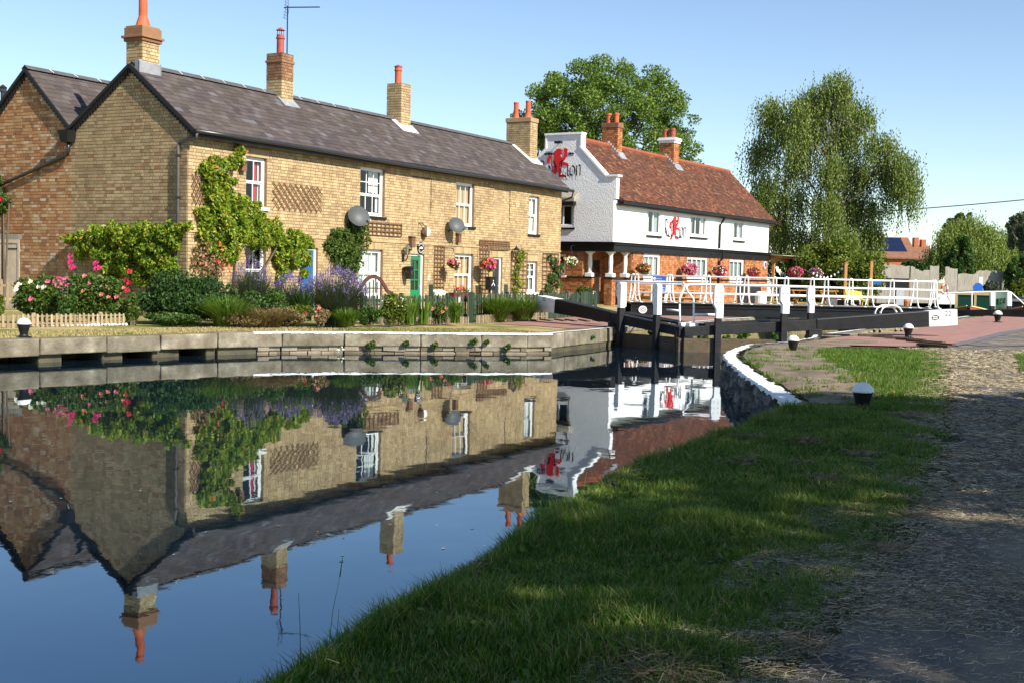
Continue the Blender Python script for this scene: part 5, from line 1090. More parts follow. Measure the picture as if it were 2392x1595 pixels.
# ---------------------------------------------------------------- signs, tables and small things by the pub
sg = thing('information_sign', 'two blue panels between white posts behind the bridge railings', 'sign', tuple(atY(1539, 712, 47.5)), brz); c = Vector(sg.location); k_ = FP / 47.5
for dx in (-17, 17): MB().box(dx / k_ - .035, -.03, 0, dx / k_ + .035, .03, (712 - 643) / k_).build('post', white_paint, sg)
for (ya, yb) in ((658, 646.5), (681.5, 667)): MB().box(-15.5 / k_, -.045, (712 - ya) / k_, 15.5 / k_, -.02, (712 - yb) / k_).build('panel', sign_blue, sg)
for (ya, hh, n_, x_) in ((650.5, .045, 9, -.1), (672, .02, 22, 0), (676, .02, 20, 0), (679, .02, 20, 0), (656, .016, 24, 0)):
    mb = MB()
    for q in range(n_): xx = x_ + (q - n_ / 2) * .4 / n_; mb.box(xx, -.05, (712 - ya) / k_ - hh, xx + .012, -.0452, (712 - ya) / k_)
    mb.build('small_lettering', white_paint, sg)
lg = MB().lathe([(.05, 0), (.05, .006), (.025, .006), (.025, 0)], n=14).build('emblem', white_paint, sg, (-.2, -.046, (712 - 651.5) / k_)); lg.rotation_euler = (math.pi / 2, 0, 0)
def picnic(label, P, rz):
    o = thing('picnic_table', label, 'picnic table', P, rz, 'picnic tables by the pub')
    for k in range(5): MB().box(-.75, -.36 + k * .146, .72, .75, -.23 + k * .146, .76).build('table_board', timber_warm, o)
    for s_ in (-1, 1): MB().box(-.75, s_ * .72 - .13, .42, .75, s_ * .72 + .13, .46).build('seat', timber_warm, o)
    for x in (-.55, .55):
        for s_ in (-1, 1): MB().bar((x, s_ * .62, 0), (x, s_ * .22, .72), .05, .10).build('leg', timber_warm, o)
        MB().bar((x + .03, -.72, .38), (x + .03, .72, .38), .05, .1).build('brace', timber_warm, o)
for lab, px, Y, a in (('wooden picnic table in front of the pub, behind the blue sign', 1535, 54, .5), ('wooden picnic table in front of the pub, right of the blue sign', 1585, 55, .5), ('wooden picnic table in the pergola opening', 1860, 67, .6), ('wooden picnic table right of the pergola', 1925, 67, .6)):
    p = atY(px, 700, Y); picnic(lab, (p.x, p.y, .44), a)
def aboard(label, px, Y):
    p = atY(px, 700, Y); o = thing('pavement_board', label, 'board', (p.x, p.y, .44), brz); 
    for s_ in (-1, 1): MB().bar((0, s_ * .22, 0), (0, s_ * .03, .95), .55, .03, up=(0, 1, 0)).build('board', sign_black if s_ < 0 else timber_warm, o)
    for x in (-.29, .29): MB().bar((x, -.24, 0), (x, -.05, 1.0), .05, .05).build('frame', timber_warm, o)
aboard('black chalk board beside the pub wall, left of the pair', 1733, 59); aboard('black chalk board beside the pub wall, right of the pair', 1763, 61)
p = atY(1777, 700, 60); o = thing('water_butt', 'white plastic container at the foot of the pub corner', 'container', (p.x, p.y, .44)); MB().lathe([(.25, 0), (.28, .05), (.28, .62), (.22, .7), (.1, .72)], n=14).build('drum', white_paint, o)
# pergola with bunting
pg0 = FB.w(PLEN + .3, -.2, .44); pgo = thing('pergola', 'timber pergola shelter with a flat roof against the end of the pub', 'pergola', pg0, FB.rz); gx = [0.15, 3.4, 6.6]
for x in gx:
    for y in (0, 3): MB().box(x - .07, y - .07, 0, x + .07, y + .07, 2.35).build('post', timber_warm, pgo)
for y in (0, 3): MB().box(-.2, y - .06, 2.35, 7.2, y + .06, 2.52).build('beam', timber_warm, pgo)
for k in range(9): MB().box(k * .85, -.5, 2.525, k * .85 + .07, 3.4, 2.65).build('rafter', timber_warm, pgo)
MB().hexa([(-.3, -.7, 2.66), (7.4, -.7, 2.66), (7.4, 3.5, 2.8), (-.3, 3.5, 2.8), (-.3, -.7, 2.70), (7.4, -.7, 2.70), (7.4, 3.5, 2.84), (-.3, 3.5, 2.84)]).build('roof_sheet', timber_grey, pgo)
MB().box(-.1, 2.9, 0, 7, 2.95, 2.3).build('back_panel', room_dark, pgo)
tri = MB().slab([(-.12, 0), (.12, 0), (0, -.36)], .006, 'y', -.003).mesh('flag', True); tri.materials.append(white_paint)
for lab, (xa, za), (xb, zb), n_, sag in (('white triangular bunting sagging across the left bay of the pergola', (.2, 2.1), (3.3, 1.75), 8, .25), ('white triangular bunting rising across the right bay of the pergola', (3.5, 1.7), (6.6, 2.3), 7, .2)):
    bn = thing('bunting', lab, 'bunting', pgo.location, FB.rz); pts = []
    for k in range(n_ + 1): f = k / n_; pts.append((xa + (xb - xa) * f, -.12, za + (zb - za) * f - sag * 4 * f * (1 - f)))
    MB().tube(pts, .008, 5).build('string', white_paint, bn)
    for k in range(n_): inst('flag', tri, bn, [(a + b) / 2 for a, b in zip(pts[k], pts[k + 1])], (random.uniform(-.2, .2), 0, random.uniform(-.5, .5)))
for lab, px, yt, Y in (('tall square timber post right of the pergola', 1976, 616, 63), ('tall square timber post beside the grey fence', 2036, 612, 66)):
    p = atY(px, yt, Y); o = thing('timber_post', lab, 'post', (p.x, p.y, .44)); MB().box(-.07, -.07, 0, .07, .07, p.z - .44).build('post', timber_warm, o, bevel=.01); MB().box(-.085, -.085, p.z - .44, .085, .085, p.z - .4).build('cap', timber_warm, o)
pa, pb = atY(1892, 632, 64), atY(1976, 618, 63); fs = thing('festoon_lights', 'string of small white bulbs between the pergola and the timber post', 'lights', tuple(pa)); pts = [pa.lerp(pb, k / 10) - Vector((0, 0, .5 * 4 * k / 10 * (1 - k / 10))) - pa for k in range(11)]
MB().tube(pts, .008, 4).build('cable', sign_black, fs); bl_ = MB().lathe([(.02, .05), (.05, 0), (.055, -.05), (0, -.1)], n=8).mesh('bulb'); bl_.materials.append(white_paint)
for q in pts[1:10]: inst('bulb', bl_, fs, q)
def bench_y(label, px, Y, m):
    p = atY(px, 700, Y); o = thing('garden_chair', label, 'chair', (p.x, p.y, .44), .4); MB().box(-.5, -.25, .4, .5, .25, .46).build('seat', m, o); MB().hexa([(-.5, .2, .46), (.5, .2, .46), (.5, .26, .46), (-.5, .26, .46), (-.5, .35, .95), (.5, .35, .8), (.5, .4, .8), (-.5, .4, .95)]).build('backrest', m, o)
    for x in (-.44, .44):
        for y in (-.2, .2): MB().box(x - .03, y - .03, 0, x + .03, y + .03, .4).build('leg', m, o)
bench_y('yellow garden chair behind the bridge railings', 2003, 60, yellow_m)
p = atY(2048, 661, 62); o = thing('sign', 'small blue sign board on a post by the grey fence', 'sign', (p.x, p.y, .44)); MB().box(-.22, -.02, p.z - .52, .22, .02, p.z - .36).build('panel', sign_blue, o); MB().box(-.03, .021, 0, .03, .06, p.z - .4).build('post', black_paint, o)
p = atY(2206, 676, 72); o = thing('lifebuoy', 'red and white lifebuoy hanging on the grey fence', 'lifebuoy', tuple(p)); mb = MB()
for k in range(16): a, b = k * math.pi / 8, (k + 1) * math.pi / 8; mb.tube([(.17 * math.cos(a), 0, .27 * math.sin(a)), (.17 * math.cos(b), 0, .27 * math.sin(b))], .055, 6, m=(k // 2) % 2)
mb.build('ring', [white_paint, sign_red], o)
p = atY(2291, 648, 70); o = thing('sign', 'slim white marker post with a round blue sign beyond the narrowboat', 'sign', (p.x, p.y, .44)); MB().box(-.1, -.03, 0, .1, .03, p.z - .44).build('post', white_paint, o); q = MB().lathe([(.28, 0), (.28, .03)], n=16).build('disc', sign_blue, o, (-.15, -.04, p.z - .44 - .6)); q.rotation_euler = (math.pi / 2, 0, 0)
p = atY(2117, 690, 66); o = thing('planter', 'orange plastic tub on the grass behind the bridge end', 'tub', (p.x, p.y, .44)); MB().lathe([(.15, 0), (.22, .3), (.10, .5), (.06, .55)], n=12).build('tub', orange_p, o)
p = atY(2100, 690, 65); o = thing('cabinet', 'grey metal cabinet with a black frame by the grey fence', 'cabinet', (p.x, p.y, .44)); MB().box(-.2, -.2, 0, .2, .2, .95).build('body', galv, o); MB().box(-.7, -.02, .95, .5, .02, 1.5).build('frame', black_paint, o)

# ---------------------------------------------------------------- grey board fence far right
tops = [((2058, 2125), (616, 622)), ((2128, 2172), (622, 628)), ((2173, 2194), (621, 621)), ((2209, 2237), (624, 629)), ((2238, 2282), (640, 640)), ((2281, 2342), (633, 633)), ((2343, 2353), (634, 637))]
gf = thing('board_fence', 'tall weathered grey board fence of uneven panels beyond the lock', 'fence', tuple(atY(2100, 712, 78)[:2]) + (.42,)); c = Vector(gf.location)
for (xa, xb), (ya, yb) in tops:
    A = atY(xa, ya, 78 + (xa - 2058) * .01); B = atY(xb, yb, 78 + (xb - 2058) * .01); n_ = max(2, int((B - A).length / .15)); mb = MB(); d = (B - A) / n_
    for k in range(n_): P = A + d * k; h = P.z + random.uniform(-.05, .03) - .2 * math.sin(math.pi * k / n_) * (1 if xa == 2128 else 0); mb.box(P.x - c.x, P.y - c.y + random.uniform(0, .02), 0, P.x - c.x + d.x - .01, P.y - c.y + .04, h - c.z, r=random.random())
    mb.build('fence_panel', timber_grey, gf)
gf2 = thing('board_fence', 'shaded vertical board fence under the birch behind the yellow chair', 'fence', tuple(atY(1990, 700, 76)[:2]) + (.42,)); c = Vector(gf2.location); mb = MB()
A, B = atY(1900, 650, 77), atY(2062, 645, 77)
for k in range(28): P = A.lerp(B, k / 28); mb.box(P.x - c.x, 0, 0, P.x - c.x + .13, .03, 1.75 + random.uniform(-.05, .05))
mb.build('fence_panel', timber_grey, gf2)
gf3 = thing('board_fence', 'pale board fence top glimpsed above the pergola roof', 'fence', tuple(FB.w(PLEN + 4, 9)[:2]) + (.42,)); mb = MB()
for k in range(30): mb.box(-3 + k * .16, 0, 0, -3 + k * .16 + .15, .03, 3.3)
mb.build('fence_panel', timber_grey, gf3)
rwl = thing('retaining_wall', 'low pale concrete wall on the grass below the grey fence', 'wall', tuple(atY(2222, 705, 76)[:2]) + (.42,)); MB().box(-.9, 0, 0, .9, .3, .65).build('wall', cement, rwl, bevel=.03)
# ---------------------------------------------------------------- houses far behind
def farhouse(label, x0, x1, yr, ye, Y, wallm, roofm, dep=7, solar=False, chim=()):
    A = atY(x0, ye, Y); B = atY(x1, ye, Y); R = atY(x1, yr, Y + dep / 2); o = thing('house', label, 'house', (A.x, A.y, .4)); w_ = B.x - A.x; ez, rz_ = A.z - .4, R.z - .4
    MB().box(0, .3, 0, w_, dep - .3, ez).slab([(.3, ez), (dep / 2, rz_ - .15), (dep - .3, ez)], w_ - .02, 'x', .01).build('wall', wallm, o)
    rf = MB(); rf.hexa([(-.2, 0, ez - .05), (w_ + .2, 0, ez - .05), (w_ + .2, dep / 2, rz_), (-.2, dep / 2, rz_), (-.2, 0, ez + .08), (w_ + .2, 0, ez + .08), (w_ + .2, dep / 2, rz_ + .13), (-.2, dep / 2, rz_ + .13)]); rf.hexa([(-.2, dep / 2, rz_), (w_ + .2, dep / 2, rz_), (w_ + .2, dep, ez - .05), (-.2, dep, ez - .05), (-.2, dep / 2, rz_ + .129), (w_ + .2, dep / 2, rz_ + .129), (w_ + .2, dep, ez + .08), (-.2, dep, ez + .08)])
    r = rf.build('roof', roofm, o)
    if solar:
        for row in range(2):
            for k in range(5):
                f0, f1 = .28 + row * .33, .28 + row * .33 + .32; xa = w_ - .6 - (k + 1) * 1.02; f = lambda q: (dep / 2 * q, ez + .10 + (rz_ - ez + .05) * q); a, b = f(f0), f(f1)
                MB().hexa([(xa, a[0], a[1]), (xa + 1, a[0], a[1]), (xa + 1, b[0], b[1]), (xa, b[0], b[1]), (xa, a[0], a[1] + .06), (xa + 1, a[0], a[1] + .06), (xa + 1, b[0], b[1] + .06), (xa, b[0], b[1] + .06)]).build('solar_panel', solar_m, r)
    for (cx, cw, ch) in chim: MB().box(cx, dep / 2 - .4, ez, cx + cw, dep / 2 + .4, rz_ + ch).build('chimney', wallm, o)
farhouse('red brick house with dark solar panels on its brown roof', 2000, 2141, 559, 602, 120, house_red, tile_brown, 7, True, [(5.2, .6, .1)])
farhouse('red brick house with two chimneys right of the solar roof', 2146, 2185, 578, 606, 135, house_red, tile_brown, 6, False, [(.3, .5, 1.0), (1.1, .5, .8)])
farhouse('white walled house with a brown roof behind the end of the pub', 1792, 1835, 500, 560, 100, white_wall, tile_brown, 6, False, [(1.0, .7, .7)])
wr = thing('overhead_wire', 'thin black overhead wire crossing the sky behind the birch', 'wire', tuple(atY(1700, 514, 86))); A = atY(1700, 514, 86); B = atY(2700, 434, 86); MB().tube([A.lerp(B, k / 16) - Vector((0, 0, .3 * 4 * k / 16 * (1 - k / 16))) - A for k in range(17)], .035, 5).build('cable', sign_black, wr)
wr = thing('overhead_wire', 'faint lower overhead wire above the solar roof', 'wire', tuple(atY(1900, 535, 110))); A = atY(1900, 535, 110); B = atY(2420, 548, 110); MB().tube([A.lerp(B, k / 8) - A for k in range(9)], .015, 5).build('cable', galv, wr)
def rebase(o, P):
    P = Vector(P); o.location = P
    for ch in o.children: ch.location = Vector(ch.location) - P
for o in [q for q in list(COL.objects) if q.type == 'EMPTY' and q.parent is None and q.location.length < 1e-6]:
    if not o.children: continue
    cs = []
    for ch in o.children: cs += [Vector(v) + Vector(ch.location) for v in ch.bound_box]
    rebase(o, (sum(c.x for c in cs) / len(cs), sum(c.y for c in cs) / len(cs), max(.0, min(c.z for c in cs))))

# ---------------------------------------------------------------- trees
def limbs(base, top, targets, r0, mat, parent, name='trunk'):
    mb = MB(); base = Vector(base); top = Vector(top); k = 6
    sp = [base.lerp(top, i / k) + Vector((random.uniform(-.1, .1), random.uniform(-.1, .1), 0)) * (i > 0) * r0 * 2 for i in range(k + 1)]
    mb.tube(sp, [r0 * (1.25 if i == 0 else 1 - .62 * i / k) for i in range(k + 1)], 9)
    for t in targets:
        t = Vector(t); f = random.uniform(.3, 1); s_ = sp[0].lerp(sp[-1], f); L = (t - s_).length; m1 = s_.lerp(t, .4) + Vector((random.uniform(-.08, .08) * L, random.uniform(-.08, .08) * L, .10 * L)); m2 = s_.lerp(t, .75) + Vector((random.uniform(-.05, .05) * L, random.uniform(-.05, .05) * L, .06 * L)); r = r0 * random.uniform(.22, .42) * (1 - .4 * f)
        mb.tube([s_, m1, m2, t], [r, r * .65, r * .35, r * .1], 6)
        for _ in range(2): e = m2 + Vector(unit(1)[0]) * L * .25; mb.tube([m1.lerp(m2, .6), e], [r * .3, r * .06], 4)
    return mb.build(name, mat, parent, smooth=True, fix=False)
def tree(name, label, x0, x1, yt, yb, Y, mat, clumps, per, leaf, crown_lo=.25, trunk_r=.35, deep=.85, bark=bark_m, zmin=-.35, csub=(.14, .22), group=None, inner=.55):
    xm = (x0 + x1) / 2; t = atY(xm, yt, Y); hw = (x1 - x0) / 2 / FP * Y; b = atY(xm, yb, Y); H = t.z - .42; zl = b.z - .42
    o = thing(name, label, 'tree', (t.x, Y, .42), 0, group); c = (0, 0, (H + zl) / 2); r = (hw * 1.05, hw * deep, (H - zl) / 2 * 1.04)
    bl = cluster(c, r, clumps, csub, zmin, inner); tg = [bl[i][0] for i in range(0, len(bl), max(1, len(bl) // 46))]
    limbs((0, 0, -.1), (hw * .05, 0, zl + (H - zl) * .55), tg, trunk_r, bark, o); foliage('crown', blob_pts(bl, clumps * per, .3), leaf, mat, o, .55); return o
tree('ash_tree', 'large round crowned green tree rising behind the white pub', 1188, 1662, 118, 520, 92, leaf_ash, 330, 220, .20, trunk_r=.45, csub=(.07, .13), zmin=-.6, inner=.5)
# weeping birch
def weeper(name, label, x0, x1, yt, yb, Y, mat, n, leaf, bark, lobes, length, trunk_r=.22, tmix=.75):
    xm = (x0 + x1) / 2; t = atY(xm, yt, Y); hw = (x1 - x0) / 2 / FP * Y; b = atY(xm, yb, Y); H = t.z - .42; zl = max(.5, b.z - .42)
    o = thing(name, label, 'tree', (t.x, Y, .42)); P = []; tg = []
    for (fx, fy, fz, fr, fn) in lobes:
        c = np.array([fx * hw, fy * hw, fz * H]); r = np.array([fr * hw, fr * hw, fr * hw * .8]); P.append(strands(int(n * fn), c, r, zl * random.uniform(.9, 1.2), (length[0] * H, length[1] * H), leaf * .8, .075)); tg.append(c); tg.append(c + np.array([0, 0, fr * hw * .5]))
    limbs((0, 0, -.1), (0, 0, H * .86), tg * 2, trunk_r, bark, o); foliage('crown', np.concatenate(P), leaf, mat, o, .5, (0, 0, -1), tmix); return o
weeper('birch_tree', 'tall weeping birch with drooping branches right of the pub', 1772, 2122, 174, 640, 82, leaf_birch, 290, .155, birch_bark,
       [(-0.01, -0.25, 0.946, 0.15, 1), (-0.21, 0.15, 0.908, 0.18, 1), (0.20, 0.15, 0.889, 0.21, 1), (-0.47, -0.25, 0.836, 0.15, 1), (-0.79, 0.15, 0.839, 0.18, 1), (0.43, 0.15, 0.813, 0.21, 1), (-0.62, -0.25, 0.740, 0.15, 1), (-0.21, 0.15, 0.759, 0.18, 1), (0.15, 0.15, 0.740, 0.21, 1), (0.58, -0.25, 0.693, 0.15, 1), (-0.87, 0.15, 0.674, 0.18, 1), (-0.40, 0.15, 0.617, 0.21, 1), (-0.03, -0.25, 0.579, 0.15, 1), (0.36, 0.15, 0.579, 0.18, 1), (0.72, 0.15, 0.569, 0.21, 1), (0.86, -0.25, 0.617, 0.15, 1), (-0.79, 0.15, 0.503, 0.18, 1), (-0.49, 0.15, 0.446, 0.21, 1), (-0.13, -0.25, 0.417, 0.15, 1), (0.25, 0.15, 0.417, 0.18, 1), (0.61, 0.15, 0.417, 0.21, 1), (0.91, -0.25, 0.522, 0.15, 1), (-0.59, 0.15, 0.294, 0.18, 1), (-0.24, 0.15, 0.265, 0.21, 1), (0.15, -0.25, 0.275, 0.15, 1), (0.51, 0.15, 0.303, 0.18, 1), (-0.93, 0.15, 0.417, 0.21, 1), (-0.39, -0.25, 0.170, 0.15, 1), (0.02, 0.15, 0.170, 0.18, 1), (0.38, 0.15, 0.189, 0.21, 1)], (.08, .21), .16)
weeper('willow_tree', 'pale green weeping willow beyond the grey fence at the right', 2172, 2368, 478, 655, 105, leaf_willow, 420, .17, bark_m,
       [(0, 0, .72, .5, 1.4), (-.45, 0, .6, .42, 1.2), (.45, 0, .62, .42, 1.2), (-.2, -.3, .5, .5, 1.3), (.25, -.3, .5, .5, 1.3), (.7, 0, .5, .3, .8), (-.72, 0, .42, .28, .8)], (.2, .5), .3, .8)
tree('bush_tree', 'bright green leafy tree in front of the willow by the fence', 2205, 2280, 548, 690, 84, leaf_mid, 40, 240, .20, trunk_r=.12)
tree('hazel_tree', 'yellow green spreading bush under the birch behind the bridge', 1832, 2072, 556, 728, 74, leaf_yel, 90, 260, .20, trunk_r=.14, csub=(.16, .28), zmin=-.8)
tree('garden_tree', 'dark green tree crown filling the right edge behind the willow', 2330, 2480, 500, 680, 112, leaf_mid, 60, 240, .30, trunk_r=.3)
tree('garden_tree', 'thin grey green tree at the right edge above the narrowboats', 2350, 2440, 485, 640, 96, leaf_lav, 40, 170, .20, trunk_r=.15)
tree('garden_tree', 'distant green tree top left of the willow crown', 2200, 2290, 482, 640, 140, leaf_dark, 40, 200, .3, trunk_r=.3)
tree('garden_tree', 'dark shrub mass beneath the right edge trees by the boats', 2345, 2440, 585, 720, 80, leaf_mid, 50, 240, .22, trunk_r=.12, zmin=-.9)
bush('hedge', 'dark clipped hedge in front of the solar roofed house', 'hedge', 2070, 2195, 608, 650, 104, leaf_dark, 9000, .2, .25, 30)
bush('hedge', 'dark overgrown hedge behind the pergola shelter', 'hedge', 1788, 1925, 575, 718, 86, leaf_dark, 9000, .2, .4, 36)
bush('shrub', 'round grey green shrub against the right end of the grey fence', 'shrub', 2295, 2335, 645, 705, 74, leaf_lav, 3000, .14, .7, 12)
bush('shrub', 'leafy green shrub on the bank at the right end of the grey fence', 'shrub', 2350, 2400, 650, 712, 70, leaf_yel, 4000, .16, .7, 14)
# trees behind the camera, which shade the near bank
for lab, x, y, h, r in (('broad shade tree on the near bank behind the path', 12.6, 3.4, 12, 4.4), ('second broad shade tree on the near bank', 9.5, -4.5, 13, 4.6), ('smaller shade tree beyond the path', 16.0, 6.2, 9.5, 3.4)):
    o = thing('shade_tree', lab, 'tree', (x, y, .42), 0); bl = cluster((0, 0, h * .62), (r, r, h * .36), 70, (.2, .32), -.8); limbs((0, 0, 0), (0, 0, h * .7), [b[0] for b in bl[::4]], .3, bark_m, o); foliage('crown', blob_pts(bl, 14000, .3), .32, leaf_mid, o, .6)

# ---------------------------------------------------------------- things fixed to the cottage front
def onwall(x, z, y=0): return FC.w(x, y, z)
def fx(px, py, y=0): return FC.fac(px, py, y)
slat_u = MB().box(-.5, -.012, -.5, .5, .012, .5).mesh('slat', True); slat_u.materials.append(trellis_m)
def slat(o, a, b, w=.022):
    dx, dz = b[0] - a[0], b[1] - a[1]; inst('slat', slat_u, o, ((a[0] + b[0]) / 2, -.04 + random.uniform(-.008, .008), (a[1] + b[1]) / 2), (0, -math.atan2(dz, dx), 0), (math.hypot(dx, dz), 1, w))
def trellis(label, px0, py0, px1, py1, nx, nz, kind='square'):
    a = fx(px0, py0); b = fx(px1, py1); c = fx(px0, py1); x0, x1, z1, z0 = (a[0] + c[0]) / 2, b[0], a[1], (b[1] + c[1]) / 2; o = thing('trellis', label, 'trellis', onwall(x0, z0, -.02), FC.rz); w_, h = x1 - x0, z1 - z0
    if kind == 'square':
        for k in range(nx + 1): slat(o, (w_ * k / nx, 0), (w_ * k / nx, h), .024)
        for k in range(nz + 1): slat(o, (0, h * k / nz), (w_, h * k / nz), .024)
    else:
        n = nx; s_ = w_ / n
        for k in range(-3, n):
            for sg in ((1,) if kind == 'diag1' else (1, -1)):
                p0 = max(0, k * s_); f0 = (p0 - k * s_) / (s_ * 3.2); p1 = min(w_, k * s_ + s_ * 3.2); f1 = (p1 - k * s_) / (s_ * 3.2)
                if f1 - f0 > .1: slat(o, (p0, h * (1 - f0) if sg > 0 else h * f0), (p1, h * (1 - f1) if sg > 0 else h * f1), .022 if sg > 0 else .012)
    return o
trellis('diagonal expanding trellis right of the first upstairs window', 634, 425, 748, 493, 9, 1, 'diag')
trellis('small diagonal trellis by the near corner downpipe', 445, 407, 482, 480, 4, 1, 'diag')
trellis('wide low square trellis under the second upstairs window', 858, 519, 935, 551, 8, 3)
trellis('tall narrow square trellis right of the green door', 1012, 575, 1033, 680, 3, 11)
trellis('low wide fine trellis above the dark door', 1118, 561, 1187, 583, 11, 4)
trellis('tall narrow square trellis left of the dark door', 1118, 584, 1138, 684, 3, 11)
t7 = trellis('tall square trellis with yellowing climber left of the last window', 1192, 589, 1227, 683, 4, 9)
t8 = trellis('tall square trellis with pink climbing rose at the right end of the cottages', 1265, 592, 1300, 683, 4, 9)
def dish(label, px, py, r, bx):
    x, z = fx(px, py, -.35); o = thing('satellite_dish', label, 'satellite dish', onwall(x, z, -.02), FC.rz); d = MB().lathe([(r * k / 6, .05 * (k / 6) ** 2) for k in range(7)] + [(r * .99, .05 * 1.0 + .006)], n=28).build('reflector', dish_m, o, (0, -.33, 0), smooth=True)
    q = Vector((-.50, -.72, .42)).to_track_quat('Z', 'Y'); d.rotation_euler = q.to_euler(); m = d.modifiers.new('thick', 'SOLIDIFY'); m.thickness = .012
    MB().tube([(0, -.33, -.03), (.0, -.2, -.12), (0, 0, -.2)], .02, 8).build('wall_arm', black_paint, o); MB().tube([(0, -.34, -r * .8), (.12, -.62, -r * .35), (.14, -.66, -.12)], .013, 6).build('feed_arm', black_paint, o); MB().box(.11, -.70, -.14, .17, -.62, -.06).build('receiver', galv, o)
dish('large grey satellite dish left of the second upstairs window', 837, 507, .36, 0); dish('grey satellite dish left of the third upstairs window', 1066, 528, .31, 0)
def birdbox(label, px, py, w=.17, h=.26):
    x, z = fx(px, py); o = thing('bird_box', label, 'bird box', onwall(x, z - h / 2, -.005), FC.rz); MB().box(-w / 2, -.16, 0, w / 2, 0, h).build('box', trellis_m, o); MB().hexa([(-w / 2 - .02, -.20, h), (w / 2 + .02, -.20, h), (w / 2 + .02, 0, h + .03), (-w / 2 - .02, 0, h + .03), (-w / 2 - .02, -.20, h + .015), (w / 2 + .02, -.20, h + .015), (w / 2 + .02, 0, h + .05), (-w / 2 - .02, 0, h + .05)]).build('roof', old_wood, o); q = MB().lathe([(.022, 0), (.022, .004)], n=10).build('hole', room_dark, o, (0, -.161, h * .72)); q.rotation_euler = (math.pi / 2, 0, 0)
birdbox('brown wooden bird box above the green door', 957, 567, .22, .34); birdbox('brown bird box under the right satellite dish', 1066, 558, .18, .3); birdbox('pale bird box among the leaves by the first upstairs window', 561, 390, .2, .24)
x, z = fx(994, 542, -.12); ck = thing('wall_clock', 'round bracketed wall clock with white face above the green door', 'clock', onwall(x, z, -.13), FC.rz)
c_ = MB().lathe([(.19, -.05), (.2, 0), (.19, .05)], n=20).build('case', trellis_m, ck); c_.rotation_euler = (math.pi / 2, 0, .5); d_ = MB().lathe([(.155, .052), (.155, .056)], n=20).build('face', white_paint, ck); d_.rotation_euler = (math.pi / 2, 0, -.55); MB().tube([(-.05, 0, .2), (-.15, .05, .28), (-.3, .12, .28)], .012, 6).tube([(-.3, .12, .3), (-.3, .12, -.15)], .012, 6).tube([(-.3, .12, -.1), (-.1, .05, .1)], .008, 6).build('bracket', black_paint, ck)
x, z = fx(981, 580); pq = thing('house_plaque', 'round black and white railway style plaque above the green door', 'plaque', onwall(x, z, -.025), FC.rz)
for (ra, y_, m) in ((.215, 0, black_paint), (.19, -.012, black_paint)): q = MB().lathe([(ra, -.01), (ra, .01)], n=28).build('disc', m, pq, (0, y_, 0)); q.rotation_euler = (math.pi / 2, 0, 0)
mb = MB()
for (a0, a1, n_) in ((.35, 2.8, 7), (3.5, 5.95, 6)):
    for k in range(n_):
        a = a0 + (a1 - a0) * (k + .5) / n_; da = (a1 - a0) / n_ * .36; R0, R1 = .125, .175
        mb.face([(R0 * math.cos(a - da), -.024, R0 * math.sin(a - da)), (R1 * math.cos(a - da), -.024, R1 * math.sin(a - da)), (R1 * math.cos(a - da * .2), -.024, R1 * math.sin(a - da * .2)), (R0 * math.cos(a - da * .2), -.024, R0 * math.sin(a - da * .2))]); mb.face([(R1 * .93 * math.cos(a - da), -.0242, R1 * .93 * math.sin(a - da)), (R1 * math.cos(a - da), -.0242, R1 * math.sin(a - da)), (R1 * math.cos(a + da), -.0242, R1 * math.sin(a + da)), (R1 * .93 * math.cos(a + da), -.0242, R1 * .93 * math.sin(a + da))])
mb.face([(-.11, -.024, -.03), (.11, -.024, -.03), (.12, -.024, .02), (.02, -.024, .05), (-.1, -.024, .01)]); mb.build('lettering', white_paint, pq, fix=False)
def lamp(label, px, py, cm):
    x, z = fx(px, py); o = thing('wall_lamp', label, 'lamp', onwall(x, z, -.01), FC.rz); MB().box(-.06, -.02, -.35, .06, .01, -.1).tube([(0, -.01, -.3), (0, -.14, -.3), (0, -.2, -.2), (0, -.2, -.12)], .018, 8).build('bracket', black_paint, o); MB().lathe([(.05, -.12), (.09, .1), (.085, .1)], (0, -.2, 0), 8).build('lantern', glass, o); MB().lathe([(.03, .22), (.06, .17), (.15, .1), (.15, .085), (.05, .1)], (0, -.2, 0), 12).build('shade', cm, o); MB().lathe([(.02, .22), (.025, .25), (0, .29)], (0, -.2, 0), 8).build('finial', cm, o)
    mb = MB()
    for k in range(6): a = k * math.pi / 3; mb.tube([(.05 * math.cos(a), -.2 + .05 * math.sin(a), -.12), (.09 * math.cos(a), -.2 + .09 * math.sin(a), .1)], .008, 5)
    mb.build('glazing_bar', black_paint, o)
lamp('old wall lantern with a green metal shade left of the green door', 940, 588, copper_m); lamp('dark wall lantern right of the dark door', 1195, 590, black_paint)
x, z = fx(951, 636, -.15); o = thing('wall_planter', 'dark lantern shaped wall planter beside the green door', 'planter', onwall(x, z, -.02), FC.rz); MB().lathe([(.10, -.24), (.17, .12), (.19, .13), (.19, .17), (.05, .2)], (0, -.2, 0), 8).build('pot', black_paint, o); foliage('foliage', blob_pts([((0, -.2, -.02), (.16, .16, .14))], 260), .05, leaf_dry, o)
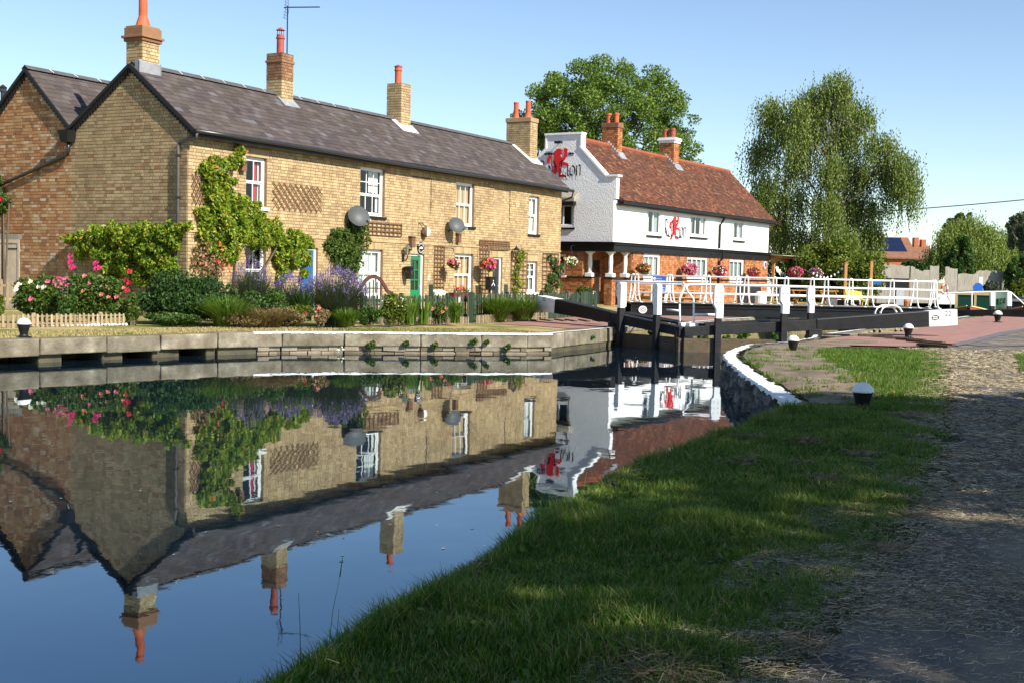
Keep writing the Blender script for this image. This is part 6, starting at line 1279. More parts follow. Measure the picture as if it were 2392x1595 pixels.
def basket(label, P, r, mix, foli, rz=0, n=420, grp=None, bracket=True):
    o = thing('hanging_basket', label, 'hanging basket', P, rz, grp); MB().lathe([(0, -r * .62), (r * .35, -r * .55), (r * .55, -r * .25), (r * .6, 0)], n=14).build('basket', old_wood, o); foliage('foliage', blob_pts([((0, 0, .05 * r), (r * .9, r * .9, r * .62)), ((r * .3, -r * .2, -r * .35), (r * .5, r * .5, r * .5))], n), r * .30, foli, o)
    for m, k in mix: P_ = blob_pts([((random.uniform(-.25, .25) * r, -r * .15, r * .05), (r * .92, r * .92, r * .66))], k, .85); q = foliage('blooms', P_, r * .26, m, o, .9); stuff(q)
    mb = MB()
    for k in range(3): a = k * 2.1; mb.tube([(r * .55 * math.cos(a), r * .55 * math.sin(a), 0), (0, 0, r * 2.0)], .006, 4)
    mb.build('chain', black_paint, o)
    if bracket: MB().tube([(0, 0, r * 2), (0, r * .5, r * 2.15), (0, .5, r * 2.1)], .012, 5).tube([(0, .5, r * 2.2), (0, .5, r * 1.2)], .012, 5).build('bracket', black_paint, o)
x, z = fx(1059, 617, -.5); basket('hanging basket with a pink bloom left of the lower tan blinds', onwall(x, z, -.5), .26, [(magenta_m, 60), (white_m, 40), (orange_m, 25)], leaf_rose, FC.rz)
x, z = fx(1138, 618, -.5); basket('full pink and orange hanging basket left of the dark door', onwall(x, z, -.5), .33, [(magenta_m, 130), (pink_m, 130), (orange_m, 70)], leaf_rose, FC.rz)
for lab, px, py, r, mix in (('white and yellow hanging basket at the pub porch corner', 1333, 612, .34, [(white_m, 90), (yellow_m, 40)]), ('mixed hanging basket left of the first lower pub window', 1501, 629, .36, [(magenta_m, 60), (yellow_m, 60), (orange_m, 40)]), ('big pale pink hanging basket by the middle lower pub window', 1609, 630, .44, [(pink_m, 260), (white_m, 60)]), ('magenta hanging basket left of the last lower pub window', 1679, 634, .40, [(magenta_m, 170), (white_m, 50)]), ('magenta hanging basket at the right end of the pub wall', 1759, 637, .40, [(magenta_m, 150), (yellow_m, 30)])):
    if px < 1400: y, z = FB.gab(px, py, -.55); basket(lab, FB.w(-.55, y, z), r, mix, leaf_rose, FB.rz - math.pi / 2)
    else: x, z = FB.fac(px, py, -.55); basket(lab, FB.w(x, -.55, z), r, mix, leaf_rose, FB.rz)
for lab, px, py, Y, mix in (('big red hanging basket under the pergola roof', 1857, 637, 70, [(magenta_m, 200), (white_m, 60)]), ('mixed purple hanging basket at the right end of the pergola', 1903, 640, 69, [(magenta_m, 80), (lav_m, 90), (white_m, 40)])): basket(lab, atY(px, py, Y), .45, mix, leaf_rose, FB.rz, bracket=False)
x, z = fx(1143, 663, -.55); o = thing('mailbox', 'black box with a white chevron in front of the dark door', 'box', onwall(x, .44, -.6), FC.rz); hz_ = z - .44; MB().box(-.2, -.12, hz_ - .24, .2, .12, hz_ + .22).build('box', black_paint, o, bevel=.03); MB().box(-.22, -.14, hz_ + .222, .22, .14, hz_ + .25).build('lid', black_paint, o); MB().box(-.04, .0, 0, .04, .06, hz_ - .24).build('post', black_paint, o)
MB().face([(-.12, -.123, hz_ - .1), (0, -.123, hz_ - .0), (.12, -.123, hz_ - .1), (.12, -.123, hz_ - .06), (0, -.123, hz_ + .05), (-.12, -.123, hz_ - .06)]).build('chevron', white_paint, o, fix=False); MB().box(-.02, -.124, hz_ + .08, .02, -.1205, hz_ + .13).build('mark', white_paint, o)
x, z = fx(1001, 650); o = thing('door_bell', 'small white door bell right of the green door', 'door bell', onwall(x, z, -.01), FC.rz); MB().box(-.04, -.03, -.09, .04, 0, .09).build('case', white_paint, o, bevel=.01); MB().box(-.015, -.034, -.06, .015, -.0305, .02).build('button', black_paint, o)
# television aerial on the second chimney
ta = thing('television_aerial', 'television aerial on a mast above the second chimney', 'aerial', FC.w(6.5, APY - .05, 8.2), FC.rz); MB().tube([(0, 0, 0), (0, 0, 1.85)], .022, 6).build('mast', black_paint, ta)
dirv = Vector((.35, -.94, 0)).normalized(); MB().tube([Vector((0, 0, 1.8)) - dirv * .12, Vector((0, 0, 1.8)) + dirv * 1.05], .018, 5).build('boom', black_paint, ta); mb = MB(); cr = Vector((dirv.y, -dirv.x, 0))
for k in range(12): p = Vector((0, 0, 1.81)) + dirv * (.12 + k * .08); mb.tube([p - cr * .07, p + cr * .07], .006, 4)
for s_ in (-1, 1):
    for k in range(4): q = Vector((0, 0, 1.8)) + Vector((0, 0, s_ * (.06 + .09 * k))) + dirv * (-.05 - .05 * k * s_ * -1 * .3); mb.tube([q - cr * .16, q + cr * .16], .007, 4)
    mb.tube([Vector((0, 0, 1.8)) - cr * .15, Vector((0, 0, 1.8 + s_ * .38)) - cr * .15 - dirv * .06], .007, 4).tube([Vector((0, 0, 1.8)) + cr * .15, Vector((0, 0, 1.8 + s_ * .38)) + cr * .15 - dirv * .06], .007, 4)
mb.build('elements', black_paint, ta)

# ---------------------------------------------------------------- climbers
def climber(name, label, pts, mat, n, leaf, plane='f', y=-.15, dep=.28, stem_px=None, flowers=(), fsz=.1):
    """pts: (px, py, radius px) lumps of foliage against the front (f) or the gable (g)"""
    bl = []; W = []
    for (px, py, r) in pts:
        if plane == 'f': x, z = FC.fac(px, py, y); P = FC.w(x, y, z); D = P.y
        else: yy, z = FC.gab(px, py, y); P = FC.w(y, yy, z); D = P.y
        rr = r / FP * D; W.append(P); bl.append((P, rr * 1.12))
    base = Vector((sum(p.x for p in W) / len(W), sum(p.y for p in W) / len(W), .44)); o = thing(name, label, 'climber', tuple(base)); cl = []
    for P, rr in bl:
        c = np.array(P - base); cl.append((c, (rr * .8, rr * .8, rr * .85)))
        for _ in range(9): u = unit(1)[0]; q = c + u * rr * random.uniform(.5, 1.25); s_ = random.uniform(.12, .36); cl.append((q, (rr * s_,) * 3))
    Pn = blob_pts(cl, n, .35)
    # keep the foliage in front of the wall
    nrm = -D2 if plane == 'f' else -D1; off = Vector(FC.w(0, 0)) - base; d = (Pn - np.array(off)) @ np.array(nrm); d0 = np.clip(d, .04, dep + .35 * np.abs(d)); Pn = Pn + (d0 - d)[:, None] * np.array(nrm)
    foliage('foliage', Pn, leaf, mat, o, .45, (0, 0, -1), .35); mb = MB()
    for k in range(3):
        sx = Vector((random.uniform(-.1, .1), random.uniform(-.1, .1), 0)); q = sorted([b[0] for b in bl], key=lambda p: p.z); path = [Vector((q[0].x - base.x, q[0].y - base.y, 0)) + sx] + [p - base + sx * .5 for p in random.sample(q, min(5, len(q)))][:4]; path.sort(key=lambda p: p.z)
        mb.tube(path, [.03 * (1 - .7 * i / max(1, len(path) - 1)) for i in range(len(path))], 6)
    mb.build('stem', bark_m, o)
    for fm, k in flowers:
        for _ in range(k): c, r = random.choice(bl); P = c - base + nrm * (dep * .9) + Vector((random.uniform(-1, 1), random.uniform(-1, 1), random.uniform(-1, 1))) * r * .8; flower(o, P, fsz * random.uniform(.8, 1.2), fm, nrm)
    return o
climber('wisteria', 'large yellow green climber covering the cottage front from the ground to the eaves', [(560, 350, 13), (552, 372, 16), (530, 385, 18), (500, 382, 20), (482, 395, 20), (510, 405, 18), (492, 430, 26), (520, 430, 24), (500, 465, 30), (530, 465, 28), (505, 500, 36), (545, 500, 34), (570, 480, 24), (590, 505, 26), (520, 535, 38), (560, 540, 36), (600, 535, 34), (630, 545, 28), (500, 560, 24), (545, 570, 26), (645, 530, 18), (655, 560, 18), (484, 520, 22), (478, 548, 20), (490, 578, 18), (520, 592, 22), (548, 598, 16), (600, 562, 20), (470, 500, 14)], leaf_wist, 23000, .112, flowers=[(orange_m, 2)])
climber('wisteria', 'yellow green climber hanging between the lower window and the blue door', [(650, 565, 22), (665, 590, 24), (690, 560, 26), (700, 590, 24), (680, 610, 24), (650, 605, 16), (715, 565, 18), (718, 610, 14), (712, 640, 12), (660, 635, 16), (655, 650, 10)], leaf_wist, 8500, .108)
climber('wisteria', 'golden green climber mass along the gable wall above the rose bed', [(165, 560, 16), (195, 560, 24), (225, 550, 26), (250, 555, 30), (290, 550, 30), (320, 560, 32), (355, 550, 30), (390, 548, 26), (405, 560, 22), (260, 590, 30), (300, 595, 30), (340, 590, 30), (380, 590, 24), (230, 590, 22), (300, 625, 26), (360, 620, 26), (400, 622, 20), (270, 620, 22), (190, 590, 16), (250, 640, 22), (330, 648, 24), (385, 645, 22), (420, 535, 14), (440, 530, 10)], leaf_wist, 20000, .115, 'g', -.25, .4)
climber('climbing_shrub', 'dense dark and russet climber left of the lower pale window', [(800, 560, 30), (830, 545, 26), (785, 585, 28), (815, 590, 32), (840, 575, 24), (800, 615, 28), (825, 620, 24), (785, 560, 22), (845, 545, 14), (815, 640, 20), (770, 570, 14), (825, 530, 18)], leaf_rose, 7000, .10)
climber('climbing_rose', 'orange flowered climbing rose at the near corner of the cottages', [(470, 590, 22), (495, 600, 20), (480, 625, 22), (505, 630, 18), (460, 612, 16), (490, 570, 16)], leaf_dry, 1500, .08, flowers=[(orange_m, 9), (salmon_m, 8), (red_m, 4)], fsz=.12)
climber('climbing_plant', 'thin yellow green climber on the trellis by the last window', [(1214, 602, 10), (1218, 590, 7), (1210, 625, 8), (1205, 645, 10), (1212, 665, 10), (1206, 680, 9), (1216, 612, 9)], leaf_wist, 1300, .09)
climber('climbing_rose', 'pink climbing rose over the trellis at the right end of the cottages', [(1292, 610, 10), (1300, 630, 12), (1288, 650, 14), (1300, 662, 14), (1280, 675, 12), (1308, 645, 10), (1310, 625, 9), (1285, 600, 7)], leaf_mid, 2400, .09, flowers=[(pink_m, 8), (magenta_m, 4)], fsz=.14)
climber('climbing_rose', 'red climbing rose at the left edge against the brick house', [(-6, 420, 12), (2, 470, 16), (-5, 450, 14), (6, 490, 12), (20, 470, 8)], leaf_rose, 1800, .09, 'g', -.2, .4, flowers=[(red_m, 7)], fsz=.2)

# ---------------------------------------------------------------- garden fences
def picket_fence(label, A, B, h, sp, w, mat, top='point', posts=(), rails=(.25, .8), th=.018, name='picket_fence', zoff=0):
    A = Vector(A); B = Vector(B); o = thing(name, label, 'fence', (A.x, A.y, A.z)); d = (B - A); L = d.length; u = d.normalized(); rz = math.atan2(u.y, u.x); o.rotation_euler = (0, 0, rz)
    hw = w / 2
    pl = [(-hw, 0), (hw, 0), (hw, h - w * .6)] + ([(0, h)] if top == 'point' else [(hw * .6, h - w * .15), (0, h), (-hw * .6, h - w * .15)]) + [(-hw, h - w * .6)]
    me = MB().slab(pl, th, 'y', -th).mesh('picket', True); me.materials.append(mat); n = int(L / sp)
    for k in range(n + 1):
        if random.random() < .02: continue
        inst('picket', me, o, (L * k / n, random.uniform(-.004, .004), random.uniform(-.012, .012) * (h / .3)), (0, random.uniform(-.025, .025), 0), (random.uniform(.92, 1.05), 1, random.uniform(.96, 1.03)))
    for f in rails: MB().box(0, .001, h * f - .02 * (h / .4), L, .022, h * f + .02 * (h / .4), r=.3).build('rail', mat, o)
    for x in posts: MB().box(x - .04, .023, 0, x + .04, .10, h * 1.06, r=.2).build('post', mat, o, bevel=.006)
    return o
g0 = .45
f1 = picket_fence('low round topped picket fence in front of the rose bed', onz(-90, 768, g0), onz(298, 759.5, g0), .28, .108, .055, picket_m, 'round', (0.05, 1.6, 3.2))
MB().bar((( onz(298, 759.5, g0) - onz(-90, 768, g0)).length, -.01, .2), ((onz(298, 759.5, g0) - onz(-90, 768, g0)).length + .12, -.02, 0), .02, .04).build('strut', picket_m, f1)
picket_fence('taller weathered picket fence by the pale plank door', atY(-60, 712, 31.5), atY(44, 710, 31.8), .62, .12, .06, picket_m, 'round')
picket_fence('tiny pale picket edging in front of the green door garden', onz(891, 760, g0), onz(1093, 757, g0), .19, .054, .03, picket_m, 'point', rails=(.45,))
picket_fence('tiny weathered picket edging in front of the long grasses', onz(1112, 755.5, g0), onz(1277, 747, g0), .22, .075, .036, picket_m, 'point', rails=(.45,))
picket_fence('dark green picket fence in front of the green door', onz(848, 757.5, g0), onz(1097, 753, g0), .74, .088, .062, picket_green, 'point', (0, 1.3, 2.9))
pf = picket_fence('faded green picket fence in front of the dark door', onz(1103, 753, g0), onz(1262, 747, g0), .78, .085, .05, picket_green, 'point', (0.02, 1.8))
picket_fence('dark green picket fence behind the balance beam end', onz(1268, 745.5, g0), onz(1392, 737.5, g0), .80, .10, .065, picket_green, 'point', (0, 2, 4))
o = thing('notice', 'small yellow notice on the green picket fence', 'notice', tuple(atY(962, 707, 30.9))); MB().box(-.04, -.012, -.09, .04, 0, .09).build('plate', yellow_m, o)
o = thing('notice', 'small white notice on the green picket fence', 'notice', tuple(atY(1073, 701, 32.2))); MB().box(-.025, -.012, -.07, .025, 0, .07).build('plate', white_paint, o)
o = thing('gate_post', 'thick green fence post between the two picket fences', 'post', tuple(onz(1099, 754, g0))); MB().box(-.06, -.06, 0, .06, .06, .82).build('post', picket_green, o, bevel=.01)
o = thing('gate_post', 'green fence post standing above the pickets by the dark door', 'post', tuple(atY(1181, 712, 37))); MB().box(-.06, -.06, -.2, .06, .06, .6).build('post', picket_green, o, bevel=.01)
o = thing('gate_post', 'green fence post standing above the pickets right of the green door', 'post', tuple(atY(1006, 712, 34))); MB().box(-.06, -.06, -.2, .06, .06, .55).build('post', picket_green, o, bevel=.01)
# garden bench with an arched back
bp = atY(884, 720, 33.5); bn = thing('garden_bench', 'brown garden bench with an arched back behind the green picket fence', 'bench', (bp.x, bp.y, .45), FC.rz - .35)
arc = [(-.62, .78), (-.45, .80), (-.38, .92)] + [(.36 * math.cos(a), .82 + .36 * math.sin(a)) for a in np.linspace(2.6, .54, 9)] + [(.38, .92), (.45, .80), (.62, .72)]
mb = MB()
for a, b in zip(arc, arc[1:]): mb.bar((a[0], .25, a[1]), (b[0], .25, b[1]), .05, .09)
mb.build('back_rail', bench_m, bn)
for x in (-.25, -.12, 0, .12, .25): MB().box(x - .015, .24, .45, x + .015, .26, 1.1 - abs(x) * .5).build('back_spoke', bench_m, bn)
MB().box(-.3, .238, .85, .3, .262, .88).build('back_spoke', bench_m, bn)
for k in range(4): MB().box(-.62, -.22 + k * .12, .42, .62, -.12 + k * .12, .45).build('seat_slat', bench_m, bn)
for x in (-.58, .58):
    for y in (-.2, .24): MB().box(x - .03, y - .03, 0, x + .03, y + .03, .78 if y > 0 else .62).build('leg', bench_m, bn)
    MB().box(x - .035, -.24, .62, x + .035, .26, .65).build('armrest', bench_m, bn)
p = atY(1021, 686, 34.5); o = thing('mailbox', 'white scalloped hood behind the green fence near the tall trellis', 'mailbox', tuple(p), FC.rz); mb = MB()
for k in range(6): mb.tube([(-.22 + k * .088, -.12, -.06), (-.22 + k * .088, -.10, .03), (-.22 + k * .088, 0, .06), (-.22 + k * .088, .12, .02)], .045, 7)
mb.build('hood', white_paint, o); MB().box(-.04, 0, -.8, .04, .05, 0).build('post', picket_green, o)
p = atY(1078, 688, 37.5); o = thing('flower_trough', 'dark trough of red and orange flowers below the lower tan blinds', 'trough', tuple(p), FC.rz); MB().box(-.6, -.1, -.2, .6, .1, .05).build('trough', bench_m, o); foliage('foliage', blob_pts([((0, 0, .1), (.45, .12, .12))], 300), .06, leaf_rose, o)
for k in range(22): flower(o, (random.uniform(-.42, .42), random.uniform(-.1, .1), random.uniform(.1, .26)), .1, random.choice((red_m, orange_m, magenta_m)))
cob = []
for _ in range(4): cob.append(MB().lathe([(.0, -.5), (.35, -.4), (.5, -.05), (.42, .3), (.2, .48), (0, .5)], n=9).mesh('cobble', True)); cob[-1].materials.append(cobble_m)
for k in range(26):
    P = onz(92 + k * 8.1, 763.5 - k * .14, g0); o = inst('cobble', random.choice(cob), None, (P.x, P.y, g0 + .015), (random.random(), random.random(), random.random() * 6), (random.uniform(.06, .11), random.uniform(.05, .08), random.uniform(.045, .07))); tag(o, 'white cobble in the row along the foot of the low picket fence', 'cobble', 'cobbles along the picket fence')

# ---------------------------------------------------------------- garden plants
def blades(n, rad, h, spread, wd, lean=.0, arch=.6):
    a = RNG.uniform(0, 2 * np.pi, n); r = rad * np.sqrt(RNG.uniform(0, 1, n)); B = np.stack([r * np.cos(a), r * np.sin(a), np.zeros(n)], 1); a2 = a + RNG.normal(0, .5, n); H = h * RNG.uniform(.6, 1.1, n); sp = spread * RNG.uniform(.2, 1.1, n)
    O = np.stack([np.cos(a2), np.sin(a2), np.zeros(n)], 1); sd = np.stack([-np.sin(a2), np.cos(a2), np.zeros(n)], 1) * wd / 2; V = []; 
    for f, wf in ((0, 1), (.45, .9), (.8, .6), (1.0, .12)):
        z = H * (f - arch * .45 * f ** 3 * sp / max(spread, 1e-6)); c = B + O * (sp * f ** 1.7)[:, None]; c[:, 2] = z; V += [c - sd * wf, c + sd * wf]
    V = np.stack(V, 1).reshape(-1, 3); I = (np.arange(n) * 8)[:, None]; Q = np.concatenate([I + np.array([[0, 1, 3, 2]]) + 2 * k for k in range(3)], 0); return V, Q
def clump(name, label, cat, x0, x1, yt, yb, Y, mat, n, wd=.018, spread=.9, tip=None, ntip=0, group=None, arch=.8):
    xm = (x0 + x1) / 2; b = atY(xm, yb, Y); t = atY(xm, yt, Y); hw = (x1 - x0) / 2 / FP * Y; h = t.z - b.z; o = thing(name, label, cat, tuple(b), 0, group); V, Q = blades(n, hw * .45, h, hw * spread * 1.25, wd, arch=arch); npmesh('foliage', V, Q, RNG.uniform(0, 1, len(Q)), mat, o)
    if tip:
        k = ntip; a = RNG.uniform(0, 6.28, k); f = RNG.uniform(0, 1, k) ** .5; P = np.stack([hw * .98 * f * np.cos(a), hw * .8 * f * np.sin(a), h * (1.0 - .42 * f * f + RNG.uniform(-.10, .06, k))], 1); P3 = np.repeat(P, 6, 0) + np.concatenate([np.stack([RNG.normal(0, .008, k), RNG.normal(0, .008, k), np.full(k, q * .022)], 1)[:, None] for q in range(6)], 1).reshape(-1, 3); stuff(foliage('flower_spikes', P3, .035, tip, o, .6))
    return o
bush('shrub', 'large rounded dark green shrub in front of the near cottage corner', 'shrub', 306, 562, 641, 757, 29.3, leaf_dark, 17000, .085, .75, 34)
bush('rose_bush', 'rose bush with white and pink blooms behind the left of the low fence', 'rose bush', 22, 175, 640, 748, 27.8, leaf_rose, 7500, .085, .5, 26, flowers=[(white_m, 6), (pink_m, 2)], fsize=.14)
bush('rose_bush', 'tall leafy rose bush with small pink roses behind the right of the low fence', 'rose bush', 130, 306, 630, 750, 28.6, leaf_rose, 9500, .085, .5, 30, flowers=[(pink_m, 4), (salmon_m, 8)], fsize=.11)
hb = bush('hydrangea', 'shrub with one big pink flower head in the middle of the rose bed', 'hydrangea', 125, 180, 650, 745, 27.3, leaf_mid, 1200, .09, .7, 10)
for k in range(46): u = unit(1)[0]; flower(hb, Vector((u[0] * .17, u[1] * .15 - .25, .80 + u[2] * .12)), .075, pink_m, u)
for lab, px, py, m in (('tall dark red hollyhock flowering above the rose bed on the left', 170, 605, magenta_m), ('tall dark red hollyhock flowering in the middle of the gable climber', 226, 600, magenta_m), ('low red hollyhock near the right of the gable climber', 298, 648, red_m)):
    b = atY(px + 8, 735, 29.2); o = thing('hollyhock', lab, 'hollyhock', (b.x, b.y, .45)); t = atY(px, py - 35, 29.2) - b; MB().tube([(0, 0, 0), t * .6, t], [.012, .009, .004], 5).build('stem', leaf_mid, o); foliage('foliage', np.array([list(t * f) for f in np.linspace(.15, .95, 40)]) + RNG.normal(0, .04, (40, 3)), .08, leaf_mid, o)
    for k in range(4): q = t * random.uniform(.62, 1.0); flower(o, q + Vector((random.uniform(-.06, .06), -.06, random.uniform(-.05, .05))), .17, m)
clump('ornamental_grass', 'arching pale green grass spilling in front of the dark shrub', 'grass', 470, 590, 680, 762, 28.3, leaf_grass, 900, .014, 1.1)
clump('ornamental_grass', 'dry buff grasses beside the arching green grass', 'grass', 560, 690, 712, 762, 28.4, leaf_dry, 1100, .012, .9)
bush('perennials', 'mixed green perennials below the first lower window', 'plants', 555, 700, 672, 757, 29.2, leaf_mid, 7000, .07, .6, 22)
clump('lavender', 'tall purple lavender in front of the first lower window', 'lavender', 535, 640, 612, 742, 30.5, leaf_lav, 1500, .010, .9, lav_m, 170)
clump('lavender', 'purple lavender left of the blue door', 'lavender', 628, 722, 645, 752, 29.6, leaf_lav, 1200, .010, .9, lav_m, 200)
clump('lavender', 'largest purple lavender mound right of the blue door', 'lavender', 705, 862, 632, 760, 29.8, leaf_lav, 3000, .010, .9, lav_m, 420)
clump('iris_clump', 'upright iris leaves in front of the blue door', 'iris', 678, 745, 672, 750, 29.3, leaf_mid, 130, .035, .7, arch=.4)
bush('perennials', 'low dry brown and green plants along the lawn below the lavender', 'plants', 590, 740, 722, 762, 28.7, leaf_dry, 3800, .06, .4, 20)
bush('perennials', 'reddish dry plant in front of the largest lavender', 'plants', 728, 768, 712, 760, 28.6, leaf_dry, 1300, .06, .6, 10, flowers=[(salmon_m, 6)], fsize=.07)
clump('ornamental_grass', 'bright green grass tufts at the foot of the largest lavender', 'grass', 770, 850, 715, 762, 28.9, leaf_grass, 700, .014, .8)
bush('shrub', 'cream variegated shrub in front of the green picket fence', 'shrub', 880, 958, 684, 757, 30.2, leaf_yel, 3200, .065, .6, 18, flowers=[(white_m, 10)], fsize=.05)
clump('iris_clump', 'sword shaped leaves in front of the green door', 'iris', 930, 985, 690, 757, 30.6, leaf_grass, 90, .035, .7, arch=.3)
clump('iris_clump', 'sword shaped leaves leaning right of the green door', 'iris', 968, 1012, 690, 757, 30.9, leaf_grass, 60, .045, .9, arch=.2)
bush('rose_bush', 'small rose bush with two pale pink blooms behind the tiny edging', 'rose bush', 1000, 1050, 695, 757, 31.3, leaf_rose, 1800, .06, .6, 12, flowers=[(salmon_m, 3)], fsize=.13)
clump('ornamental_grass', 'green strap leaves at the right of the tiny pale edging', 'grass', 1040, 1085, 690, 755, 31.8, leaf_grass, 220, .022, 1.0)
clump('ornamental_grass', 'lush green grass clump left behind the weathered edging', 'grass', 1118, 1205, 683, 748, 34.4, leaf_grass, 1100, .018, 1.1)
clump('ornamental_grass', 'lush green grass clump right behind the weathered edging', 'grass', 1180, 1264, 688, 746, 35.2, leaf_grass, 1000, .018, 1.1)
bush('rose_bush', 'green shrub topped by one cream rose beside the pub corner', 'rose bush', 1338, 1394, 670, 718, 43, leaf_rose, 2600, .09, .7, 16, flowers=[(white_m, 2)], fsize=.2)
bush('rose_bush', 'low shrub of pink blooms behind the balance beam', 'rose bush', 1308, 1350, 682, 715, 41.5, leaf_rose, 1500, .08, .6, 12, flowers=[(pink_m, 9), (salmon_m, 5)], fsize=.12)
bush('perennials', 'pink flowers and yellow leaves at the far left behind the low fence', 'plants', -60, 22, 672, 748, 27.6, leaf_yel, 2600, .08, .6, 14, flowers=[(pink_m, 5), (magenta_m, 4)], fsize=.13)
bush('perennials', 'low leafy green border plants in front of the dark shrub', 'plants', 330, 470, 728, 762, 28.0, leaf_mid, 3600, .07, .35, 20)
bush('perennials', 'low green border plants between the grasses and the iris', 'plants', 640, 735, 705, 758, 29.0, leaf_yel, 3600, .07, .5, 16, flowers=[(red_m, 3)], fsize=.07)
bush('perennials', 'leafy plants between the largest lavender and the green fence', 'plants', 830, 895, 705, 760, 29.8, leaf_mid, 2600, .07, .5, 14)
bush('perennials', 'yellowing leafy plants at the right foot of the rose bed', 'plants', 285, 330, 690, 760, 28.2, leaf_rose, 1800, .07, .6, 12)
bush('perennials', 'dry russet border plants beneath the first lavender', 'plants', 520, 610, 735, 764, 28.0, leaf_dry, 2200, .06, .4, 14)
# weeds in the canal walls and on the lock
for lab, px, py, r in (('spreading weed in the wall joint, leftmost of the row', 866, 808, 16), ('russet weed growing from the wall, second from the left', 949, 803, 10), ('weed growing from the wall, third from the left', 1016, 808, 10), ('weed growing from the wall, fourth from the left', 1107, 800, 11), ('tall thin weed growing from the wall, fifth from the left', 1137, 800, 8), ('leafy weed at the water line near the wall corner', 1185, 812, 11), ('small weed on the lock return wall beside the left gate', 1385, 788, 6)):
    P = onz(px, cop_y(min(px, 1290)), CZ); q = atY(px, py, P.y - .03 if px < 1300 else 30.8); rr = r / FP * q.y; o = thing('weed', lab, 'weed', tuple(q)); foliage('foliage', blob_pts([((0, 0, 0), (rr * .8, .1, rr * .5)), ((rr * .3, -.03, rr * .4), (rr * .4, .08, rr * .5)), ((-rr * .3, -.03, .1 * rr), (rr * .5, .08, rr * .5))], 260), .055, leaf_rose, o); MB().tube([(0, .1, -rr * .3), (0, 0, 0), (0, -.03, rr * .5)], .006, 4).build('stem', leaf_mid, o)
for lab, px, py, Y, r in (('green weeds on the lock sill left of the mitre', 1526, 780, 33, 17), ('green weeds on the lock wall right of the mitre post', 1640, 792, 34, 13), ('bright green weeds on the lock wall right of the third white post', 1700, 794, 35, 15), ('tall green weeds on the lock wall between the white posts', 1738, 785, 35.5, 18), ('dark green weeds by the fourth white post', 1808, 790, 36, 12), ('green tuft by the heel of the right gate', 1892, 786, 31.5, 10)):
    q = atY(px, py, Y); rr = r / FP * Y; o = thing('weed', lab, 'weed', tuple(q)); foliage('foliage', blob_pts(cluster((0, 0, 0), (rr, .25, rr * .8), 8), 700), .07, leaf_grass if 'bright' in lab or 'tall' in lab else leaf_mid, o); MB().tube([(0, .05, -rr * .6), (0, 0, 0), (0.02, 0, rr * .5)], .007, 4).build('stem', leaf_mid, o)
q = onz(794, 824, 0.02); o = thing('floating_feather', 'small white feather floating by the canal wall', 'feather', tuple(q)); foliage('vane', RNG.normal(0, .035, (26, 3)) + np.array([0, 0, .05]), .08, white_m, o, .5)

# ---------------------------------------------------------------- grass
def grass(name, X, Y, Z, H, W, mat, seg=2, lean=.5, rnd=None):
    n = len(X); a = RNG.uniform(0, 2 * np.pi, n); sd = np.stack([np.cos(a), np.sin(a), np.zeros(n)], 1) * (W / 2)[:, None]; b = RNG.uniform(0, 2 * np.pi, n); ln = RNG.uniform(0, lean, n) * H; O = np.stack([np.cos(b), np.sin(b), np.zeros(n)], 1); B = np.stack([X, Y, Z], 1); V = []
    fs = ((0, 1), (.55, .8), (1, .1)) if seg == 2 else ((0, 1), (1, .15))
    for f, wf in fs: c = B + O * (ln * f * f)[:, None]; c[:, 2] += H * f * (1 - .15 * f); V += [c - sd * wf, c + sd * wf]
    k = len(fs) * 2; V = np.stack(V, 1).reshape(-1, 3); I = (np.arange(n) * k)[:, None]; Q = np.concatenate([I + np.array([[0, 1, 3, 2]]) + 2 * q for q in range(len(fs) - 1)], 0); r = RNG.uniform(0, 1, n) if rnd is None else rnd
    o = npmesh(name, V, Q, np.tile(r, len(fs) - 1), mat); tag(o, kind='stuff'); return o
def scatter(n, x0, x1, y0, y1): return RNG.uniform(x0, x1, n), RNG.uniform(y0, y1, n)
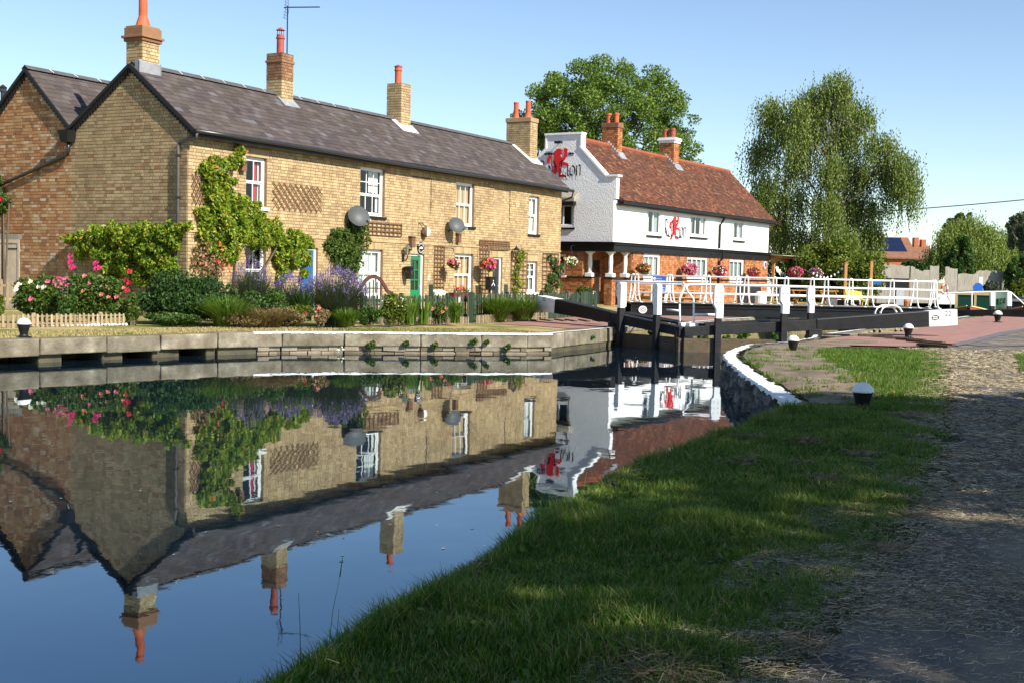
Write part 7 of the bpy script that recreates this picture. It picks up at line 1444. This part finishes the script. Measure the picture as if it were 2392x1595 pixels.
def grassband(name, label, y0, y1, dens, hmin, hmax, wd, seg, mat=grass_m):
    xa, xb = float(xedge(y0)) - .4, float(path_r(y1)) + 6; n = int(dens * (xb - xa) * (y1 - y0)); X, Y = scatter(n, xa, xb, y0, y1)
    sl_ = (xedge(Y + .05) - xedge(Y - .05)) / .1; d = (X - xedge(Y)) / np.sqrt(1 + sl_ * sl_); nz = vnoise(X, Y, 1.1); nz2 = vnoise(X, Y, 4.0, 5)
    pl, prr = path_l(Y), path_r(Y); onp = (X > pl - .06 - .22 * np.abs(nz2)) & (X < prr + .05)
    wl = np.interp(Y, [13.6, 15, 18, 22, 24, 27], [.2, 1.0, 1.3, 1.5, 1.3, 1.7]); worn = (Y > 13.6) & (d < .25 + wl + .5 * nz2) & (nz2 < .28)
    dry = vnoise(X, Y, .9, 9); keep = (d > -.28) & ~onp & ~worn & ~((Y > 13.2) & (d < .25)) & ~((nz2 < -.5) & (RNG.uniform(0, 1, n) < .4)) & (Y < 24.6 + .6 * nz + np.clip((X - 8) * .2, 0, 2))
    keep &= ~((X > prr) & (RNG.uniform(0, 1, n) < .35)); vis = np.abs(X / np.maximum(Y, .1)) < .54; keep &= vis
    X, Y, d, nz, nz2, dry = X[keep], Y[keep], d[keep], nz[keep], nz2[keep], dry[keep]; Z, _ = bank_h(X, Y, True); H = RNG.uniform(hmin, hmax, len(X)) * (1 + .8 * nz) * (1 + .4 * nz2) * (1 + .5 * (d < .25)); H = np.clip(H, .032, .3)
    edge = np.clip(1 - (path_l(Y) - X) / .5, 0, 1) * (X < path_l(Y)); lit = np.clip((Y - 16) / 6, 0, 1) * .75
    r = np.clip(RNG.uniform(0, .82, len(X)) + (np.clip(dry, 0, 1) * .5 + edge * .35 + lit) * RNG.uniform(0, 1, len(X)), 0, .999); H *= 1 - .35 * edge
    tag(grass(name, X, Y, Z - .01, H, np.full(len(X), wd), mat, seg, .8, r), label, 'grass')
grassband('grass', 'mown grass on the near bank nearest the camera', 3.4, 8, 12000, .035, .09, .0055, 2)
grassband('grass', 'mown grass on the middle of the near bank', 8, 14, 6000, .035, .09, .0075, 2)
grassband('grass', 'sunlit grass on the far part of the near bank', 14, 26, 2400, .04, .10, .012, 1)
n = 9000; Y = RNG.uniform(4, 17, n); X = xedge(Y) + RNG.uniform(-.1, 1, n) * (path_l(Y) - xedge(Y)); nz = vnoise(X, Y, 2.2, 12); k = (nz > .12) & (np.abs(X / Y) < .5); X, Y = X[k], Y[k]; Z, _ = bank_h(X, Y, True)
o = foliage('clover', np.stack([X, Y, Z + RNG.uniform(.01, .05, len(X))], 1), .032, leaf_rose, None, .8); tag(o, 'clover and small broad leaved weeds in the near lawn', 'weeds', kind='stuff')
# dead tufts and cut hay
def hay(name, label, X, Y, L, wd, dz, mat=hay_m, tilt=.12):
    n = len(X); Z, _ = bank_h(X, Y, True); a = RNG.normal(.15, .7, n) ; t = np.stack([np.cos(a), np.sin(a), RNG.normal(0, tilt, n)], 1); s_ = np.stack([-np.sin(a), np.cos(a), RNG.normal(0, .5, n)], 1) * wd / 2; c = np.stack([X, Y, Z + dz + RNG.uniform(0, .012, n)], 1); V = np.stack([c - t * L[:, None] / 2 - s_, c + t * L[:, None] / 2 - s_, c + t * L[:, None] / 2 + s_, c - t * L[:, None] / 2 + s_], 1).reshape(-1, 3)
    o = npmesh(name, V, np.arange(4 * n).reshape(n, 4), RNG.uniform(0, 1, n), mat); tag(o, label, 'hay', kind='stuff')
def hayband(label, y0, y1, n, wd, l0, l1):
    Y = RNG.uniform(y0, y1, n * 3); X = path_l(Y) + RNG.uniform(-.35, 1.0, n * 3) * (path_r(Y) - path_l(Y) + .2); f = (X - path_l(Y)) / (path_r(Y) - path_l(Y)); nz = vnoise(X, Y * .6, 1.7, 2); k = (RNG.uniform(0, 1, n * 3) < np.clip(.55 + nz * 1.2 + np.abs(f - .5) * .7, .18, 1)) & (np.abs(X / Y) < .5); X, Y = X[k][:n], Y[k][:n]
    hay('hay', label, X, Y, RNG.uniform(l0, l1, len(X)), wd, .016)
hayband('cut hay scattered on the path nearest the camera', 3.6, 8, 70000, .0019, .010, .05); hayband('cut hay scattered on the middle of the path', 8, 14, 34000, .0036, .025, .10); hayband('cut hay scattered on the sunlit end of the path', 14, 26, 20000, .005, .04, .12)
TX, TY = [], []
for _ in range(40):
    y = random.uniform(4.0, 14); x = random.uniform(float(xedge(y)) - .1, float(path_l(y))) if _ % 2 else float(xedge(y)) + random.uniform(-.2, .15); k = random.randint(60, 240); TX.append(RNG.normal(x, .09, k)); TY.append(RNG.normal(y, .07, k))
TX, TY = np.concatenate(TX), np.concatenate(TY); hay('hay', 'brown clumps of dead cut grass lying on the shaded lawn', TX, TY, RNG.uniform(.03, .10, len(TX)), .0030, .04, M('hay_old', [(0, (.12, .08, .045)), (1, (.34, .26, .15))], attr=True, rough=.9), .35)
# tall stalks at the water's edge
mb = MB()
for _ in range(30):
    y = random.uniform(4.3, 11.5); x = float(xedge(y)) + random.uniform(-.25, .15); h = random.uniform(.12, .30); z = float(bank_h(np.array([x]), np.array([y]))[0][0]); lx, ly = random.uniform(-.16, .1), random.uniform(-.1, .1)
    mb.tube([(x, y, z), (x + lx * .4, y + ly * .4, z + h * .6), (x + lx, y + ly, z + h)], [.0016, .0013, .0008], 4, r=random.random()); 
    if random.random() < .4: mb.tube([(x + lx, y + ly, z + h), (x + lx * 1.25, y + ly * 1.2, z + h + .07)], [.0028, .001], 5, r=.95)
tag(mb.build('grass_stalks', grass_m, fix=False), 'thin tall grass stalks standing against the water edge', 'grass', kind='stuff')
n = 420; px = RNG.uniform(20, 1720, n); py = np.concatenate([RNG.uniform(826, 900, n // 2), 826 + 500 * RNG.uniform(0, 1, n - n // 2) ** 1.5]); P = np.array([list(onz(a, b, .004)) for a, b in zip(px, py)]); P = P[(P[:, 0] < xedge(P[:, 1]) - .3)]
o = foliage('floating_debris', P, .035, M('debris', [(0, (.10, .08, .04)), (1, (.45, .42, .33))], attr=True, rough=.8), None, .6); o.data.transform(Matrix.Identity(4)); me = o.data; co = np.zeros(len(me.vertices) * 3, dtype=np.float32); me.vertices.foreach_get('co', co); co = co.reshape(-1, 3); co[:, 2] = .004 + (co[:, 2] - .004) * .04; me.vertices.foreach_set('co', co.ravel()); tag(o, 'small leaves and fluff floating on the canal water', 'debris', kind='stuff')
# short lawn along the far coping
n = 26000; S_ = RNG.uniform(0, 1, n); pts = np.array([[p.x, p.y] for p in LP]); seg = np.linspace(0, 1, len(pts)); PX_ = np.interp(S_, seg, pts[:, 0]); PY_ = np.interp(S_, seg, pts[:, 1]); off = RNG.uniform(.42, 2.4, n); dd = D2 * 1.0; X = PX_ + dd.x * off * .55; Y = PY_ + .25 * off + dd.y * off * 1.1; nz = vnoise(X, Y, .8, 4)
r = np.clip(RNG.uniform(0, .6, n) + np.where(X < -4, .35, .05) + nz * .3, 0, .999); tag(grass('grass', X, Y, np.full(n, .435), RNG.uniform(.025, .06, n), np.full(n, .02), grass_l, 1, 1.0, r), 'short dry lawn behind the far coping stones', 'grass')
